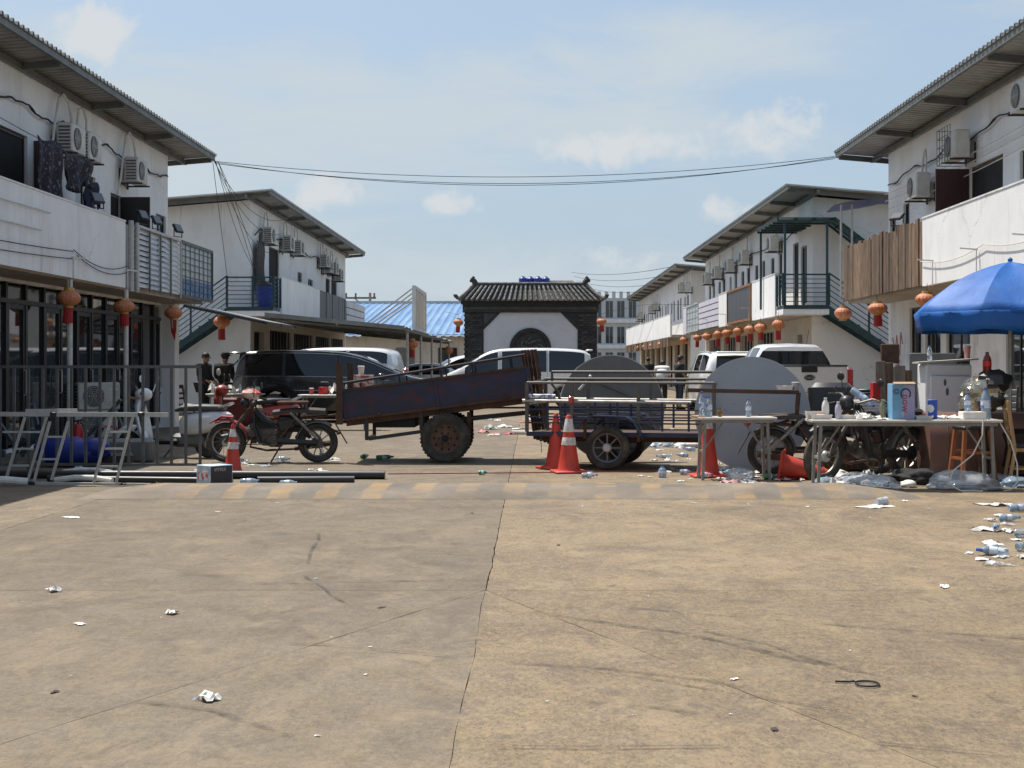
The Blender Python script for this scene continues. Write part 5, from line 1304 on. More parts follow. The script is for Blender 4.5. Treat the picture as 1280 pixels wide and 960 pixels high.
MB().box((-2.36, 0, 1.385), (.09, 1.64, .03), bev=.01).build('tailgate_cap', m_plasticblk, pk)
em = MB().lathe([(.001, 0), (.5, 0), (.5, .012), (.001, .012)], n=24, axis='x', caps=False); em.v = [(a, b_*.23, c*.115) for a, b_, c in em.v]
eo = em.build('oval_emblem', mat('emblem_dark', (.015, .02, .05), .25, coat=1), pk, loc=(tgx - .012, 0, 1.13))
rm_ = MB().torus((0, 0, 0), 1, .07, 'x', 24, 5); rm_.v = [(a*.1, b_*.115, c*.0575) for a, b_, c in rm_.v]; rm_.build('emblem_rim', m_chrome, pk, loc=(tgx - .012, 0, 1.13))
words('Ford', .085, m_chrome, pk, (tgx - .016, 0, 1.13), (R(90), 0, R(-90)), sx=1.1)
for sgn in (1, -1): MB().box((-2.32, sgn*.875, 1.08), (.13, .12, .46), bev=.02).build('tail_lamp', m_taillight, pk)
MB().box((-2.40, 0, .82), (.012, 1.5, .01)).build('panel_gap', m_dark, pk); plate(pk, -2.57, .56)
MB().box((-2.45, 0, .55), (.22, 1.8, .16), bev=.03).build('bumper', m_chrome, pk)
for sgn in (1, -1): make_wheel(pk, -1.35, sgn*.8, .38, .26); 
for sgn in (1, -1):
    MB().box((.95, sgn*1.04, 1.3), (.1, .2, .2), bev=.04).build('wing_mirror', m_plasticblk, pk)
MB().tube([(.3, -.5, 1.88), (.05, -.5, 2.2)], .006, 4).build('aerial', m_cable, pk)
# ---------------------------------------------------------------- motorcycles and scooters (x forward, wheels on z = 0)
def spoke_wheel(t, x, z, r, tw, m_t=None, spokes=14, name='wheel', y=0, thick=False, m_rim=None):
    o = MB().torus((0, 0, 0), r - tw, tw, 'y', 36, 8).build(name, m_t or m_tyre, t, loc=(x, y, z))
    b = MB().torus((0, 0, 0), r - tw*2.0, tw*.42, 'y', 32, 6); b.build('rim', m_rim or m_chrome, o)
    h = MB().lathe([(.0, -.06), (.045, -.06), (.06, -.04), (.06, .04), (.045, .06), (0, .06)], n=14, axis='y')
    h.build('hub', m_alu, o)
    s_ = MB()
    for k in range(spokes):
        a = 2*pi*k/spokes; yy = .03 if k % 2 else -.03
        if thick: s_.bar((.05*cos(a), 0, .05*sin(a)), ((r - tw*2)*cos(a), 0, (r - tw*2)*sin(a)), .018)
        else: s_.tube([(.055*cos(a+.3), yy, .055*sin(a+.3)), ((r - tw*2)*cos(a), 0, (r - tw*2)*sin(a))], .0035, 4)
    s_.build('spokes', m_rim or m_chrome, o)
    return o
def fender(t, x, z, r, a0, a1, w_, m, name='mudguard', y=0, drop=0):
    b = MB(); vs = []; fs = []; n = 12; m_ = 6
    for i in range(n + 1):
        a = R(a0) + R(a1 - a0)*i/n
        for j in range(m_ + 1):
            u = -1 + 2*j/m_; rr = r - .035*u*u - (drop if abs(u) > .9 else 0)
            vs.append((x + rr*cos(a), y + w_/2*u, z + rr*sin(a)))
    for i in range(n):
        for j in range(m_): fs.append((i*(m_+1)+j, (i+1)*(m_+1)+j, (i+1)*(m_+1)+j+1, i*(m_+1)+j+1))
    b.add(vs, fs); o = b.build(name, m, t, ang=70); md = o.modifiers.new('thick', 'SOLIDIFY'); md.thickness = .006
    return o
def motorcycle(label, loc, rz, wb=1.30, r=.29, fend=None, body=None, seat=None, rot=None, group='parked motorcycles', box=True, front=True):
    t = thing('motorcycle', label, 'motorcycle', loc, rz, group, rot)
    xf, xr = wb/2, -wb/2
    fend = fend or m_plasticblk; body = body or m_plasticblk; seat = seat or m_plasticblk
    if front: spoke_wheel(t, xf, r, r, .042, m_rim=m_dullchrome)
    spoke_wheel(t, xr, r, r, .046, spokes=10, thick=True, m_rim=m_dullchrome)
    top = (xf - .36, 0, .80)
    if front:
        fk = MB()
        for y in (.075, -.075): fk.tube([(xf, y, r), (xf - .17, y, r + .26), (xf - .33, y, .78)], [.024, .022, .016], 8)
        fk.build('front_fork', m_grimy, t)
        fender(t, xf, r, r + .055, 62, 172, .15, fend)
        MB().tube([(xf - .10, 0, r + .36), (xf + .06, 0, r + .37), (xf + .24, 0, r + .27)], [.05, .055, .02], 8, flat=.35).build('mudguard_beak', fend, t)
    fender(t, xr, r, r + .035, 5, 130, .13, m_steel, 'rear_mudguard')
    MB().bar((xr - .25, 0, r + .27), (xr - .42, 0, r - .02), .05, .012).build('mud_flap', m_rubber, t)
    f = MB()
    f.tube([(xf - .35, 0, .78), (xf - .45, 0, .60), (.0, 0, .42), (-.12, 0, .30)], .026, 8)
    f.tube([(xf - .40, 0, .68), (-.1, 0, .62), (xr - .05, 0, .66), (xr - .28, 0, .69)], .02, 7)
    for y in (.09, -.09): f.tube([(-.1, y, .30), (xr, y, r)], .018, 6).tube([(-.12, y, .32), (-.25, y, .63)], .016, 6).tube([(-.1, y*.8, .60), (xr - .1, y, .66)], .014, 6)
    f.build('frame', m_rust if box else m_black_steel, t)
    e = MB().box((.02, 0, .33), (.30, .20, .17), bev=.04).box((-.08, .0, .30), (.2, .24, .15), bev=.05)
    eo = e.build('engine', m_grimy, t)
    cy = MB()
    for k in range(7): cy.box((.20 + k*.025, 0, .37 + k*.004), (.013, .14, .13), rot=(0, -.15, 0), bev=.004)
    cy.lathe([(0, -.135), (.075, -.135), (.085, -.10), (.085, .10), (.075, .135), (0, .135)], (-.02, 0, .31), 16, 'y').build('cylinder', m_grimy, t)
    MB().lathe([(0, -.12), (.05, -.12), (.055, -.1), (.055, .1), (0, .1)], (.27, -.02, .42), 14, 'y').build('carburettor', m_grimy, t)
    for y in (.14, -.14):
        MB().tube([(-.28, y, .72), (xr - .02, y, r + .05)], .02, 7).build('shock_absorber', m_dullchrome, t)
        c = MB(); n = 34
        c.tube([(-.29 + (xr + .28)*(.1 + .6*i/n) - 0*.1 + .032*cos(i*1.25), y + .032*sin(i*1.25), .71 + (r + .06 - .72)*(.1 + .6*i/n)) for i in range(n)], .005, 4)
        c.build('spring', m_dullchrome, t)
    MB().tube([(.3, -.08, .36), (.33, -.1, .22), (.1, -.13, .17), (-.3, -.15, .19)], .018, 7).tube([(-.3, -.15, .19), (xr - .02, -.17, .25), (xr - .2, -.17, .28)], [.03, .045, .042], 10).build('exhaust', m_rust, t)
    MB().tube([(xr, .12, r), (-.1, .12, r + .03)], .02, 5, flat=2.2).build('chain_case', m_black_steel, t)
    MB().lathe([(.0, .07), (.085, .07), (.085, .085), (0, .085)], (xr, 0, r), 18, 'y').build('brake_drum', m_grimy, t)
    st = MB(); n = 9
    vs = []; fs = []
    for i in range(n + 1):
        u = i/n; x = -.02 + (xr - .10)*u; h = .735 + .025*math.sin(u*3.1) + .02*u; w_ = .09 + .04*sin(u*2.6)
        for yy, zz in ((-w_, h - .06), (-w_*.95, h - .01), (-w_*.5, h + .015), (0, h + .02), (w_*.5, h + .015), (w_*.95, h - .01), (w_, h - .06)): vs.append((x, yy, zz))
    for i in range(n):
        for j in range(6): fs.append((i*7+j, (i+1)*7+j, (i+1)*7+j+1, i*7+j+1))
        fs.append((i*7+6, (i+1)*7+6, (i+1)*7, i*7))
    fs += [tuple(range(7)), tuple(range(n*7+6, n*7-1, -1))]
    st.add(vs, fs).build('seat', seat, t, ang=50)
    MB().tube([(xf - .42, 0, .74), (.12, 0, .60), (-.02, 0, .56)], [.045, .075, .05], 10).build('fuel_tank', body, t)
    MB().tube([(xf - .42, .10, .70), (.22, .16, .52), (.14, .17, .30), (.0, .16, .26)], [.02, .055, .06, .03], 8, flat=.5).build('leg_shield', body, t)
    for y in (.1, -.1): MB().box((-.22, y, .55), (.22, .03, .15), rot=(0, .3, 0), bev=.012).build('side_cover', body, t)
    MB().box((-.12, 0, .47), (.16, .13, .13), bev=.02).build('battery_box', m_rust, t)
    MB().box((-.02, -.13, .43), (.14, .05, .10), rot=(0, .4, 0), bev=.015).build('engine_cover', m_rust, t)
    for k in range(5):
        a = k*1.3; MB().tube([(-.2 + .09*k, -.1 - .02*sin(a), .36 + .03*k), (-.05 + .05*k, -.14, .46 + .05*sin(a)), (.08 + .04*k, -.1, .55 - .03*k)], .008, 5).build('hose', m_cable, t)
    MB().bar((-.12, -.12, .33), (-.38, -.12, .68), .025).bar((-.12, .12, .33), (-.38, .12, .68), .025).bar((-.38, -.12, .68), (-.38, .12, .68), .02).build('seat_stay', m_rust, t)
    hb = MB().tube([(xf - .48, .34, .90), (xf - .42, .22, .92), (xf - .37, .08, .86), (xf - .37, -.08, .86), (xf - .42, -.22, .92), (xf - .48, -.34, .90)], .012, 7); hb.build('handlebar', m_dullchrome, t)
    for y in (1, -1):
        MB().tube([(xf - .50, y*.37, .895), (xf - .45, y*.26, .915)], .018, 8).build('handgrip', m_rubber, t)
        MB().tube([(xf - .44, y*.24, .92), (xf - .40, y*.32, .91), (xf - .41, y*.4, .90)], .006, 5).build('brake_lever', m_grimy, t)
        MB().tube([(xf - .43, y*.2, .92), (xf - .45, y*.26, 1.06)], .006, 5).ball((xf - .45, y*.28, 1.10), .05, 8, 6, (.3, 1.1, .9)).build('mirror', m_plasticblk, t)
    MB().ball((xf - .27, 0, .85), .085, 12, 8, (.9, 1, 1)).build('headlamp_shell', body, t)
    MB().lathe([(0, .062), (.055, .055), (.07, .03)], (xf - .27, 0, .85), 14, 'x', caps=False).build('headlamp', m_lens, t)
    MB().tube([(-.15, .12, .26), (-.02, .2, .02)], .012, 6).build('side_stand', m_black_steel, t)
    MB().tube([(.02, -.26, .27), (.02, .26, .27)], .012, 6).build('foot_peg', m_rubber, t)
    MB().box((xr - .3, 0, .66), (.08, .14, .07), bev=.02).build('tail_lamp', m_taillight, t)
    w_ = MB()
    for k in range(5): w_.tube([(xf - .4, .04*(k-2), .84), (xf - .47 - .02*k, .05*(k-2), .65), (.12 - .03*k, .03*(k-2), .48)], .007, 4)
    w_.build('control_cable', m_cable, t)
    return t
def scooter(label, loc, rz, col, group='parked scooters', rack=False, seatm=None):
    t = thing('scooter', label, 'scooter', loc, rz, group)
    xf, xr, r = .62, -.60, .225
    spoke_wheel(t, xf, r, r, .05, spokes=5, thick=True, m_rim=m_black_steel); spoke_wheel(t, xr, r, r, .055, spokes=5, thick=True, m_rim=m_black_steel)
    def shell(name, secs, m, n=14):
        """secs: (x, z, half width, half height)"""
        vs = []; fs = []
        for x, z, a, b in secs:
            for k in range(n):
                q = 2*pi*k/n; vs.append((x, a*math.copysign(abs(cos(q))**.75, cos(q)), z + b*math.copysign(abs(sin(q))**.75, sin(q))))
        for i in range(len(secs) - 1):
            for k in range(n): fs.append((i*n+k, i*n+(k+1) % n, (i+1)*n+(k+1) % n, (i+1)*n+k))
        fs += [tuple(range(n)), tuple(range(len(secs)*n - 1, (len(secs)-1)*n - 1, -1))]
        return MB().add(vs, fs).build(name, m, t, ang=50)
    shell('rear_body', [(-.95, .62, .05, .05), (-.88, .60, .13, .10), (-.70, .56, .19, .16), (-.45, .52, .20, .18), (-.25, .50, .17, .17), (-.18, .48, .12, .12)], col)
    shell('seat', [(-.86, .75, .08, .03), (-.75, .755, .14, .05), (-.45, .76, .16, .055), (-.2, .745, .14, .05), (-.10, .72, .09, .03)], seatm or m_plasticblk)
    MB().box((.06, 0, .25), (.5, .34, .09), bev=.03).build('floorboard', m_plasticblk, t)
    MB().box((-.3, 0, .27), (.5, .26, .2), bev=.05).build('engine', m_steel, t)
    # leg shield and front apron
    vs = []; fs = []; secs = [(.36, .24, .18), (.40, .40, .22), (.44, .60, .22), (.46, .78, .15), (.44, .90, .09)]
    for x, z, w_ in secs:
        for k in range(9):
            u = -1 + k/4; vs.append((x + .10*(1 - u*u), w_*u, z))
    for i in range(len(secs) - 1):
        for k in range(8): fs.append((i*9+k, i*9+k+1, (i+1)*9+k+1, (i+1)*9+k))
    o = MB().add(vs, fs).build('leg_shield', col, t, ang=60); md = o.modifiers.new('thick', 'SOLIDIFY'); md.thickness = .035
    fender(t, xf, r, r + .05, 15, 172, .17, col, drop=.06)
    fk = MB()
    for y in (.08, -.08): fk.tube([(xf, y, r), (.50, y*.7, .45)], .02, 7)
    fk.tube([(.5, 0, .42), (.40, 0, .92)], .03, 8).build('front_fork', m_black_steel, t)
    MB().ball((.42, 0, .95), .12, 14, 9, (1.05, 1.15, .85)).build('headset', col, t)
    MB().lathe([(0, .10), (.06, .09), (.075, .05)], (.45, 0, .95), 14, 'x', caps=False).build('headlamp', m_lens, t)
    MB().tube([(.32, .34, .97), (.37, .18, .98), (.39, 0, .98), (.37, -.18, .98), (.32, -.34, .97)], .012, 7).build('handlebar', m_black_steel, t)
    for y in (1, -1):
        MB().tube([(.31, y*.36, .97), (.35, y*.24, .978)], .02, 8).build('handgrip', m_rubber, t)
        MB().tube([(.36, y*.2, .99), (.34, y*.28, 1.14)], .007, 5).ball((.335, y*.31, 1.19), .055, 10, 7, (.35, 1, 1)).build('mirror', m_plasticblk if col is not m_carwhite else m_carwhite, t)
    fender(t, xr, r, r + .05, 20, 120, .16, m_plasticblk, 'rear_mudguard')
    MB().box((-.93, 0, .62), (.06, .2, .08), bev=.025).build('tail_lamp', m_taillight, t)
    MB().tube([(-.25, -.14, .22), (-.45, -.17, .24), (-.85, -.18, .32)], [.03, .05, .045], 10).build('exhaust', m_steel, t)
    MB().tube([(-.8, .12, .76), (-.95, .12, .82), (-.98, 0, .83), (-.95, -.12, .82), (-.8, -.12, .76)], .014, 6).build('grab_rail', m_chrome, t)
    MB().tube([(-.1, .12, .2), (.02, .2, .02)], .012, 6).build('side_stand', m_black_steel, t)
    return t
m_redpaint = mat('faded_red_fender', (.34, .042, .04), .5, col2=(.28, .035, .03), scale=6, grime=.5)
m_brownseat = mat('worn_brown_seat', (.075, .058, .045), .75, col2=(.04, .03, .024), scale=6)
mA = motorcycle('old stripped motorcycle with a faded red front mudguard facing left behind the striped cone', (-3.72, 20.6, 0), R(180), wb=1.31, r=.29, fend=m_redpaint, seat=m_brownseat)
MB().ball((.30, 0, .98), .11, 10, 7, (1.2, 1, .7), .25, 3).build('wrapped_rag', mat('red_white_rag', (.60, .10, .09), .85, col2=(.62, .52, .44), scale=9, lo=.48, hi=.52), mA)
MB().lathe([(0, 0), (.06, 0), (.065, .02), (.065, .16), (.03, .2), (0, .2)], (.22, -.12, .62), 12).build('hanging_bottle', mat('oily_bottle', (.28, .22, .12), .4, scale=5), mA)
MB().box((-.30, 0, .86), (.42, .26, .05), bev=.015).build('rear_rack', m_rust, mA)
MB().tube([(.22, -.12, .30), (.26, -.16, .52), (.16, -.14, .62)], .03, 7).tube([(.05, -.15, .25), (.14, -.17, .4), (.3, -.14, .44)], .02, 6).build('air_hose', m_rubber, mA)
MB().box((.10, -.10, .46), (.17, .10, .16), rot=(0, .25, 0), bev=.03).build('air_box', m_rust, mA)
for k_ in range(6): MB().tube([(.32 - .05*k_, -.09, .80 - .02*k_), (.24 - .04*k_, -.14 + .03*(k_ % 3), .62), (.12 - .08*k_, -.11, .40 + .02*k_)], .009, 5).build('loose_wire', m_cable, mA)
MB().bar((-.55, -.1, .62), (-.95, -.1, .42), .03).bar((-.95, -.1, .42), (-.95, .1, .42), .03).build('rear_stay', m_rust, mA)
MB().box((.06, 0, .40), (.36, .17, .22), bev=.04).box((.24, 0, .52), (.14, .12, .16), rot=(0, .4, 0), bev=.03).build('engine_casing', m_grimy, mA)
MB().box((-.26, 0, .60), (.34, .15, .16), bev=.03).build('tool_tray', m_plasticblk, mA)
MB().tube([(.30, 0, .60), (.10, 0, .52), (-.15, 0, .50), (-.40, 0, .48), (-.55, 0, .36)], [.06, .07, .06, .05, .03], 8).build('canvas_wrap', m_clothdark, mA)
for k_ in range(8): MB().box((.28 - .09*k_, -.10 + .02*(k_ % 2), .30 + .055*((k_*3) % 5)), (.09, .05, .06), rot=(0, .4*k_, .2*k_), bev=.012).build('bolted_part', m_rust if k_ % 2 else m_grimy, mA)
scW = scooter('white scooter with a black seat parked behind the metal fence', (-5.45, 21.7, 0), R(172), m_carwhite, seatm=mat('grey_vinyl_seat', (.09, .09, .085), .5, scale=6))
scR = scooter('red scooter with an orange front behind the white scooter', (-5.05, 25.4, 0), R(200), mat('orange_red_paint', (.34, .035, .014), .4, col2=(.22, .018, .01), scale=4, coat=.3, grime=.4))
mB = motorcycle('bare framed cargo motorcycle standing against the grey round table top', (3.70, 18.28, 0), R(3), wb=1.36, r=.30, seat=m_brownseat, body=m_black_steel)
ex = MB().bar((-1.75, -.05, 1.08), (-.33, -.05, 1.05), .05).bar((-.33, -.05, 1.05), (-.36, -.05, .72), .05).bar((-.36, -.05, .76), (-.85, -.05, .74), .06).bar((-.30, -.05, .72), (.10, -.05, .22), .045).bar((-.9, -.05, .55), (-.45, -.05, .7), .035)
ex.build('towing_frame', m_rust, mB)
mC = motorcycle('dusty black motorcycle leaning behind the right hand folding table, front wheel turned out', (4.02, 17.45, 0), 0, wb=1.3, r=.29, rot=(R(-7), 0, R(215)), box=False)
mC.scale = (1.12,)*3
mD = scooter('dark scooter parked by the white gable behind the pickup', (8.1, 36.5, 0), R(160), mat('dark_blue_paint', (.02, .035, .07), .35, coat=.4))
# ---------------------------------------------------------------- rusty tipping trailer
m_trail = mat('scraped_purple_blue_paint', (.030, .030, .052), .6, .15, col2=(.072, .030, .036), scale=3.6, stretch=(1, 1, 1.6), lo=.47, hi=.60, grime=.95, gcol=(.022, .042, .12), gscale=3.4, bump=.2, bscale=40)
m_dustrim = mat('dusty_brown_rim', (.17, .10, .065), .85, col2=(.10, .06, .04), scale=8, bump=.3)
tr = thing('farm_trailer', 'rusty two wheeled trailer with a tilted bed and scraped purple paint', 'trailer', (-1.235, 21.1, 0))
TILT = Matrix.Translation((0, 0, .80)) @ Matrix.Rotation(R(-7.2), 4, 'Y')
def T_(): b = MB(); b.X = TILT; return b
yn, yf = -.56, .62
for y, nm in ((yn, 'side_panel'), (yf, 'side_panel')):
    p = T_(); p.bb(-1.46, 1.25, y - .012, y + .012, .02, .40).build(nm, m_trail, tr)
    p = T_(); p.bb(-1.46, 1.25, y - .03, y + .03, .402, .435).bb(-1.46, 1.25, y - .028, y + .02, -.02, .018); p.build('side_frame', m_rust, tr)
    for x in (-1.43, -.1, 1.22):
        p = T_(); p.bb(x - .02, x + .02, y - .034, y - .013, .02, .40).build('stake', m_trail, tr)
    for x in (-.95, .25, .85):
        p = T_(); p.box((x, y - .03, .02), (.07, .03, .05), bev=.008).build('hinge', m_rust, tr)
p = T_(); p.bb(-1.455, 1.245, yn + .02, yf - .02, .0, .03).build('bed_floor', m_rust, tr)
p = T_(); p.bb(-1.47, -1.44, yn + .013, yf - .013, .031, .42).build('head_panel', m_trail, tr)
p = T_()
for y in (yn + .08, yf - .08): p.bb(-1.44, 1.24, y - .035, y + .035, -.10, -.021)
for k in range(6): p.bb(-1.3 + k*.5, -1.24 + k*.5, yn + .12, yf - .12, -.085, -.022)
p.build('chassis', m_rust, tr)
for y in (yn,  yf):
    p = T_(); p.tube([(-1.46, y, .52), (1.22, y, .60)], .018, 7)
    for x in (-1.3, -.6, .0, .45, 1.0): p.tube([(x, y, .43), (x, y, .535 + x*.03)], .014, 6)
    p.build('top_rail', mat('dark_navy_steel', (.015, .018, .04), .5, .2, col2=(.03, .022, .02), scale=7), tr)
p = MB()
for y in (yn - .05, yf): p.bb(-1.55, -1.46, y - .03, y + .03, .55, 1.42)
p.bb(-1.53, -1.49, yn, yf - .03, .75, .80); p.build('head_post', m_rust, tr)
# tailgate frame hanging on its end, swung slightly open
def TG(): b = MB(); b.X = Matrix.Translation((1.28, 0, .95)) @ Matrix.Rotation(R(9), 4, 'Z') @ Matrix.Rotation(R(-8.5), 4, 'Y'); return b
for y in (-.62, -.3, .05, .35, .62): TG().box((0, y, 0), (.045, .05, 1.36), bev=.006).build('tailgate_stake', m_rust, tr)
for k in range(7): TG().box((.034, 0, -.60 + .19*k), (.02, 1.30, .13), rot=(0, 0, random.uniform(-.02, .02)), bev=.005).build('tailgate_slat', m_wood if k % 3 == 1 else m_rust, tr)
p = MB().tube([(1.16, -.58, 1.25), (1.24, -.62, 1.05), (1.2, -.62, .95), (1.3, -.64, .8)], .01, 5).tube([(1.36, -.66, .4), (1.37, -.67, .15)], .006, 4); p.build('chain', m_steel, tr)
# step frame under the bed and drawbar
p = MB()
p.bar((-1.13, -.5, .72), (-1.13, -.5, .33), .05).bar((-1.10, -.5, .34), (-.16, -.5, .47), .05).bar((-.35, -.5, .78), (-.35, -.5, .47), .05).bar((-1.13, .5, .72), (-1.13, .5, .33), .05).bar((-1.13, .5, .34), (-1.13, -.5, .34), .04)
p.build('step_frame', m_black_steel, tr)
MB().bb(-1.05, -.45, -.45, .45, .50, .70).build('tool_box', m_dark, tr)
p = MB().bar((.2, -.2, .60), (1.36, -.05, .72), .06).bar((.2, .25, .6), (1.36, .0, .72), .06); p.build('drawbar', m_black_steel, tr)
p = MB().tube([(0, -.62, .352), (0, .68, .352)], .035, 8)
for y in (-.4, .4):
    for k in range(4): p.bb(-.34 + .05*k, .34 - .05*k, y - .03, y + .03, .40 + .022*k, .418 + .022*k)
    p.bb(-.36, -.3, y - .02, y + .02, .4, .68).bb(.3, .36, y - .02, y + .02, .4, .72)
p.build('axle', m_rust, tr)
for sgn in (-1, 1):
    y = sgn*.60 + .03
    r = .352
    o = MB().lathe([(r*.6, -.085), (r*.90, -.095), (r*.985, -.075), (r, -.04), (r, .04), (r*.985, .075), (r*.90, .095), (r*.6, .085)], n=40, axis='y', caps=False)
    for k in range(40):
        a = 2*pi*k/40
        for yy in (-.07, .05): o.box((r*.985*cos(a), yy, r*.985*sin(a)), (.024, .045, .03), rot=(0, -a + .3, 0))
    o = o.build('wheel', m_tyre, tr, loc=(0, y, r))
    b = MB().lathe([(r*.61, -.08), (r*.58, -.065), (r*.55, -.03), (r*.45, -.012), (r*.30, -.03), (r*.2, -.05), (0.001, -.05)], n=32, axis='y', caps=False).build('rim', m_dustrim, o)
    h = MB().lathe([(0, -.10), (.035, -.10), (.045, -.085), (.05, -.04)], n=12, axis='y', caps=False)
    for k in range(6): h.lathe([(0, -.075), (.014, -.075), (.014, -.04)], (.085*cos(k*pi/3), 0, .085*sin(k*pi/3)), 6, 'y', caps=False)
    for k in range(10): h.lathe([(.0, -.022), (.018, -.022)], (.165*cos(k*pi/5), 0, .165*sin(k*pi/5)), 8, 'y', caps=False)
    h.build('hub', m_dark, o)
MB().box((-.05 + 1.05 - .2, yn - .02, 1.27), (.12, .02, .1)).build('red_reflector', m_red, tr) if False else None

# ---------------------------------------------------------------- blue railed trailer
m_bluepaint = mat('chipped_blue_paint', (.014, .024, .07), .5, .1, col2=(.028, .034, .06), scale=7, grime=.6, gcol=(.08, .055, .04), gscale=4)
m_palepipe = mat('bare_pipe', (.42, .41, .38), .45, .5, col2=(.25, .23, .2), scale=7)
m_greyrail = mat('grey_rail', (.085, .085, .08), .55, .3, col2=(.15, .13, .11), scale=9)
t2 = thing('railed_trailer', 'light two wheeled trailer with steel pipe rails and blue mudguards', 'trailer', (1.27, 19.72, 0), R(-13))
L0, L1, W_ = -1.24, 1.28, .58
for y in (-W_, W_):
    zt = 1.16 if y < 0 else 1.20
    MB().tube([(L0, y, zt), (L1, y, zt)], .020, 8).build('top_rail', m_greyrail, t2)
    MB().tube([(L0 - .06, y, .915), (L1 - .3, y, .90)], .026, 8).build('middle_rail', m_palepipe, t2)
    for z in (.80, .70, .62): MB().tube([(L0, y, z), (L1 - .05, y, z)], .012, 6).build('side_bar', m_bluepaint, t2)
    for x in (L0, -.62, .28, L1): MB().bb(x - .022, x + .022, y - .022, y + .022, .50, zt).build('stanchion', m_greyrail, t2)
    for x in (-.95, -.3, 0, .6, .95): MB().bb(x - .014, x + .014, y - .03, y - .005, .52, .90).build('stanchion', m_bluepaint, t2)
    MB().bb(L0, L1, y - .03, y + .03, .44, .50).build('side_sill', m_bluepaint, t2)
MB().tube([(L0 + .1, W_ - .02, 1.30), (L1 + .05, W_ - .02, 1.30)], .022, 8).tube([(L1 + .05, W_ - .02, 1.3), (L1 + .05, W_ - .02, .5)], .02, 8).tube([(L0 + .1, W_ - .02, 1.3), (L0 + .1, W_ - .02, 1.12), (L0 + .2, W_ - .02, 1.0), (L0 + .24, W_ - .02, .5)], .018, 8).build('load_rack', m_greyrail, t2)
for x in (L0, L1): MB().tube([(x, -W_ + .023, 1.15), (x, W_ - .023, 1.18)], .018, 7).tube([(x, -W_ + .023, .86), (x, W_ - .023, .86)], .015, 7).build('end_rail', m_greyrail, t2)
MB().bb(L0 + .02, L1 - .02, -W_ + .031, W_ - .031, .46, .49).build('bed_floor', m_rust, t2)
MB().bb(-1.1, 1.1, -.3, -.24, .36, .458).bb(-1.1, 1.1, .24, .3, .36, .458).tube([(-.12, -.68, .30), (-.12, .68, .30)], .03, 8).build('chassis', m_rust, t2)
MB().bar((1.2, 0, .44), (1.95, 0, .52), .06).build('drawbar', m_rust, t2)
for y in (-W_ - .11, W_ + .11):
    spoke_wheel(t2, -.12, .30, .30, .052, spokes=8, thick=True, y=y, m_rim=mat('grey_cast_rim', (.14, .15, .16), .45, .5, scale=9))
    g = MB(); pf = [(-.50, .56), (-.40, .70), (-.30, .735), (.14, .72), (.24, .66), (.36, .44)]
    g.prism(pf + [(a - .0, b - .02) for a, b in pf[::-1]], y - .11, y + .13, 'xz'); g.build('mudguard', m_bluepaint, t2)
    MB().bar((-.42, y, .66), (-.42, y, .42), .04).bar((.30, y, .5), (.30, y, .38), .04).build('mudguard_stay', m_rust, t2)
MB().box((-.62, -W_ - .05, .93), (.07, .06, .10), bev=.01).build('reflector', m_taillight, t2)
# wrapped bottle roll tied on the left of the middle rail
rl = MB().lathe([(.0, -.2), (.03, -.2), (.034, -.1), (.03, 0), (.034, .1), (.03, .2), (0, .2)], n=10, axis='x').build('taped_roll', mat('blue_white_tape', (.68, .70, .74), .5, col2=(.06, .12, .3), scale=22, lo=.5, hi=.55), loc=(.12, 19.42, .975), rot=(0, 0, R(-13)))
tag(rl, 'blue and white taped roll lying on the rail of the blue trailer', 'roll')

# ---------------------------------------------------------------- round table tops standing on edge
m_scuff = mat('scuff_mark', (.12, .115, .11), .7)
def disc(label, loc, r, m_face, m_edge, rot, battens=None):
    t = thing('round_table_top', label, 'table top', loc, 0, None, rot)
    MB().lathe([(.001, -.012), (r - .012, -.012), (r - .012, .012), (.001, .012)], n=72, axis='y', caps=False).build('board', m_face, t, ang=30)
    for q in range(26):
        a_ = random.random()*6.28; q_ = r*math.sqrt(random.random())*.93; l_ = random.uniform(.01, .05); MB().box((q_*cos(a_), -.0125, q_*sin(a_)), (l_, .002, random.uniform(.002, .006)), rot=(0, random.random()*3, 0)).build('scuff', m_scuff, t)
    MB().lathe([(r - .0115, -.014), (r, -.012), (r, .012), (r - .0115, .014)], n=72, axis='y', caps=False).build('edge_band', m_edge, t, ang=30)
    if battens:
        for a, b, w_ in battens: MB().bar((a[0], -.03, a[1]), (b[0], -.03, b[1]), w_).build('batten', m_steel, t)
        MB().bar((-.34, -.04, .42), (-.50, -.10, .25), .03).ball((-.32, -.05, .45), .03).build('folding_leg', m_alu, t)
    return t
m_bare = mat('bare_grey_board', (.19, .18, .165), .8, col2=(.135, .128, .117), scale=1.6, grime=.35, gcol=(.16, .12, .09))
m_greyface = mat('grey_blue_laminate', (.34, .365, .39), .42, col2=(.30, .325, .35), scale=1.2, grime=.15, gcol=(.3, .3, .3))
m_edge = mat('pale_edge_band', (.50, .50, .47), .5)
disc('round table top showing its bare underside, standing behind the blue trailer', (1.16, 20.85, .775), .775, m_bare, m_edge, (R(-7), 0, R(8)), [((-.62, .0), (.55, -.26), .02), ((-.3, .42), (.60, .02), .018), ((-.55, -.3), (.45, -.62), .02)])
disc('grey blue round table top standing behind the small folding table', (2.90, 18.95, .755), .755, m_greyface, m_edge, (R(-6), 0, R(-5)))

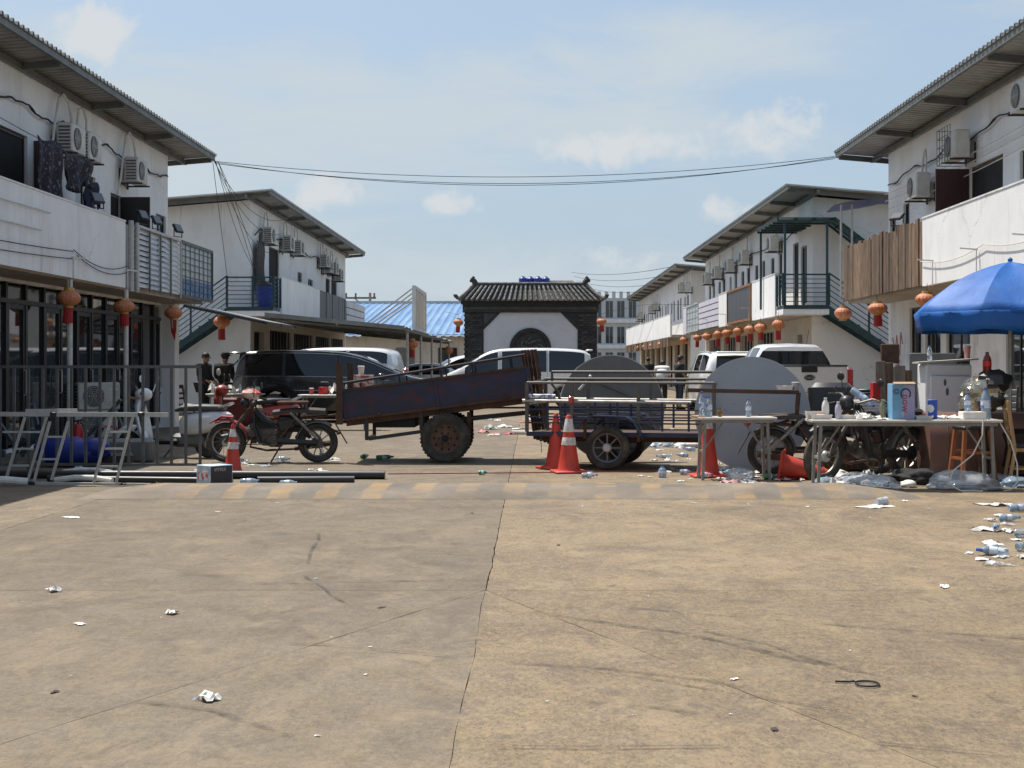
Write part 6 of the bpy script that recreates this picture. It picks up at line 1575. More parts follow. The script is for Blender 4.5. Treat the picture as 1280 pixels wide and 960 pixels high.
# ---------------------------------------------------------------- traffic cones
def cone_mesh(t, h, rb, rt, bands, base, bh=.035):
    def rr(z): return rb + (rt - rb)*(z - bh)/(h - bh)
    if base:
        MB().box((0, 0, bh/2), (base, base, bh), bev=.012).build('base', m_conered, t)
    b = MB().lathe([(rr(bh) + .012, bh*.9), (rr(bh + .03), bh + .03)] + [(rr(z), z) for z in (h*.3, h*.6, h*.9)] + [(rt, h - .01), (rt*.7, h), (rt*.5, h - .004), (rt*.5, h*.8)], n=28, caps=False).build('body', m_conered, t, ang=40)
    for a, c in bands: MB().lathe([(rr(a) + .0015, a), (rr(a) + .0035, a + .004), (rr(c) + .0035, c - .004), (rr(c) + .0015, c)], n=28, caps=False).build('white_band', m_conewhite, t)
GC = 'traffic cones'
c1 = thing('traffic_cone', 'red traffic cone with a scuffed white band standing in front of its plain twin', 'traffic cone', G(711, 591), .2, GC); cone_mesh(c1, .75, .145, .035, [(.53, .70), (.36, .46)], .42)
c2 = thing('traffic_cone', 'plain red traffic cone just behind the scuffed banded one', 'traffic cone', G(695, 586), .5, GC); cone_mesh(c2, .75, .145, .03, [], .42)
c3 = thing('traffic_cone', 'red traffic cone behind the legs of the small folding table', 'traffic cone', G(885, 596), .1, GC); cone_mesh(c3, .78, .145, .035, [(.6, .7)], .42)
c4 = thing('traffic_cone', 'slim red and white striped cone before the old motorcycle', 'traffic cone', G(291, 590), .1, GC); cone_mesh(c4, .63, .115, .02, [(.30, .39), (.46, .56)], 0, .012)
c5 = thing('traffic_cone', 'fallen bright red cone lying on its side under the tables', 'traffic cone', G(975, 599) + Vector((0, 0, .165)), 0, GC, rot=(0, R(99), R(-14))); cone_mesh(c5, .62, .155, .05, [], .40)

# ---------------------------------------------------------------- metal barrier fence, ladder, pipes
fe = thing('barrier_fence', 'grey square tube barrier fence standing on the left side of the lane', 'fence', (-6.0, 18.8, 0))
yF = 0
m_fence = mat('fence_grey_steel', (.15, .155, .155), .5, .4, col2=(.10, .095, .085), scale=7)
k = 18.8/1800
xa, xb = (-60 - 665)*k + 6, (250.5 - 665)*k + 6
MB().bb(xa, xb, -.02, .02, 1.355, 1.395).build('top_rail', m_fence, fe)
MB().bb(xa, xb, -.018, .018, .08, .115).build('bottom_rail', m_fence, fe)
n_ = 0; px = 250
while px > -60:
    x = (px - 665)*k + 6
    MB().bb(x - .017, x + .017, -.016, .016, 0 if n_ % 6 == 0 else .1155, 1.3545).build('upright', m_fence, fe); px -= 17.9; n_ += 1
yL = 2520/(606 - 456)
kk = yL/1800
la_ = thing('aluminium_ladder', 'folding aluminium ladder lying on its side in front of the barrier fence', 'ladder', (-5.9, yL, 0))
def LP(px, py, dy=0.): return Vector(((px - 665)*kk + 5.9, dy, 1.4 - (py - 456)*kk))
def rail(p, q, w_, nm='rail', m=m_alu, dy=0., h=None): MB().bar(LP(*p, dy), LP(*q, dy), w_, h).build(nm, m, la_)
rail((-40, 517.5), (210, 518.5), .05, dy=0); rail((30, 514), (94, 513.5), .045, dy=.06)
rail((40, 605), (188, 607), .05)
for a, b in (((139, 521), (117, 603)), ((166, 521), (145, 603)), ((58, 521), (34, 603)), ((62, 527), (42, 603)), ((85, 527), (64, 600)), ((31, 521), (6, 603))): rail(a, b, .028, 'stile', dy=.0)
for a, b in (((137, 540), (159, 540)), ((131, 561), (153, 561)), ((125, 583), (147, 583)), ((57, 546), (79, 546)), ((50, 574), (72, 574)), ((3, 540), (52, 540)), ((20, 561), (42, 561)), ((12, 582), (36, 582))): rail(a, b, .022, 'rung', dy=.0)
for p in ((67, 518), (177, 518), (40, 605), (154, 607)): MB().box(LP(*p), (.08, .07, .06), bev=.01).build('hinge', m_plasticblk, la_)
yP = 17.6
pp = MB().tube([G(-30, 598) + Vector((0, 0, .05)), G(481, 599) + Vector((0, 0, .05))], .052, 14)
tag(pp.build('black_pipe', m_plasticblk), 'longer black plastic pipe lying along the ground before the striped cone', 'pipe', 'black pipes on the ground')
pp = MB().tube([G(322, 604.5) + Vector((0, 0, .04)), G(443, 604) + Vector((0, 0, .04))], .045, 14)
tag(pp.build('black_pipe', m_plasticblk), 'shorter black plastic pipe in front of the longer one', 'pipe', 'black pipes on the ground')
pp = MB().tube([G(60, 603) + Vector((0, 0, .045)), G(290, 606) + Vector((0, 0, .045))], .04, 12)
tag(pp.build('black_pipe', m_plasticblk), 'black pipe lying under the aluminium ladder', 'pipe', 'black pipes on the ground')
for (a, b, r_), lb in zip((((-60, 611), (34, 607), .045), ((78, 596), (140, 597), .045), ((68, 604), (140, 605), .035)), ('white plastic tube lying in the shadow at the far left', 'white foam tube behind the ladder foot', 'curved white foam strip beside the ladder foot')):
    A, B = G(*a), G(*b); mid = (A + B)/2
    tag(MB().tube([A + Vector((0, 0, r_)), A.lerp(B, .33) + Vector((0, .05, r_ + .03)), A.lerp(B, .66) + Vector((0, .04, r_ + .03)), B + Vector((0, 0, r_))], r_, 10).build('white_tube', m_paper), lb, 'tube', 'white tubes on the ground')

# ---------------------------------------------------------------- folding tables
def table(label, loc, w_, d, h, rz=0, group='folding tables', mtop=None):
    t = thing('folding_table', label, 'table', loc, rz, group)
    MB().box((0, 0, h - .015), (w_, d, .03), bev=.006).build('table_top', mtop or m_tabletop, t)
    MB().bb(-w_/2 + .05, w_/2 - .05, -d/2 + .03, -d/2 + .055, h - .07, h - .0305).bb(-w_/2 + .05, w_/2 - .05, d/2 - .055, d/2 - .03, h - .07, h - .0305).build('apron', m_tableleg, t)
    for sx in (-1, 1):
        for sy in (-1, 1):
            x, y = sx*(w_/2 - .11), sy*(d/2 - .07)
            MB().bar((x - sx*.0, y, h - .03), (x + sx*.03, y, 0), .034).build('leg', m_tableleg, t)
        MB().bar((sx*(w_/2 - .10), -d/2 + .09, h*.45), (sx*(w_/2 - .10), d/2 - .09, h*.45), .028).bar((sx*(w_/2 - .11), 0, h*.45), (sx*(w_/2 - .38), 0, h - .04), .018).build('leg_brace', m_tableleg, t)
    return t
tA = table('small folding table on the left of the pair, holding a few bottles', (2.47, 17.62, 0), .98, .46, .765, R(3))
tB = table('long folding table on the right crowded with bottles, trays and a carton', (4.19, 16.28, 0), 2.12, .48, .785, R(-1))
MB().box((-.44, -.0, .7715), (.11, .44, .012)).build('chipped_corner', mat('raw_chipboard', (.42, .25, .12), .8, scale=12), tA)
tC = table('far table with bottles beside the two standing men', (-7.0, 34.0, 0), 1.3, .6, .72, 0, mtop=m_tabletop)
tD = table('far table with boxes and cups in front of the black minivan', (-4.25, 31.0, 0), 1.5, .6, .76, 0)
# red skirts hung behind the scooters
rc = thing('red_cabinet', 'low red cabinet beneath the far table by the standing men', 'cabinet', (-6.75, 33.2, 0)); m_dkred = mat('faded_dark_red', (.20, .022, .018), .6, col2=(.10, .012, .01), scale=5, grime=.4); MB().box((0, 0, .32), (.75, .4, .64), bev=.02).build('case', m_dkred, rc); MB().box((0, -.205, .34), (.66, .02, .54), bev=.008).build('door', m_dkred, rc)

# ---------------------------------------------------------------- chairs and stools
def chair(label, loc, rz, m, m_seat, h=.92, sw=.42, slats=True, lean=.07):
    t = thing('wooden_chair', label, 'chair', loc, rz, 'wooden chairs')
    MB().box((0, 0, .455), (sw, sw, .04), bev=.015).build('seat', m_seat, t)
    MB().box((0, 0, .42), (sw - .02, sw - .02, .05), bev=.008).build('seat_frame', m, t)
    for sx in (-1, 1):
        MB().bar((sx*(sw/2 - .025), -sw/2 + .03, .40), (sx*(sw/2 - .02), -sw/2 + .02, 0), .035).build('leg', m, t)
        MB().tube([(sx*(sw/2 - .02), sw/2 + .06, 0), (sx*(sw/2 - .02), sw/2 - .01, .42), (sx*(sw/2 - .02), sw/2 + lean, h)], .026, 4).build('back_leg', m, t)
        MB().bar((sx*(sw/2 - .02), -sw/2 + .04, .2), (sx*(sw/2 - .02), sw/2, .2), .022).build('stretcher', m, t)
    for z, hh in ((h - .04, .09), (.72, .05), (.60, .05)):
        MB().box((0, sw/2 + lean*(z - .42)/(h - .42), z), (sw - .06, .018, hh), bev=.005).build('back_slat', m, t)
    return t
chair('pale wooden chair facing away from the long table, cut by the right edge', (5.80, 16.75, 0), R(80), m_woodlt, m_plasticblk, h=.98)
chair('dark wooden chair beside the two standing men', (-8.15, 34.3, 0), R(80), mat('dark_brown_chair', (.06, .032, .018), .5, scale=5), m_plasticblk)
st = thing('wooden_stool', 'orange brown wooden stool in front of the brown sofa', 'stool', (5.2, 17.0, 0), R(8), 'stools')
MB().box((0, 0, .66), (.36, .34, .05), bev=.015).build('seat', m_plasticblk, st)
for sx in (-1, 1):
    for sy in (-1, 1): MB().bar((sx*.15, sy*.13, .64), (sx*.21, sy*.18, 0), .042).build('leg', m_woodor, st)
    MB().bar((sx*.185, -.155, .30), (sx*.185, .155, .30), .03).build('stretcher', m_woodor, st)
for sy in (-1, 1): MB().bar((-.18, sy*.155, .37), (.18, sy*.155, .37), .035).build('stretcher', m_woodor, st)
for lb, loc in (('red plastic stool under the seated person', (-7.72, 26.9, 0)), ('red plastic stool standing empty behind the ladder', (-6.55, 22.2, 0))):
    t = thing('plastic_stool', lb, 'stool', loc, .2, 'red plastic stools')
    MB().box((0, 0, .45), (.28, .28, .03), bev=.012).build('seat', m_red, t)
    for sx in (-1, 1):
        for sy in (-1, 1): MB().bar((sx*.12, sy*.12, .44), (sx*.16, sy*.16, 0), .045, .03).build('leg', m_red, t)
    for a in range(4):
        v = Vector((.14, .14, .2)); M_ = Matrix.Rotation(a*pi/2, 4, 'Z'); p0, p1 = M_ @ v, M_ @ Vector((-.14, .14, .2)); MB().bar(p0, p1, .03, .02).build('brace', m_red, t)
# white slatted chair backs under the umbrella
for lb, x in (('left white slatted chair under the blue umbrella', 5.92), ('right white slatted chair under the blue umbrella', 6.25)):
    t = thing('slatted_chair', lb, 'chair', (x, 19.2, 0), R(175), 'white slatted chairs')
    MB().box((0, 0, .44), (.34, .40, .03), bev=.01).build('seat', m_whiteboard, t)
    for i in range(6): MB().box((0, .2 + .012*i, .62 + .085*i), (.32, .018, .06), bev=.006).build('back_slat', m_whiteboard, t)
    for sx in (-1, 1):
        MB().bar((sx*.155, .19, .45), (sx*.155, .29, 1.12), .025).build('back_post', m_steel, t)
        for sy in (-1, 1): MB().bar((sx*.15, sy*.17, .43), (sx*.17, sy*.2, 0), .028).build('leg', m_steel, t)

# ---------------------------------------------------------------- blue umbrella
um = thing('market_umbrella', 'large blue market umbrella with drooping valance on the right', 'umbrella', (5.93, 17.85, 0), R(11))
UC = (.10, .02)
MB().tube([(0, 0, .05), (0, 0, 2.72)], .024, 10).build('pole', m_alu, um)
MB().lathe([(0, 0), (.24, 0), (.24, .06), (.2, .09), (.05, .1), (.04, .3), (0, .3)], n=20).build('base', m_plasticblk, um)
ns = 8; Rr = 1.22; vs = []; fs = []; rows = 9; sub_ = 6
def dome(u): return 2.68 - .20*u - .44*u**2.2
for i in range(rows + 1):
    u = i/rows
    for k in range(ns*sub_):
        a = 2*pi*k/(ns*sub_); f = (k % sub_)/sub_; s_ = sin(pi*f)
        rr = Rr*u*(1 - .075*s_); z = dome(u) - .085*s_*u*(1.25 - u) + .012*sin(a*11 + u*8)*u
        vs.append((rr*cos(a), rr*sin(a), z))
n_ = ns*sub_
for i in range(rows):
    for k in range(n_): fs.append((i*n_+k, i*n_+(k+1) % n_, (i+1)*n_+(k+1) % n_, (i+1)*n_+k))
o = MB().add(vs, fs).build('canopy', m_umb, um, ang=28); md = o.modifiers.new('thick', 'SOLIDIFY'); md.thickness = .004
vs = []; fs = []
for i in range(4):
    for k in range(n_):
        a = 2*pi*k/n_; f = (k % sub_)/sub_; s_ = sin(pi*f); rr = (Rr + .004)*(1 - .075*s_)*(1 - .02*i + .012*sin(a*17)*i); z = dome(1) - .0*s_ - .075*i*(1 + .10*s_) + .012*sin(a*9 + i)*i*.4
        vs.append((rr*cos(a), rr*sin(a), z))
for i in range(3):
    for k in range(n_): fs.append((i*n_+k, i*n_+(k+1) % n_, (i+1)*n_+(k+1) % n_, (i+1)*n_+k))
o = MB().add(vs, fs).build('valance', m_umb, um, ang=40); md = o.modifiers.new('thick', 'SOLIDIFY'); md.thickness = .004
for k in range(ns):
    a = 2*pi*k/ns; rp = [(Rr*u*cos(a)*.985, Rr*u*sin(a)*.985, dome(u) - .02) for u in (.03, .25, .5, .75, .98)]
    MB().tube(rp, .008, 5).build('rib', m_alu, um); MB().tube([(.03*cos(a), .03*sin(a), 2.15), (.52*Rr*cos(a), .52*Rr*sin(a), dome(.52) - .03)], .006, 5).build('strut', m_alu, um)
MB().lathe([(0, 2.70), (.03, 2.685), (.03, 2.71), (.012, 2.73), (0, 2.735)], n=12).build('finial', m_umb, um)
# ---------------------------------------------------------------- sofa, freezer, boards on the right
sf = thing('sofa', 'brown leather sofa end standing on its side behind the long table', 'sofa', (5.36, 17.75, 0))
m_leather = mat('brown_leather', (.20, .105, .078), .45, col2=(.15, .078, .056), scale=3, bump=.1, bscale=60)
pf = []
for i in range(15):
    a = -pi*.5 + pi*i/14 - pi/2
for k, (x0, x1) in enumerate(((-.56, -.34), (-.335, .16), (.165, .85))):
    sec = [(-.36, .08), (-.40, .25), (-.42, .45), (-.36, .68), (-.2, .80), (0, .82), (.2, .80), (.36, .68), (.42, .4), (.4, .08)]
    b = MB(); b.prism(sec, x0, x1, 'yz'); b.build('upholstery_panel', m_leather, sf, ang=40)
    MB().tube([(x1 + .002, y*1.006, z*1.004) for y, z in sec], .008, 5).build('piping', mat('light_piping', (.20, .12, .085), .5, scale=4), sf)
MB().box((.15, 0, .05), (1.3, .7, .06), bev=.01).build('base', m_dark, sf)
MB().box((.6, -.18, .38), (.6, .52, .5), bev=.06).build('seat_cushion', mat('dark_leather', (.028, .012, .009), .45, scale=4), sf)
fr = thing('white_cabinet', 'dented white metal cabinet standing behind the long table', 'cabinet', (5.42, 18.9, 0))
m_fridge = mat('dented_white_enamel', (.88, .89, .89), .4, col2=(.80, .81, .81), scale=2.5, grime=.25, gcol=(.4, .38, .33), bump=.25, bscale=5)
MB().box((0, .02, .72), (.60, .42, 1.38), bev=.02).build('case', m_fridge, fr)
MB().box((.02, -.205, .66), (.54, .03, 1.20), bev=.015).build('door', m_fridge, fr)
for x, z, r_ in ((-.06, 1.17, .03), (-.03, 1.05, .035), (-.08, .72, .02), (.12, .9, .02)): MB().ball((x, -.222, z), r_, 8, 6, (.6, .15, 1.5)).build('dent', m_steel, fr)
MB().box((.0, -.02, 1.45), (.78, .34, .022), rot=(0, R(-3.5), 0)).build('top_board', m_tabletop, fr)
gr = thing('grey_board', 'dark grey metal board behind the white cabinet', 'board', (5.45, 19.6, 0)); MB().box((0, 0, 1.36), (.62, .05, .40), bev=.006).build('panel', m_steel, gr)
for x in (-.27, .27): MB().bar((x, .03, 1.5), (x, .03, 0), .04).build('leg', m_rust, gr)
for i, (x, h, w_) in enumerate(((4.62, 1.42, .13), (4.76, 1.40, .12), (4.90, 1.36, .13), (5.03, 1.30, .1))):
    o = MB().box((0, 0, h/2), (w_, .03, h), rot=(R(-3), R(random.uniform(-1.5, 1.5)), 0), bev=.004).build('weathered_board', m_wood if i % 2 else mat('grey_weathered_board', (.22, .185, .15), .85, col2=(.13, .105, .08), scale=3.5, stretch=(9, 9, .8), bump=.3, bscale=40), loc=(x, 19.1 + .04*i, 0.03))
    tag(o, ['tall grey plank leaning left of the white cabinet', 'brown plank second from the left beside the white cabinet', 'grey plank third from the left beside the white cabinet', 'short brown plank touching the white cabinet'][i], 'plank', 'planks by the white cabinet')
o = MB().box((0, 0, 0), (.24, .06, .26), bev=.01).build('rusty_box', m_rust, loc=(4.78, 19.3, 1.52)); 
o.location = (4.80, 19.3, 1.55); tag(o, 'rusty box on top of the tall planks', 'box')

# foil wrapped bundle on a stand
fs_ = thing('foil_bundle', 'bundle wrapped in crumpled silver foil and black plastic by the white cabinet', 'bundle', (5.34, 17.0, 0))
m_foil = mat('crumpled_foil', (.55, .50, .40), .22, .85, col2=(.30, .26, .20), scale=12, bump=.6, bscale=22)
MB().ball((0, 0, 1.07), .25, 22, 14, (1.0, .8, .85), .35, 9).ball((-.16, -.03, .94), .16, 16, 10, (1, .8, 1.1), .35, 19).build('foil', m_foil, fs_, ang=15)
MB().ball((.1, -.02, 1.20), .20, 14, 9, (1.1, .9, .7), .3, 3).ball((.06, -.15, .98), .10, 10, 7, (1.3, .5, .8), .3, 5).build('black_plastic', m_plasticblk, fs_, ang=25)
MB().tube([(0, 0, 0), (0, 0, .9)], .06, 8).lathe([(0, 0), (.2, 0), (.18, .04), (0, .05)], n=16).build('stand', m_rust, fs_)
MB().ball((-.08, -.06, .78), .11, 12, 8, (1.3, 1, .8), .3, 8).build('pink_rag', mat('pink_rag', (.50, .33, .28), .9, scale=8), fs_, ang=30)

# ---------------------------------------------------------------- bottles, cups, trays, cartons
def bottle(label, loc, h=.22, r=.032, body=None, cap=None, lab=True, rot=None, group='bottles and jars', m_lab=None):
    t = thing('bottle', label, 'bottle', loc, 0, group, rot)
    MB().lathe([(0, .003), (r*.75, 0), (r, .012), (r*.97, h*.30), (r*1.0, h*.34), (r*1.0, h*.60), (r*.94, h*.66), (r*.8, h*.76), (r*.36, h*.90), (r*.34, h*.935)], n=14, caps=False).build('body', body or m_pet, t, ang=45)
    MB().lathe([(0, h*.92), (r*.42, h*.92), (r*.42, h*.995), (r*.36, h), (0, h)], n=12).build('cap', cap or m_capblue, t)
    if lab: MB().lathe([(r*1.01, h*.35), (r*1.02, h*.352), (r*1.02, h*.588), (r*1.01, h*.59)], n=14, caps=False).build('label', m_lab or m_label, t)
    return t
def cup(label, loc, m, h=.12, r=.045, rot=None, name='cup'):
    t = thing(name, label, 'cup', loc, 0, 'cups', rot)
    MB().lathe([(0, .002), (r*.72, 0), (r, h), (r*1.06, h + .004), (r*.95, h), (r*.68, .006)], n=16, caps=False).build('body', m, t, ang=50)
    MB().lathe([(r*.9, h*.98), (r*1.08, h*.98), (r*1.08, h*1.03), (r*.7, h*1.07), (0, h*1.07)], n=16, caps=False).build('lid', m_paper, t)
    return t
def top(tb, x, y=0.): # point on a table top from local coordinates
    p = Matrix.Rotation(tb.rotation_euler.z, 4, 'Z') @ Vector((x, y, 0)) + tb.location
    return p
zA, zB = .7665, .7865
for x, y, lb in ((-.40, -.05, 'tall water bottle with blue cap at the left end of the small table'), (-.34, .02, 'blue capped water bottle in the middle of the pair on the small table'), (-.32, -.09, 'front right blue capped bottle of the three on the small table')):
    p = top(tA, x, y); bottle(lb, (p.x, p.y, zA), .31 if 'tall' in lb else .25, .038)
p = top(tA, -.18, -.05); bottle('small amber bottle on the small table', (p.x, p.y, zA), .10, .028, mat('amber_glass', (.30, .14, .02), .15, trans=.4, scale=5), m_plasticblk, False)
p = top(tA, .17, -.06); bottle('clear water bottle alone at the middle of the small table', (p.x, p.y, zA), .22, .034)
p = top(tB, -.93 + .0, -.1)
def tray(label, loc, s_=(.18, .12, .05), m=None, rz=0):
    t = thing('food_tray', label, 'food tray', loc, rz, 'food trays')
    a, b, h = s_
    vs = [(-a*.42, -b*.42, 0), (a*.42, -b*.42, 0), (a*.42, b*.42, 0), (-a*.42, b*.42, 0), (-a/2, -b/2, h), (a/2, -b/2, h), (a/2, b/2, h), (-a/2, b/2, h), (-a*.47, -b*.46, h), (a*.47, -b*.46, h), (a*.47, b*.46, h), (-a*.47, b*.46, h), (-a*.4, -b*.4, .006), (a*.4, -b*.4, .006), (a*.4, b*.4, .006), (-a*.4, b*.4, .006)]
    fs = [(3, 2, 1, 0)] + [(i, (i+1) % 4, (i+1) % 4 + 4, i + 4) for i in range(4)] + [(4+i, 4+(i+1) % 4, 8+(i+1) % 4, 8+i) for i in range(4)] + [(8+i, 8+(i+1) % 4, 12+(i+1) % 4, 12+i) for i in range(4)] + [(12, 13, 14, 15)]
    MB().add(vs, fs).build('tray', m or m_paper, t, ang=20)
    MB().ball((0, 0, h*.6), min(a, b)*.36, 9, 6, (1.2, .9, .5), .5, int(abs(loc[0])*97)).build('leftovers', mat('food_scraps', (.42, .26, .15), .8, col2=(.55, .45, .35), scale=18), t)
    return t
p = top(tB, -.93, -.05); tray('white foam tray stacked at the left end of the long table', (p.x, p.y, zB), (.24, .16, .05)); 
p = top(tB, -.98, .06); tray('second foam tray behind the first at the left end of the long table', (p.x, p.y, zB), (.2, .14, .085))
p = top(tB, -.86, .04); bottle('white plastic bottle by the foam trays', (p.x, p.y, zB), .24, .042, m_paper, m_paper, False)
p = top(tB, -.74, -.08); bottle('pale lilac bottle with white cap on the long table', (p.x, p.y, zB), .20, .036, mat('lilac_bottle', (.52, .50, .60), .4, scale=6), m_paper, False)
p = top(tB, -.62, .0); tray('foam tray of leftovers beside the lilac bottle', (p.x, p.y, zB), (.2, .14, .045))
p = top(tB, -.20, .1); bottle('olive capped bottle half hidden behind the blue carton', (p.x, p.y, zB), .22, .035, mat('olive_bottle', (.30, .28, .18), .3, trans=.3, scale=6), mat('yellow_cap', (.45, .38, .15), .5), False)
def crumple(name, label, cat, loc, size, m, seed, group='litter scattered over the lane', flat=.35, n=7, rz=None):
    rnd = random.Random(seed); vs = []; fs = []
    for i in range(n + 1):
        for j in range(n + 1):
            u, v = i/n - .5, j/n - .5; q = Vector((u*3 + seed*3.7, v*3, seed*1.3))
            d = mn.noise_vector(q)*.22; e = mn.noise_vector(q*2.7)*.09
            rad = .62 + .38*mn.noise(Vector((math.atan2(v, u)*1.2, seed, 0)))
            z = max(.004, (.5 + mn.noise(q*1.6 + Vector((0, 0, 9))) + .5*mn.noise(q*4))*flat*(1 - 1.3*(u*u + v*v)))
            vs.append(((u*rad*1.3 + d.x + e.x)*size[0], (v*rad*1.3 + d.y + e.y)*size[1], z*size[2]))
    for i in range(n):
        for j in range(n): fs.append((i*(n+1)+j, (i+1)*(n+1)+j, (i+1)*(n+1)+j+1, i*(n+1)+j+1))
    o = MB().add(vs, fs).build(name, m, loc=loc, rot=(0, 0, rnd.random()*6 if rz is None else rz), ang=25)
    return tag(o, label, cat, group)
p = top(tB, -.42, -.02); crumple('plastic_bag', 'crumpled white plastic bag on the long table left of the blue carton', 'bag', (p.x, p.y, zB), (.36, .22, .26), m_paper, 5, 'bags on the tables')
p = top(tB, -.25, -.12); crumple('paper_scrap', 'torn paper on the long table in front of the bag', 'paper', (p.x, p.y, zB), (.24, .16, .07), m_paper, 6, 'bags on the tables')
def bagball(name, label, cat, loc, size, m, seed, group='bags on the ground', n=36, rough=.20):
    q = MB(); q.ball((0, 0, 0), .5, n, n*2//3)
    out_ = []
    for v in q.v:
        p = Vector(v); d = p.normalized() if p.length else Vector((0, 0, 1))
        e = Vector((seed, seed*2.3, 0))
        k = 1 + rough*1.6*mn.noise(d*1.7 + e) + rough*.9*(1 - 2*abs(mn.noise(d*4.5 + e))) + rough*.55*(1 - 2*abs(mn.noise(d*9 + e))) + rough*.3*mn.noise(d*21 + e)
        p = p*k; z = p.z*size[2] + size[2]*.30
        out_.append((p.x*size[0]*(1.15 if z < size[2]*.15 else 1), p.y*size[1], max(.003, z)))
    q.v = out_
    return tag(q.build(name, m, loc=loc, rot=(0, 0, seed), ang=75), label, cat, group)
def carton(label, loc, d, m, rz=0, flap=True, group='cartons'):
    t = thing('carton', label, 'carton', loc, rz, group)
    MB().box((0, 0, d[2]/2), d, bev=.004).build('box', m, t)
    if flap:
        mk = mat('raw_cardboard', (.45, .30, .17), .85, scale=7)
        MB().box((0, -d[1]/2 - .02, d[2] + .01), (d[0]*.96, .06, .004), rot=(.35, 0, 0)).build('flap', mk, t)
        MB().box((d[0]/2 + .02, 0, d[2] + .008), (.07, d[1]*.9, .004), rot=(0, .3, 0)).build('flap', mk, t)
    return t
m_cyan = mat('sky_blue_carton_print', (.12, .33, .52), .5, col2=(.26, .44, .62), scale=2.5)
m_lilac = mat('lilac_print', (.38, .36, .56), .5, scale=3)
m_ink = mat('dark_print_ink', (.02, .025, .08), .5); m_redink = mat('red_print_ink', (.5, .02, .05), .5); m_whiteink = mat('white_print_ink', (.8, .8, .8), .5)
p = top(tB, -.02, -.02)
bx = carton('tall sky blue drink carton with open flaps on the long table', (p.x, p.y, zB), (.255, .2, .40), m_cyan, R(2))
MB().box((.065, -.1015, .2), (.12, .003, .38)).build('lilac_stripe', m_lilac, bx)
words('C', .17, m_ink, bx, (-.035 + .05, -.104, .30), (R(90), R(90), 0)); words('now', .115, m_redink, bx, (.02, -.104, .18), (R(90), R(90), 0)); words('©', .09, m_ink, bx, (-.085, -.102, .31), (R(90), 0, 0)); words('||', .07, m_whiteink, bx, (-.01, -.103, .06), (R(90), 0, 0))
p = top(tB, .34, .0)
bx = carton('small blue carton with a white picture right of the tall carton', (p.x, p.y, zB), (.10, .09, .22), mat('royal_blue_carton', (.02, .10, .48), .45, scale=4), R(-20), False)
MB().ball((-.02, -.05, .12), .045, 12, 8, (.9, .1, 1)).build('printed_picture', m_paper, bx)
p = top(tB, .22, -.06); tray('flat foam tray right of the tall blue carton', (p.x, p.y, zB), (.2, .14, .04))
p = top(tB, .52, .03); crumple('paper_scrap', 'heap of white paper napkins in the middle right of the long table', 'paper', (p.x, p.y, zB), (.4, .26, .16), m_paper, 12, 'bags on the tables')
p = top(tB, .78, -.02); bx = carton('flat white box under the water bottles at the right end of the table', (p.x, p.y, zB), (.26, .2, .085), m_paper, 0, False)
p = top(tB, .92, -.06); bottle('large water bottle with blue cap at the right end of the long table', (p.x, p.y, zB), .36, .055, m_petblue)
p = top(tB, .74, .02); bottle('smaller water bottle beside the large one at the right end', (p.x, p.y, zB + .0865), .21, .036, m_petblue)
bottle('dark sauce bottle with a red label on top of the foil bundle', (5.36, 16.95, 1.29), .26, .05, mat('dark_red_glass', (.16, .015, .012), .15, scale=4), m_plasticblk, True, m_lab=m_red)
cup('pink paper cup on the board above the white cabinet', (5.70, 18.85, 1.482), mat('pink_cup', (.60, .30, .28), .5, scale=5), .16, .045)
bottle('clear bottle standing on the board above the white cabinet', (5.20, 18.82, 1.455), .20, .032)
o = cup('metal jar with a dark lid on the towing pipe', (3.34, 18.25, 1.085), mat('jar_grey', (.42, .43, .45), .35, scale=5), .09, .05, name='jar')
tray('pale food box balanced on the towing pipe', (3.20, 18.24, 1.085), (.2, .13, .05))
bottle('clear empty water bottle lying slanted on the black motorcycle', (3.85, 17.35, 1.10), .34, .045, m_petblue, m_capblue, True, rot=(R(20), R(128), 0))
bx = carton('bright red drink box behind the black motorcycle', (4.53, 19.0, .945), (.10, .1, .22), m_red, .2, False)
o = MB().box((0, 0, .38), (.60, .30, .76), bev=.07).build('black_armchair_back', mat('black_leatherette', (.014, .014, .016), .35, col2=(.03, .03, .032), scale=4), loc=(3.98, 19.15, .40), rot=(R(-6), 0, R(-6)))
o.name = 'box_seat'; tag(o, 'black leatherette seat back standing behind the black motorcycle', 'seat')
o2 = MB().box((0, 0, .21), (.5, .5, .42), bev=.02).build('wooden_crate', m_wood, loc=(3.98, 19.18, 0)); tag(o2, 'wooden crate under the black leatherette seat back', 'crate')
# piles of printed papers behind the black motorcycle
for i in range(5):
    o = MB().box((0, 0, 0), (.40, .3, .035), bev=.004).build('paper_stack', m_paper, loc=(4.42 + .02*(i % 2), 19.05, .76 + .04*i), rot=(0, 0, .1*i)); tag(o, 'stack of white papers on the crate behind the black motorcycle', 'paper', 'stacked papers')
o = MB().box((0, 0, .365), (.45, .36, .73), bev=.02).build('wooden_crate', m_wood, loc=(4.42, 19.08, 0.01)); tag(o, 'tall wooden crate carrying stacked papers', 'crate')
cable_pts = [(5.02, 16.02, .79), (5.0, 15.98, .62), (4.9, 16.0, .4), (4.68, 16.0, .22), (4.62, 15.95, .08), (4.72, 15.85, .012), (4.95, 15.8, .012)]
tag(MB().tube(cable_pts, .008, 6).build('extension_cable', m_paper), 'white cord hanging from the right end of the long table', 'cord', 'white cords')
tag(MB().tube([(5.22, 16.1, .78), (5.32, 16.0, .55), (5.4, 16.02, .3), (5.38, 15.95, .1), (5.28, 15.9, .012), (5.2, 15.86, .012)], .008, 6).build('extension_cable', m_paper), 'second white cord looping down beside the pale chair', 'cord', 'white cords')

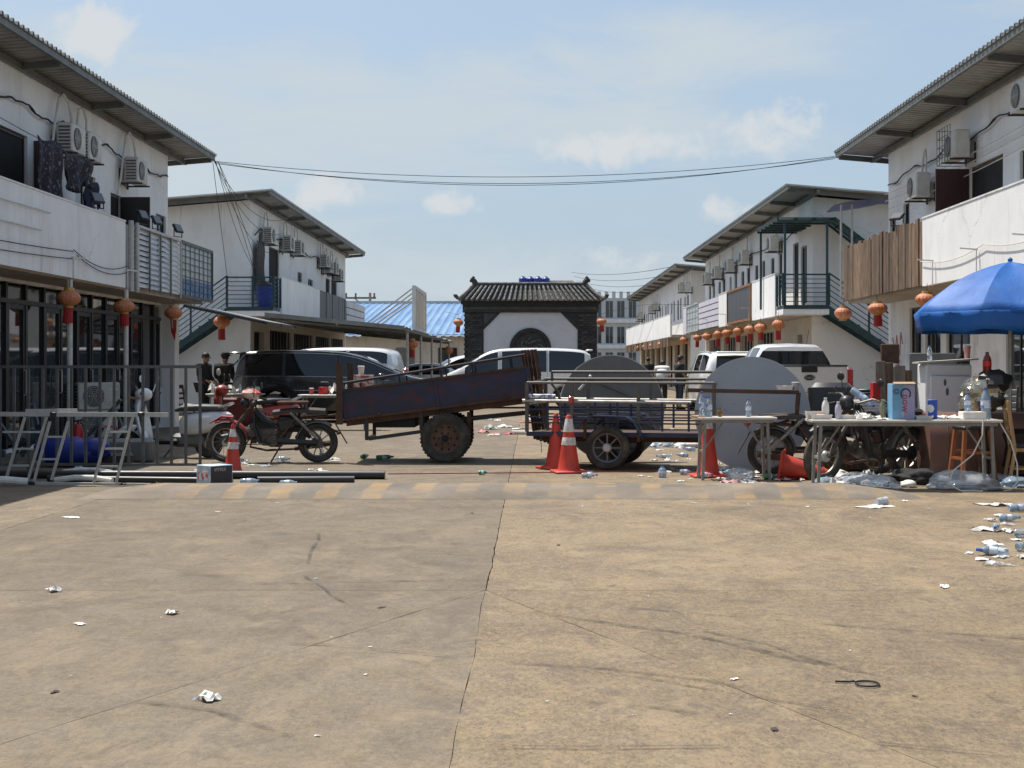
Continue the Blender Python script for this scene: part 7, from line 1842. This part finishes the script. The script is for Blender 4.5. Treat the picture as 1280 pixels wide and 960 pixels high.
# things on the far tables
def far_items(tb, seed, z, labels):
    rnd = random.Random(seed)
    for i, lb in enumerate(labels):
        p = top(tb, -.5 + 1.0*i/(len(labels) - 1), rnd.uniform(-.15, .1))
        if 'cup' in lb: cup(lb, (p.x, p.y, z), m_red if 'red' in lb else m_paper, .13, .05)
        elif 'box' in lb: carton(lb, (p.x, p.y, z), (.16, .14, .16), m_red if 'red' in lb else m_paper, rnd.random(), False)
        elif 'bag' in lb: crumple('plastic_bag', lb, 'bag', (p.x, p.y, z), (.32, .3, .45), m_paper, seed + i, 'bags on the tables', flat=.6)
        else: bottle(lb, (p.x, p.y, z), .24, .035)
far_items(tC, 3, .7215, ['white bag at the left of the far table by the men', 'first water bottle on the far table by the men', 'pink bag in the middle of the far table by the men', 'second water bottle on the far table by the men', 'red cup on the far table by the men', 'small white box on the far table by the men'])
far_items(tD, 5, .7615, ['red cup at the left of the far table before the minivan', 'red box on the far table before the minivan', 'white bag on the far table before the minivan', 'water bottle on the far table before the minivan', 'white cup on the far table before the minivan'])
p = top(tD, .62, 0); bx = carton('stack of printed food boxes at the right of the far table', (p.x, p.y, .7615), (.42, .3, .42), mat('printed_boxes', (.50, .42, .36), .6, col2=(.35, .08, .07), scale=9, lo=.5, hi=.55), 0, False)
cup('large white cup standing on the printed food boxes', (p.x - .05, p.y, 1.185), m_paper, .18, .075)

# box at the left with blue and red print
bL = carton('light blue and white drink box lying beside the black pipes', G(268, 608), (.31, .27, .25), mat('pale_blue_box_print', (.36, .52, .66), .5, col2=(.66, .70, .74), scale=7, lo=.42, hi=.55), R(47), False)
MB().box((.0, -.1365, .125), (.29, .003, .23)).build('dark_side', mat('dark_box_side', (.035, .035, .045), .5, scale=5), bL)  # near-black sheet: shade of the face turned from the sun, painted as colour
words('VITRIX', .055, mat('grey_print', (.5, .5, .5), .5), bL, (-.02, -.1395, .20), (R(90), 0, 0))
MB().box((-.1565, 0, .13), (.003, .2, .10)).build('printed_side', mat('red_white_print', (.60, .10, .14), .5, col2=(.70, .72, .76), scale=14, lo=.46, hi=.52), bL)
# blue tarpaulin bag and junk heap behind the fence
tb_ = MB().ball((0, 0, .20), .34, 18, 11, (1.55, .8, .62), .16, 7).ball((.32, -.05, .26), .2, 14, 9, (1.2, .8, .7), .2, 8).build('blue_sack', m_blue, loc=(-6.35, 19.8, 0), ang=50); tag(tb_, 'bright blue tarpaulin sack lying behind the ladder', 'sack')
m_junk = mat('grey_blue_scrap', (.16, .20, .25), .6, .2, col2=(.05, .055, .06), scale=6)
rnd = random.Random(12)
for i in range(12):
    a = Vector((-8.0 + rnd.random()*2.0, 20.6 + rnd.random()*1.6, .03 + rnd.random()*.1)); b = a + Vector((rnd.uniform(-.9, .9), rnd.uniform(-.5, .5), rnd.random()*.75 + .1))
    o = MB().bar(a, b, .03 + .05*rnd.random(), .02 + .1*rnd.random()).build('scrap_strip', m_junk if i % 3 else m_steel); tag(o, 'grey blue scrap strip in the heap behind the barrier fence', 'scrap', 'scrap strips behind the fence')
for lb, x, y, d, m_ in (('low grey bench behind the ladder', -5.9, 20.6, (.95, .35, .34), m_steel), ('teal jerry can behind the barrier fence', -5.78, 21.6, (.16, .12, .28), mat('teal_plastic', (.12, .32, .34), .4, scale=4)), ('black rubber mat roll behind the barrier fence', -6.0, 20.0, (.9, .3, .18), m_plasticblk)):
    o = MB().box((0, 0, d[2]/2 + .001), d, bev=.04).build(lb.split()[-6 if False else 2] if False else ('bench' if 'bench' in lb else 'jerry_can' if 'jerry' in lb else 'rubber_roll'), m_, loc=(x, y, 0), rot=(0, 0, .1)); tag(o, lb, 'bench' if 'bench' in lb else 'can' if 'can' in lb else 'roll')
fx = thing('fire_extinguisher', 'red fire extinguisher standing behind the ladder', 'fire extinguisher', (-6.75, 21.4, 0)); MB().lathe([(0, 0), (.075, 0), (.08, .02), (.08, .42), (.05, .5), (.03, .52), (0, .52)], n=16).build('cylinder', m_red, fx); MB().bar((-.05, 0, .56), (.07, 0, .58), .025).tube([(0, 0, .5), (0, 0, .57)], .02, 8).build('valve', m_plasticblk, fx); MB().tube([(.04, 0, .55), (.12, 0, .45), (.1, 0, .2)], .012, 6).build('hose', m_plasticblk, fx)

# ---------------------------------------------------------------- people
def person(label, loc, rz, joints, shirt, trousers, hair=True, cap=None, name='person', long_sleeve=True):
    t = thing(name, label, 'person', loc, rz, 'people in the lane')
    J = {k: Vector(v) for k, v in joints.items()}
    def skin(nm, verts, edges, m, root=0):
        me = bpy.data.meshes.new(nm); me.from_pydata([v for v, r in verts], edges, []); me.materials.append(m)
        o = bpy.data.objects.new(nm, me); C.objects.link(o); o.parent = t
        sk = o.modifiers.new('skin', 'SKIN'); sk.use_smooth_shade = True
        if not me.skin_vertices: me.skin_vertices.new() if hasattr(me.skin_vertices, 'new') else None
        for d, (v, r) in zip(me.skin_vertices[0].data, verts): d.radius = r if isinstance(r, tuple) else (r, r); d.use_root = False
        me.skin_vertices[0].data[root].use_root = True
        o.modifiers.new('sub', 'SUBSURF').render_levels = 1
        return o
    V = []; E = []
    def add(p, r, par=None): 
        V.append((p, r)); 
        if par is not None: E.append((par, len(V) - 1))
        return len(V) - 1
    pel = add(J['pelvis'], (.155, .12)); sp = add(J['chest'].lerp(J['pelvis'], .45), (.14, .105), pel); ch = add(J['chest'], (.17, .115), sp)
    nk = add(J['neck'], .055, ch); hd = add(J['head'] - Vector((0, 0, .06)), (.072, .085), nk); h2 = add(J['head'] + Vector((0, 0, .04)), (.075, .095), hd); h3 = add(J['head'] + Vector((0, 0, .10)), (.05, .06), h2)
    for s_ in 'lr':
        sh = add(J['sh_' + s_], .062, ch); el = add(J['el_' + s_], .043, sh); wr = add(J['wr_' + s_], .03, el)
        d = (J['wr_' + s_] - J['el_' + s_]).normalized(); pm = add(J['wr_' + s_] + d*.07, (.035, .018), wr)
        sd_ = d.cross(Vector((0, 1, .3))).normalized()
        for k, l in enumerate((.075, .085, .08, .062)):
            q = add(J['wr_' + s_] + d*.11 + sd_*(.016*(k - 1.5)), .0095, pm); add(J['wr_' + s_] + d*(.11 + l*.8) + sd_*(.018*(k - 1.5)) + Vector((0, 0, -.012)), .0075, q)
        q = add(J['wr_' + s_] + d*.05 + sd_*-.04, .011, pm); add(J['wr_' + s_] + d*.085 + sd_*-.058, .009, q)
        hp = add(J['hip_' + s_], .09, pel); kn = add(J['kn_' + s_], .058, hp); an = add(J['an_' + s_], .04, kn); add(J['an_' + s_] + Vector((0, -.13, -.05)), (.04, .028), an)
    skin('body', V, E, m_skin)
    V2 = [(J['pelvis'] + Vector((0, 0, -.02)), (.20, .16)), (J['chest'].lerp(J['pelvis'], .45), (.195, .155)), (J['chest'], (.225, .165)), (J['chest'].lerp(J['neck'], .6), (.19, .13)), (J['neck'] - Vector((0, 0, .0)), .075)]
    E2 = [(0, 1), (1, 2), (2, 3), (3, 4)]
    for s_ in 'lr':
        b = len(V2); V2 += [(J['sh_' + s_], .10), (J['el_' + s_], .068)]; E2 += [(3, b), (b, b + 1)]
        if long_sleeve: V2.append((J['el_' + s_].lerp(J['wr_' + s_], .85), .048)); E2.append((b + 1, b + 2))
    skin('shirt', V2, E2, shirt)
    V3 = [(J['pelvis'], (.175, .14))]; E3 = []
    for s_ in 'lr':
        b = len(V3); V3 += [(J['hip_' + s_], .11), (J['kn_' + s_], .082), (J['an_' + s_] + Vector((0, 0, .04)), .066)]; E3 += [(0, b), (b, b + 1), (b + 1, b + 2)]
    skin('trousers', V3, E3, trousers)
    for s_ in 'lr': MB().box(J['an_' + s_] + Vector((0, -.07, -.045)), (.09, .27, .08), bev=.03).build('shoe', m_rubber, t)
    h = J['head']
    f = MB().ball(h + Vector((0, -.115, -.0)), .018, 8, 6, (.8, 1, 1.2)); f.build('nose', m_skin, t)
    e = MB()
    for s_ in (-1, 1): e.ball(h + Vector((s_*.032, -.092, .03)), .012, 8, 6)
    e.build('eyes', m_hair, t); MB().ball(h + Vector((0, -.088, -.055)), .018, 8, 5, (1.3, .5, .35)).build('mouth', mat('lips', (.22, .08, .07), .5), t)
    er = MB()
    for s_ in (-1, 1): er.ball(h + Vector((s_*.085, 0, .01)), .026, 8, 6, (.4, .8, 1.2))
    er.build('ears', m_skin, t)
    if cap is None: MB().ball(h + Vector((0, .02, .055)), .102, 14, 10, (.88, 1.0, .9), .10, 3).build('hair', m_hair, t)
    else:
        MB().ball(h + Vector((0, .015, .05)), .105, 14, 9, (.9, 1, .7), .06, 3).build('hair', m_hair, t)
        MB().lathe([(.118, .05), (.12, .09), (.1, .14), (.05, .16), (0, .165)], tuple(h), 18).box(h + Vector((0, -.14, .065)), (.15, .12, .015), bev=.006).build('cap', cap, t)
    return t
stand = dict(pelvis=(0, 0, .92), chest=(0, -.01, 1.28), neck=(0, -.01, 1.45), head=(0, -.03, 1.58), sh_l=(.19, 0, 1.37), sh_r=(-.19, 0, 1.37), el_l=(.24, -.02, 1.10), el_r=(-.24, -.02, 1.10),
             wr_l=(.16, -.22, 1.0), wr_r=(-.16, -.22, 1.0), hip_l=(.09, 0, .87), hip_r=(-.09, 0, .87), kn_l=(.1, -.02, .48), kn_r=(-.1, -.02, .48), an_l=(.1, .02, .09), an_r=(-.1, .02, .09))
lookd = dict(stand, head=(0, -.07, 1.56))
person('man in dark clothes standing sideways at the far table', (-8.05, 35.3, 0), R(70), lookd, m_clothdark, m_clothdark)
p2 = person('man in olive jacket and dark cap with a white round badge on his back', (-7.62, 35.6, 0), R(160), lookd, m_clotholive, m_clothdark, cap=m_clotholive)
MB().ball((.06, .145, 1.22), .075, 14, 9, (.9, .3, 1.2)).build('back_badge', m_clothwhite, p2)
MB().bar((-.2, .05, 1.3), (-.42, .0, 1.52), .03).build('carried_stick', m_plasticblk, p2)
sit = dict(pelvis=(0, .05, .55), chest=(0, -.06, .92), neck=(0, -.10, 1.10), head=(0, -.16, 1.23), sh_l=(.19, -.06, 1.02), sh_r=(-.19, -.06, 1.02), el_l=(.24, -.2, .80), el_r=(-.24, -.2, .80), wr_l=(.12, -.4, .78), wr_r=(-.12, -.4, .78),
           hip_l=(.10, .0, .54), hip_r=(-.10, .0, .54), kn_l=(.15, -.42, .52), kn_r=(-.15, -.42, .52), an_l=(.14, -.36, .09), an_r=(-.14, -.36, .09))
person('person in black seated on a red plastic stool behind the fence', (-7.72, 26.95, 0), R(65), sit, m_clothdark, m_jeans)
bend = dict(stand, chest=(0, -.16, 1.22), neck=(0, -.30, 1.34), head=(0, -.40, 1.40), sh_l=(.19, -.2, 1.28), sh_r=(-.19, -.2, 1.28), el_l=(.22, -.34, 1.05), el_r=(-.22, -.34, 1.05), wr_l=(.14, -.5, .95), wr_r=(-.14, -.5, .95))
person('person in a white shirt bending over beyond the blue trailer', (4.1, 45.5, 0), R(170), bend, m_clothwhite, m_clothdark, long_sleeve=False)
person('person in a black shirt standing beside the silver SUV', (4.62, 45.2, 0), R(110), lookd, m_clothdark, m_jeans, long_sleeve=False)
person('small dark figure far down the lane near the right far terrace', (5.0, 62.0, 0), R(150), stand, m_clothdark, m_jeans)

# ---------------------------------------------------------------- litter
LG = 'litter scattered over the lane'
m_dirtywhite = mat('dirty_white_plastic', (.66, .65, .62), .55, col2=(.48, .46, .42), scale=12)
near = [((66, 740), 'white scrap of tissue at the left, on the joint line', (.11, .08, .10)), ((214, 768), 'small white wad left of the middle of the slabs', (.09, .07, .08)), ((260, 876), 'largest white wad, in the left foreground', (.115, .09, .11)),
        ((99, 781), 'tiny white scrap in the left foreground', (.07, .05, .03)), ((1181, 734), 'white torn strip on the right slab', (.16, .06, .05)), ((88, 647), 'flat pale card near the left of the hump', (.22, .12, .02)),
        ((1212, 692), 'white scrap near the right edge bottles', (.12, .07, .04)), ((1092, 634), 'crushed clear cup on a white sheet beyond the hump', (.40, .24, .05)), ((918, 850), 'white sliver lying in the diagonal joint', (.05, .03, .02)), ((272, 640), 'flat leaf of white paper left of the hump', (.06, .05, .01))]
for i, (p, lb, s_) in enumerate(near): crumple('paper_scrap', lb, 'paper', G(*p) + Vector((0, 0, .003)), s_, m_paper, 20 + i, LG)
cup('crushed clear plastic cup on the white sheet near the hump', G(1096, 632) + Vector((0, 0, .04)), m_bag, .11, .045, rot=(0, R(90), .4))
rnd = random.Random(77)
def many(n, x0, x1, y0, y1, sz, mats_, nm='paper_scrap', lb='small pale scrap of litter', cat='litter', fl=.35):
    for i in range(n):
        p = G(rnd.uniform(x0, x1), rnd.uniform(y0, y1)); s_ = rnd.uniform(*sz)
        if fl > .6 and i % 3:
            bagball('plastic_bag', lb, cat, p + Vector((0, 0, .002)), (s_, s_*rnd.uniform(.6, 1), s_*rnd.uniform(.35, .6)), rnd.choice(mats_), rnd.random()*90, LG, 14, .2); continue
        crumple(nm, lb, cat, p + Vector((0, 0, .003)), (s_, s_*rnd.uniform(.5, 1), s_*rnd.uniform(.3, .9)), rnd.choice(mats_), rnd.random()*90, LG, fl, 5)
m_mix = [m_paper, m_dirtywhite, m_bag]
many(12, 300, 420, 572, 590, (.08, .22), m_mix, lb='pale litter scrap around the old motorcycle')
many(24, 596, 690, 524, 546, (.15, .46), [m_paper, m_dirtywhite, mat('pinkish_wrapper', (.50, .12, .14), .6, scale=5), m_bag], lb='wrapper or bag in the rubbish strip behind the rusty trailer')
many(44, 816, 905, 543, 562, (.12, .36), [m_paper, m_bag, m_dirtywhite, m_petblue], lb='crumpled bag in the rubbish heap behind the blue trailer', fl=.7)
many(30, 800, 905, 560, 604, (.05, .2), m_mix, lb='litter scrap in front of the blue trailer')
many(40, 900, 1012, 590, 605, (.08, .24), m_mix + [mat('pale_pink_wrapper', (.55, .3, .3), .6, scale=6)], lb='litter scrap beneath the small folding table')
many(34, 1020, 1180, 597, 609, (.1, .30), m_mix + [m_petblue], lb='crumpled clear bag beneath the long table', fl=.8)
many(26, 1176, 1278, 596, 613, (.1, .34), [m_bag, m_petblue, m_dirtywhite], lb='bluish plastic bag heaped at the right end of the long table', fl=.95)
many(22, 1228, 1279, 630, 710, (.06, .22), m_mix, lb='litter scrap at the right edge of the lane')
many(10, 700, 1240, 618, 640, (.03, .09), m_mix, lb='tiny litter scrap near the speed hump')
many(12, 20, 620, 625, 930, (.015, .035), m_mix, lb='tiny pale fleck on the left slabs')
many(10, 640, 1270, 640, 940, (.015, .035), m_mix + [m_joint], lb='tiny fleck on the right slabs')
many(10, 60, 250, 560, 606, (.08, .2), m_mix, lb='pale scrap behind the barrier fence')
for p, lb, h, rz in (((470, 575), 'crushed green and clear bottle lying left of the rusty trailer', .26, .2), ((452, 574), 'green wrapped bottle lying left of the rusty trailer', .2, 1.2), ((345, 577), 'clear bottle lying below the old motorcycle', .2, .1), ((402, 578), 'bottle standing by the rear wheel of the old motorcycle', .22, None),
                  ((727, 598), 'clear bottle lying in front of the banded cone', .2, .15), ((828, 597), 'short blue and white can before the blue trailer', .14, None), ((872, 598), 'clear bottle lying left of the cone under the table', .2, .3), ((850, 594), 'brown bottle lying in front of the blue trailer', .14, .1),
                  ((1262, 640), 'blue tinted bottle lying at the right edge, farther one', .24, .1), ((1268, 672), 'clear ribbed bottle lying at the right edge', .26, -.2), ((1272, 690), 'bottle with navy label at the right edge, nearest one', .2, .5), ((700, 572), 'small bottle lying in the trailer shadow', .14, .5), ((598, 594), 'crushed green can lying alone before the rusty trailer', .11, .1),
                  ((1222, 600), 'blue bottle standing at the foot of the sofa', .2, None), ((1168, 590), 'blue capped bottle by the sofa corner', .2, None), ((955, 600), 'green bottle lying behind the small table leg', .16, .1), ((300, 606), 'blue wrapped bottle beside the drink box', .22, .12), ((350, 608), 'second blue wrapped bottle beside the drink box', .2, -.1)):
    r_ = .034 if h > .12 else .028
    body = m_petblue if 'blue' in lb else (mat('green_bottle', (.06, .30, .08), .3, trans=.2, scale=5) if 'green' in lb else (mat('brown_glass', (.16, .07, .02), .3, scale=5) if 'brown' in lb else m_pet))
    g = G(*p)
    if rz is None: bottle(lb, (g.x, g.y, .003), h, r_ * (1.5 if 'can' in lb else 1), body, None, True, group='bottles lying on the ground')
    else: bottle(lb, (g.x, g.y, r_ + .003), h, r_, body, None, True, rot=(0, R(88), rz), group='bottles lying on the ground')
# dark clothes heap, bags under the long table
for lb, p, s_, m_ in (('black cloth heap on the ground by the sofa', (1150, 606), (.5, .36, .20), m_clothdark), ('clear plastic bag slumped under the small table', (928, 602), (.46, .3, .17), m_bag), ('large clear bag of empties beneath the long table, left', (1092, 612), (.60, .34, .17), m_bag), ('large bluish bag of empties beneath the long table, right', (1208, 613), (.62, .4, .22), m_bag)):
    bagball('plastic_bag' if 'bag' in lb else 'cloth_heap', lb, 'bag' if 'bag' in lb else 'cloth', G(*p) + Vector((0, .15, .003)), s_, m_, len(lb)*1.7)
for i in range(26):
    x_, y_ = ((rnd.uniform(1030, 1275), rnd.uniform(596, 612)) if i < 14 else (rnd.uniform(820, 1010), rnd.uniform(560, 604)) if i < 22 else (rnd.uniform(1235, 1278), rnd.uniform(630, 700)))
    g = G(x_, y_); bottle('empty water bottle lying among the litter ' + ('under the long table' if i < 14 else 'between the blue trailer and the small table' if i < 22 else 'at the right edge'), (g.x, g.y, .033), rnd.uniform(.17, .24), .03, rnd.choice((m_pet, m_petblue)), None, True, rot=(0, R(88), rnd.random()*6), group='bottles lying on the ground')
# black cable tie
c_ = G(1074, 857)
pts = [(-.095, .045, .008), (-.035, .04, .008), (-.01, .045, .009)] + [(.035 + .052*cos(a), .0 + .055*sin(a), .008) for a in [2.6 - 2*pi*i/18 for i in range(17)]]
tag(MB().tube(pts, .0045, 6).build('cable_tie', m_plasticblk, loc=c_), 'black looped cable tie on the right foreground slab', 'cable tie')
for p, lb in (((590, 642), 'small dark chip left of the centre joint'), ((477, 760), 'dark chip on the left diagonal joint'), ((68, 866), 'dark leaf fragment in the left foreground'), ((698, 682), 'dark sliver right of the centre joint'), ((968, 913), 'dark fragment in the right foreground')):
    crumple('dark_chip', lb, 'chip', G(*p) + Vector((0, 0, .003)), (.055, .03, .02), m_joint, len(lb)*2.1, LG, .4, 4)
o = MB().tube([G(485, 593) + Vector((0, 0, .006)), G(600, 592) + Vector((0, 0, .006)), G(700, 591) + Vector((0, 0, .006)), G(830, 590) + Vector((0, 0, .006))], .006, 5).build('fallen_rope', m_lantred); tag(o, 'thin red cord stretched along the ground by the cones', 'cord')
pw = MB().tube([G(640, 543) + Vector((0, 0, .04)), G(708, 543.5) + Vector((0, 0, .04))], .04, 10).build('white_tube', m_paper); tag(pw, 'white tube lying behind the rusty tailgate', 'tube', 'white tubes on the ground')
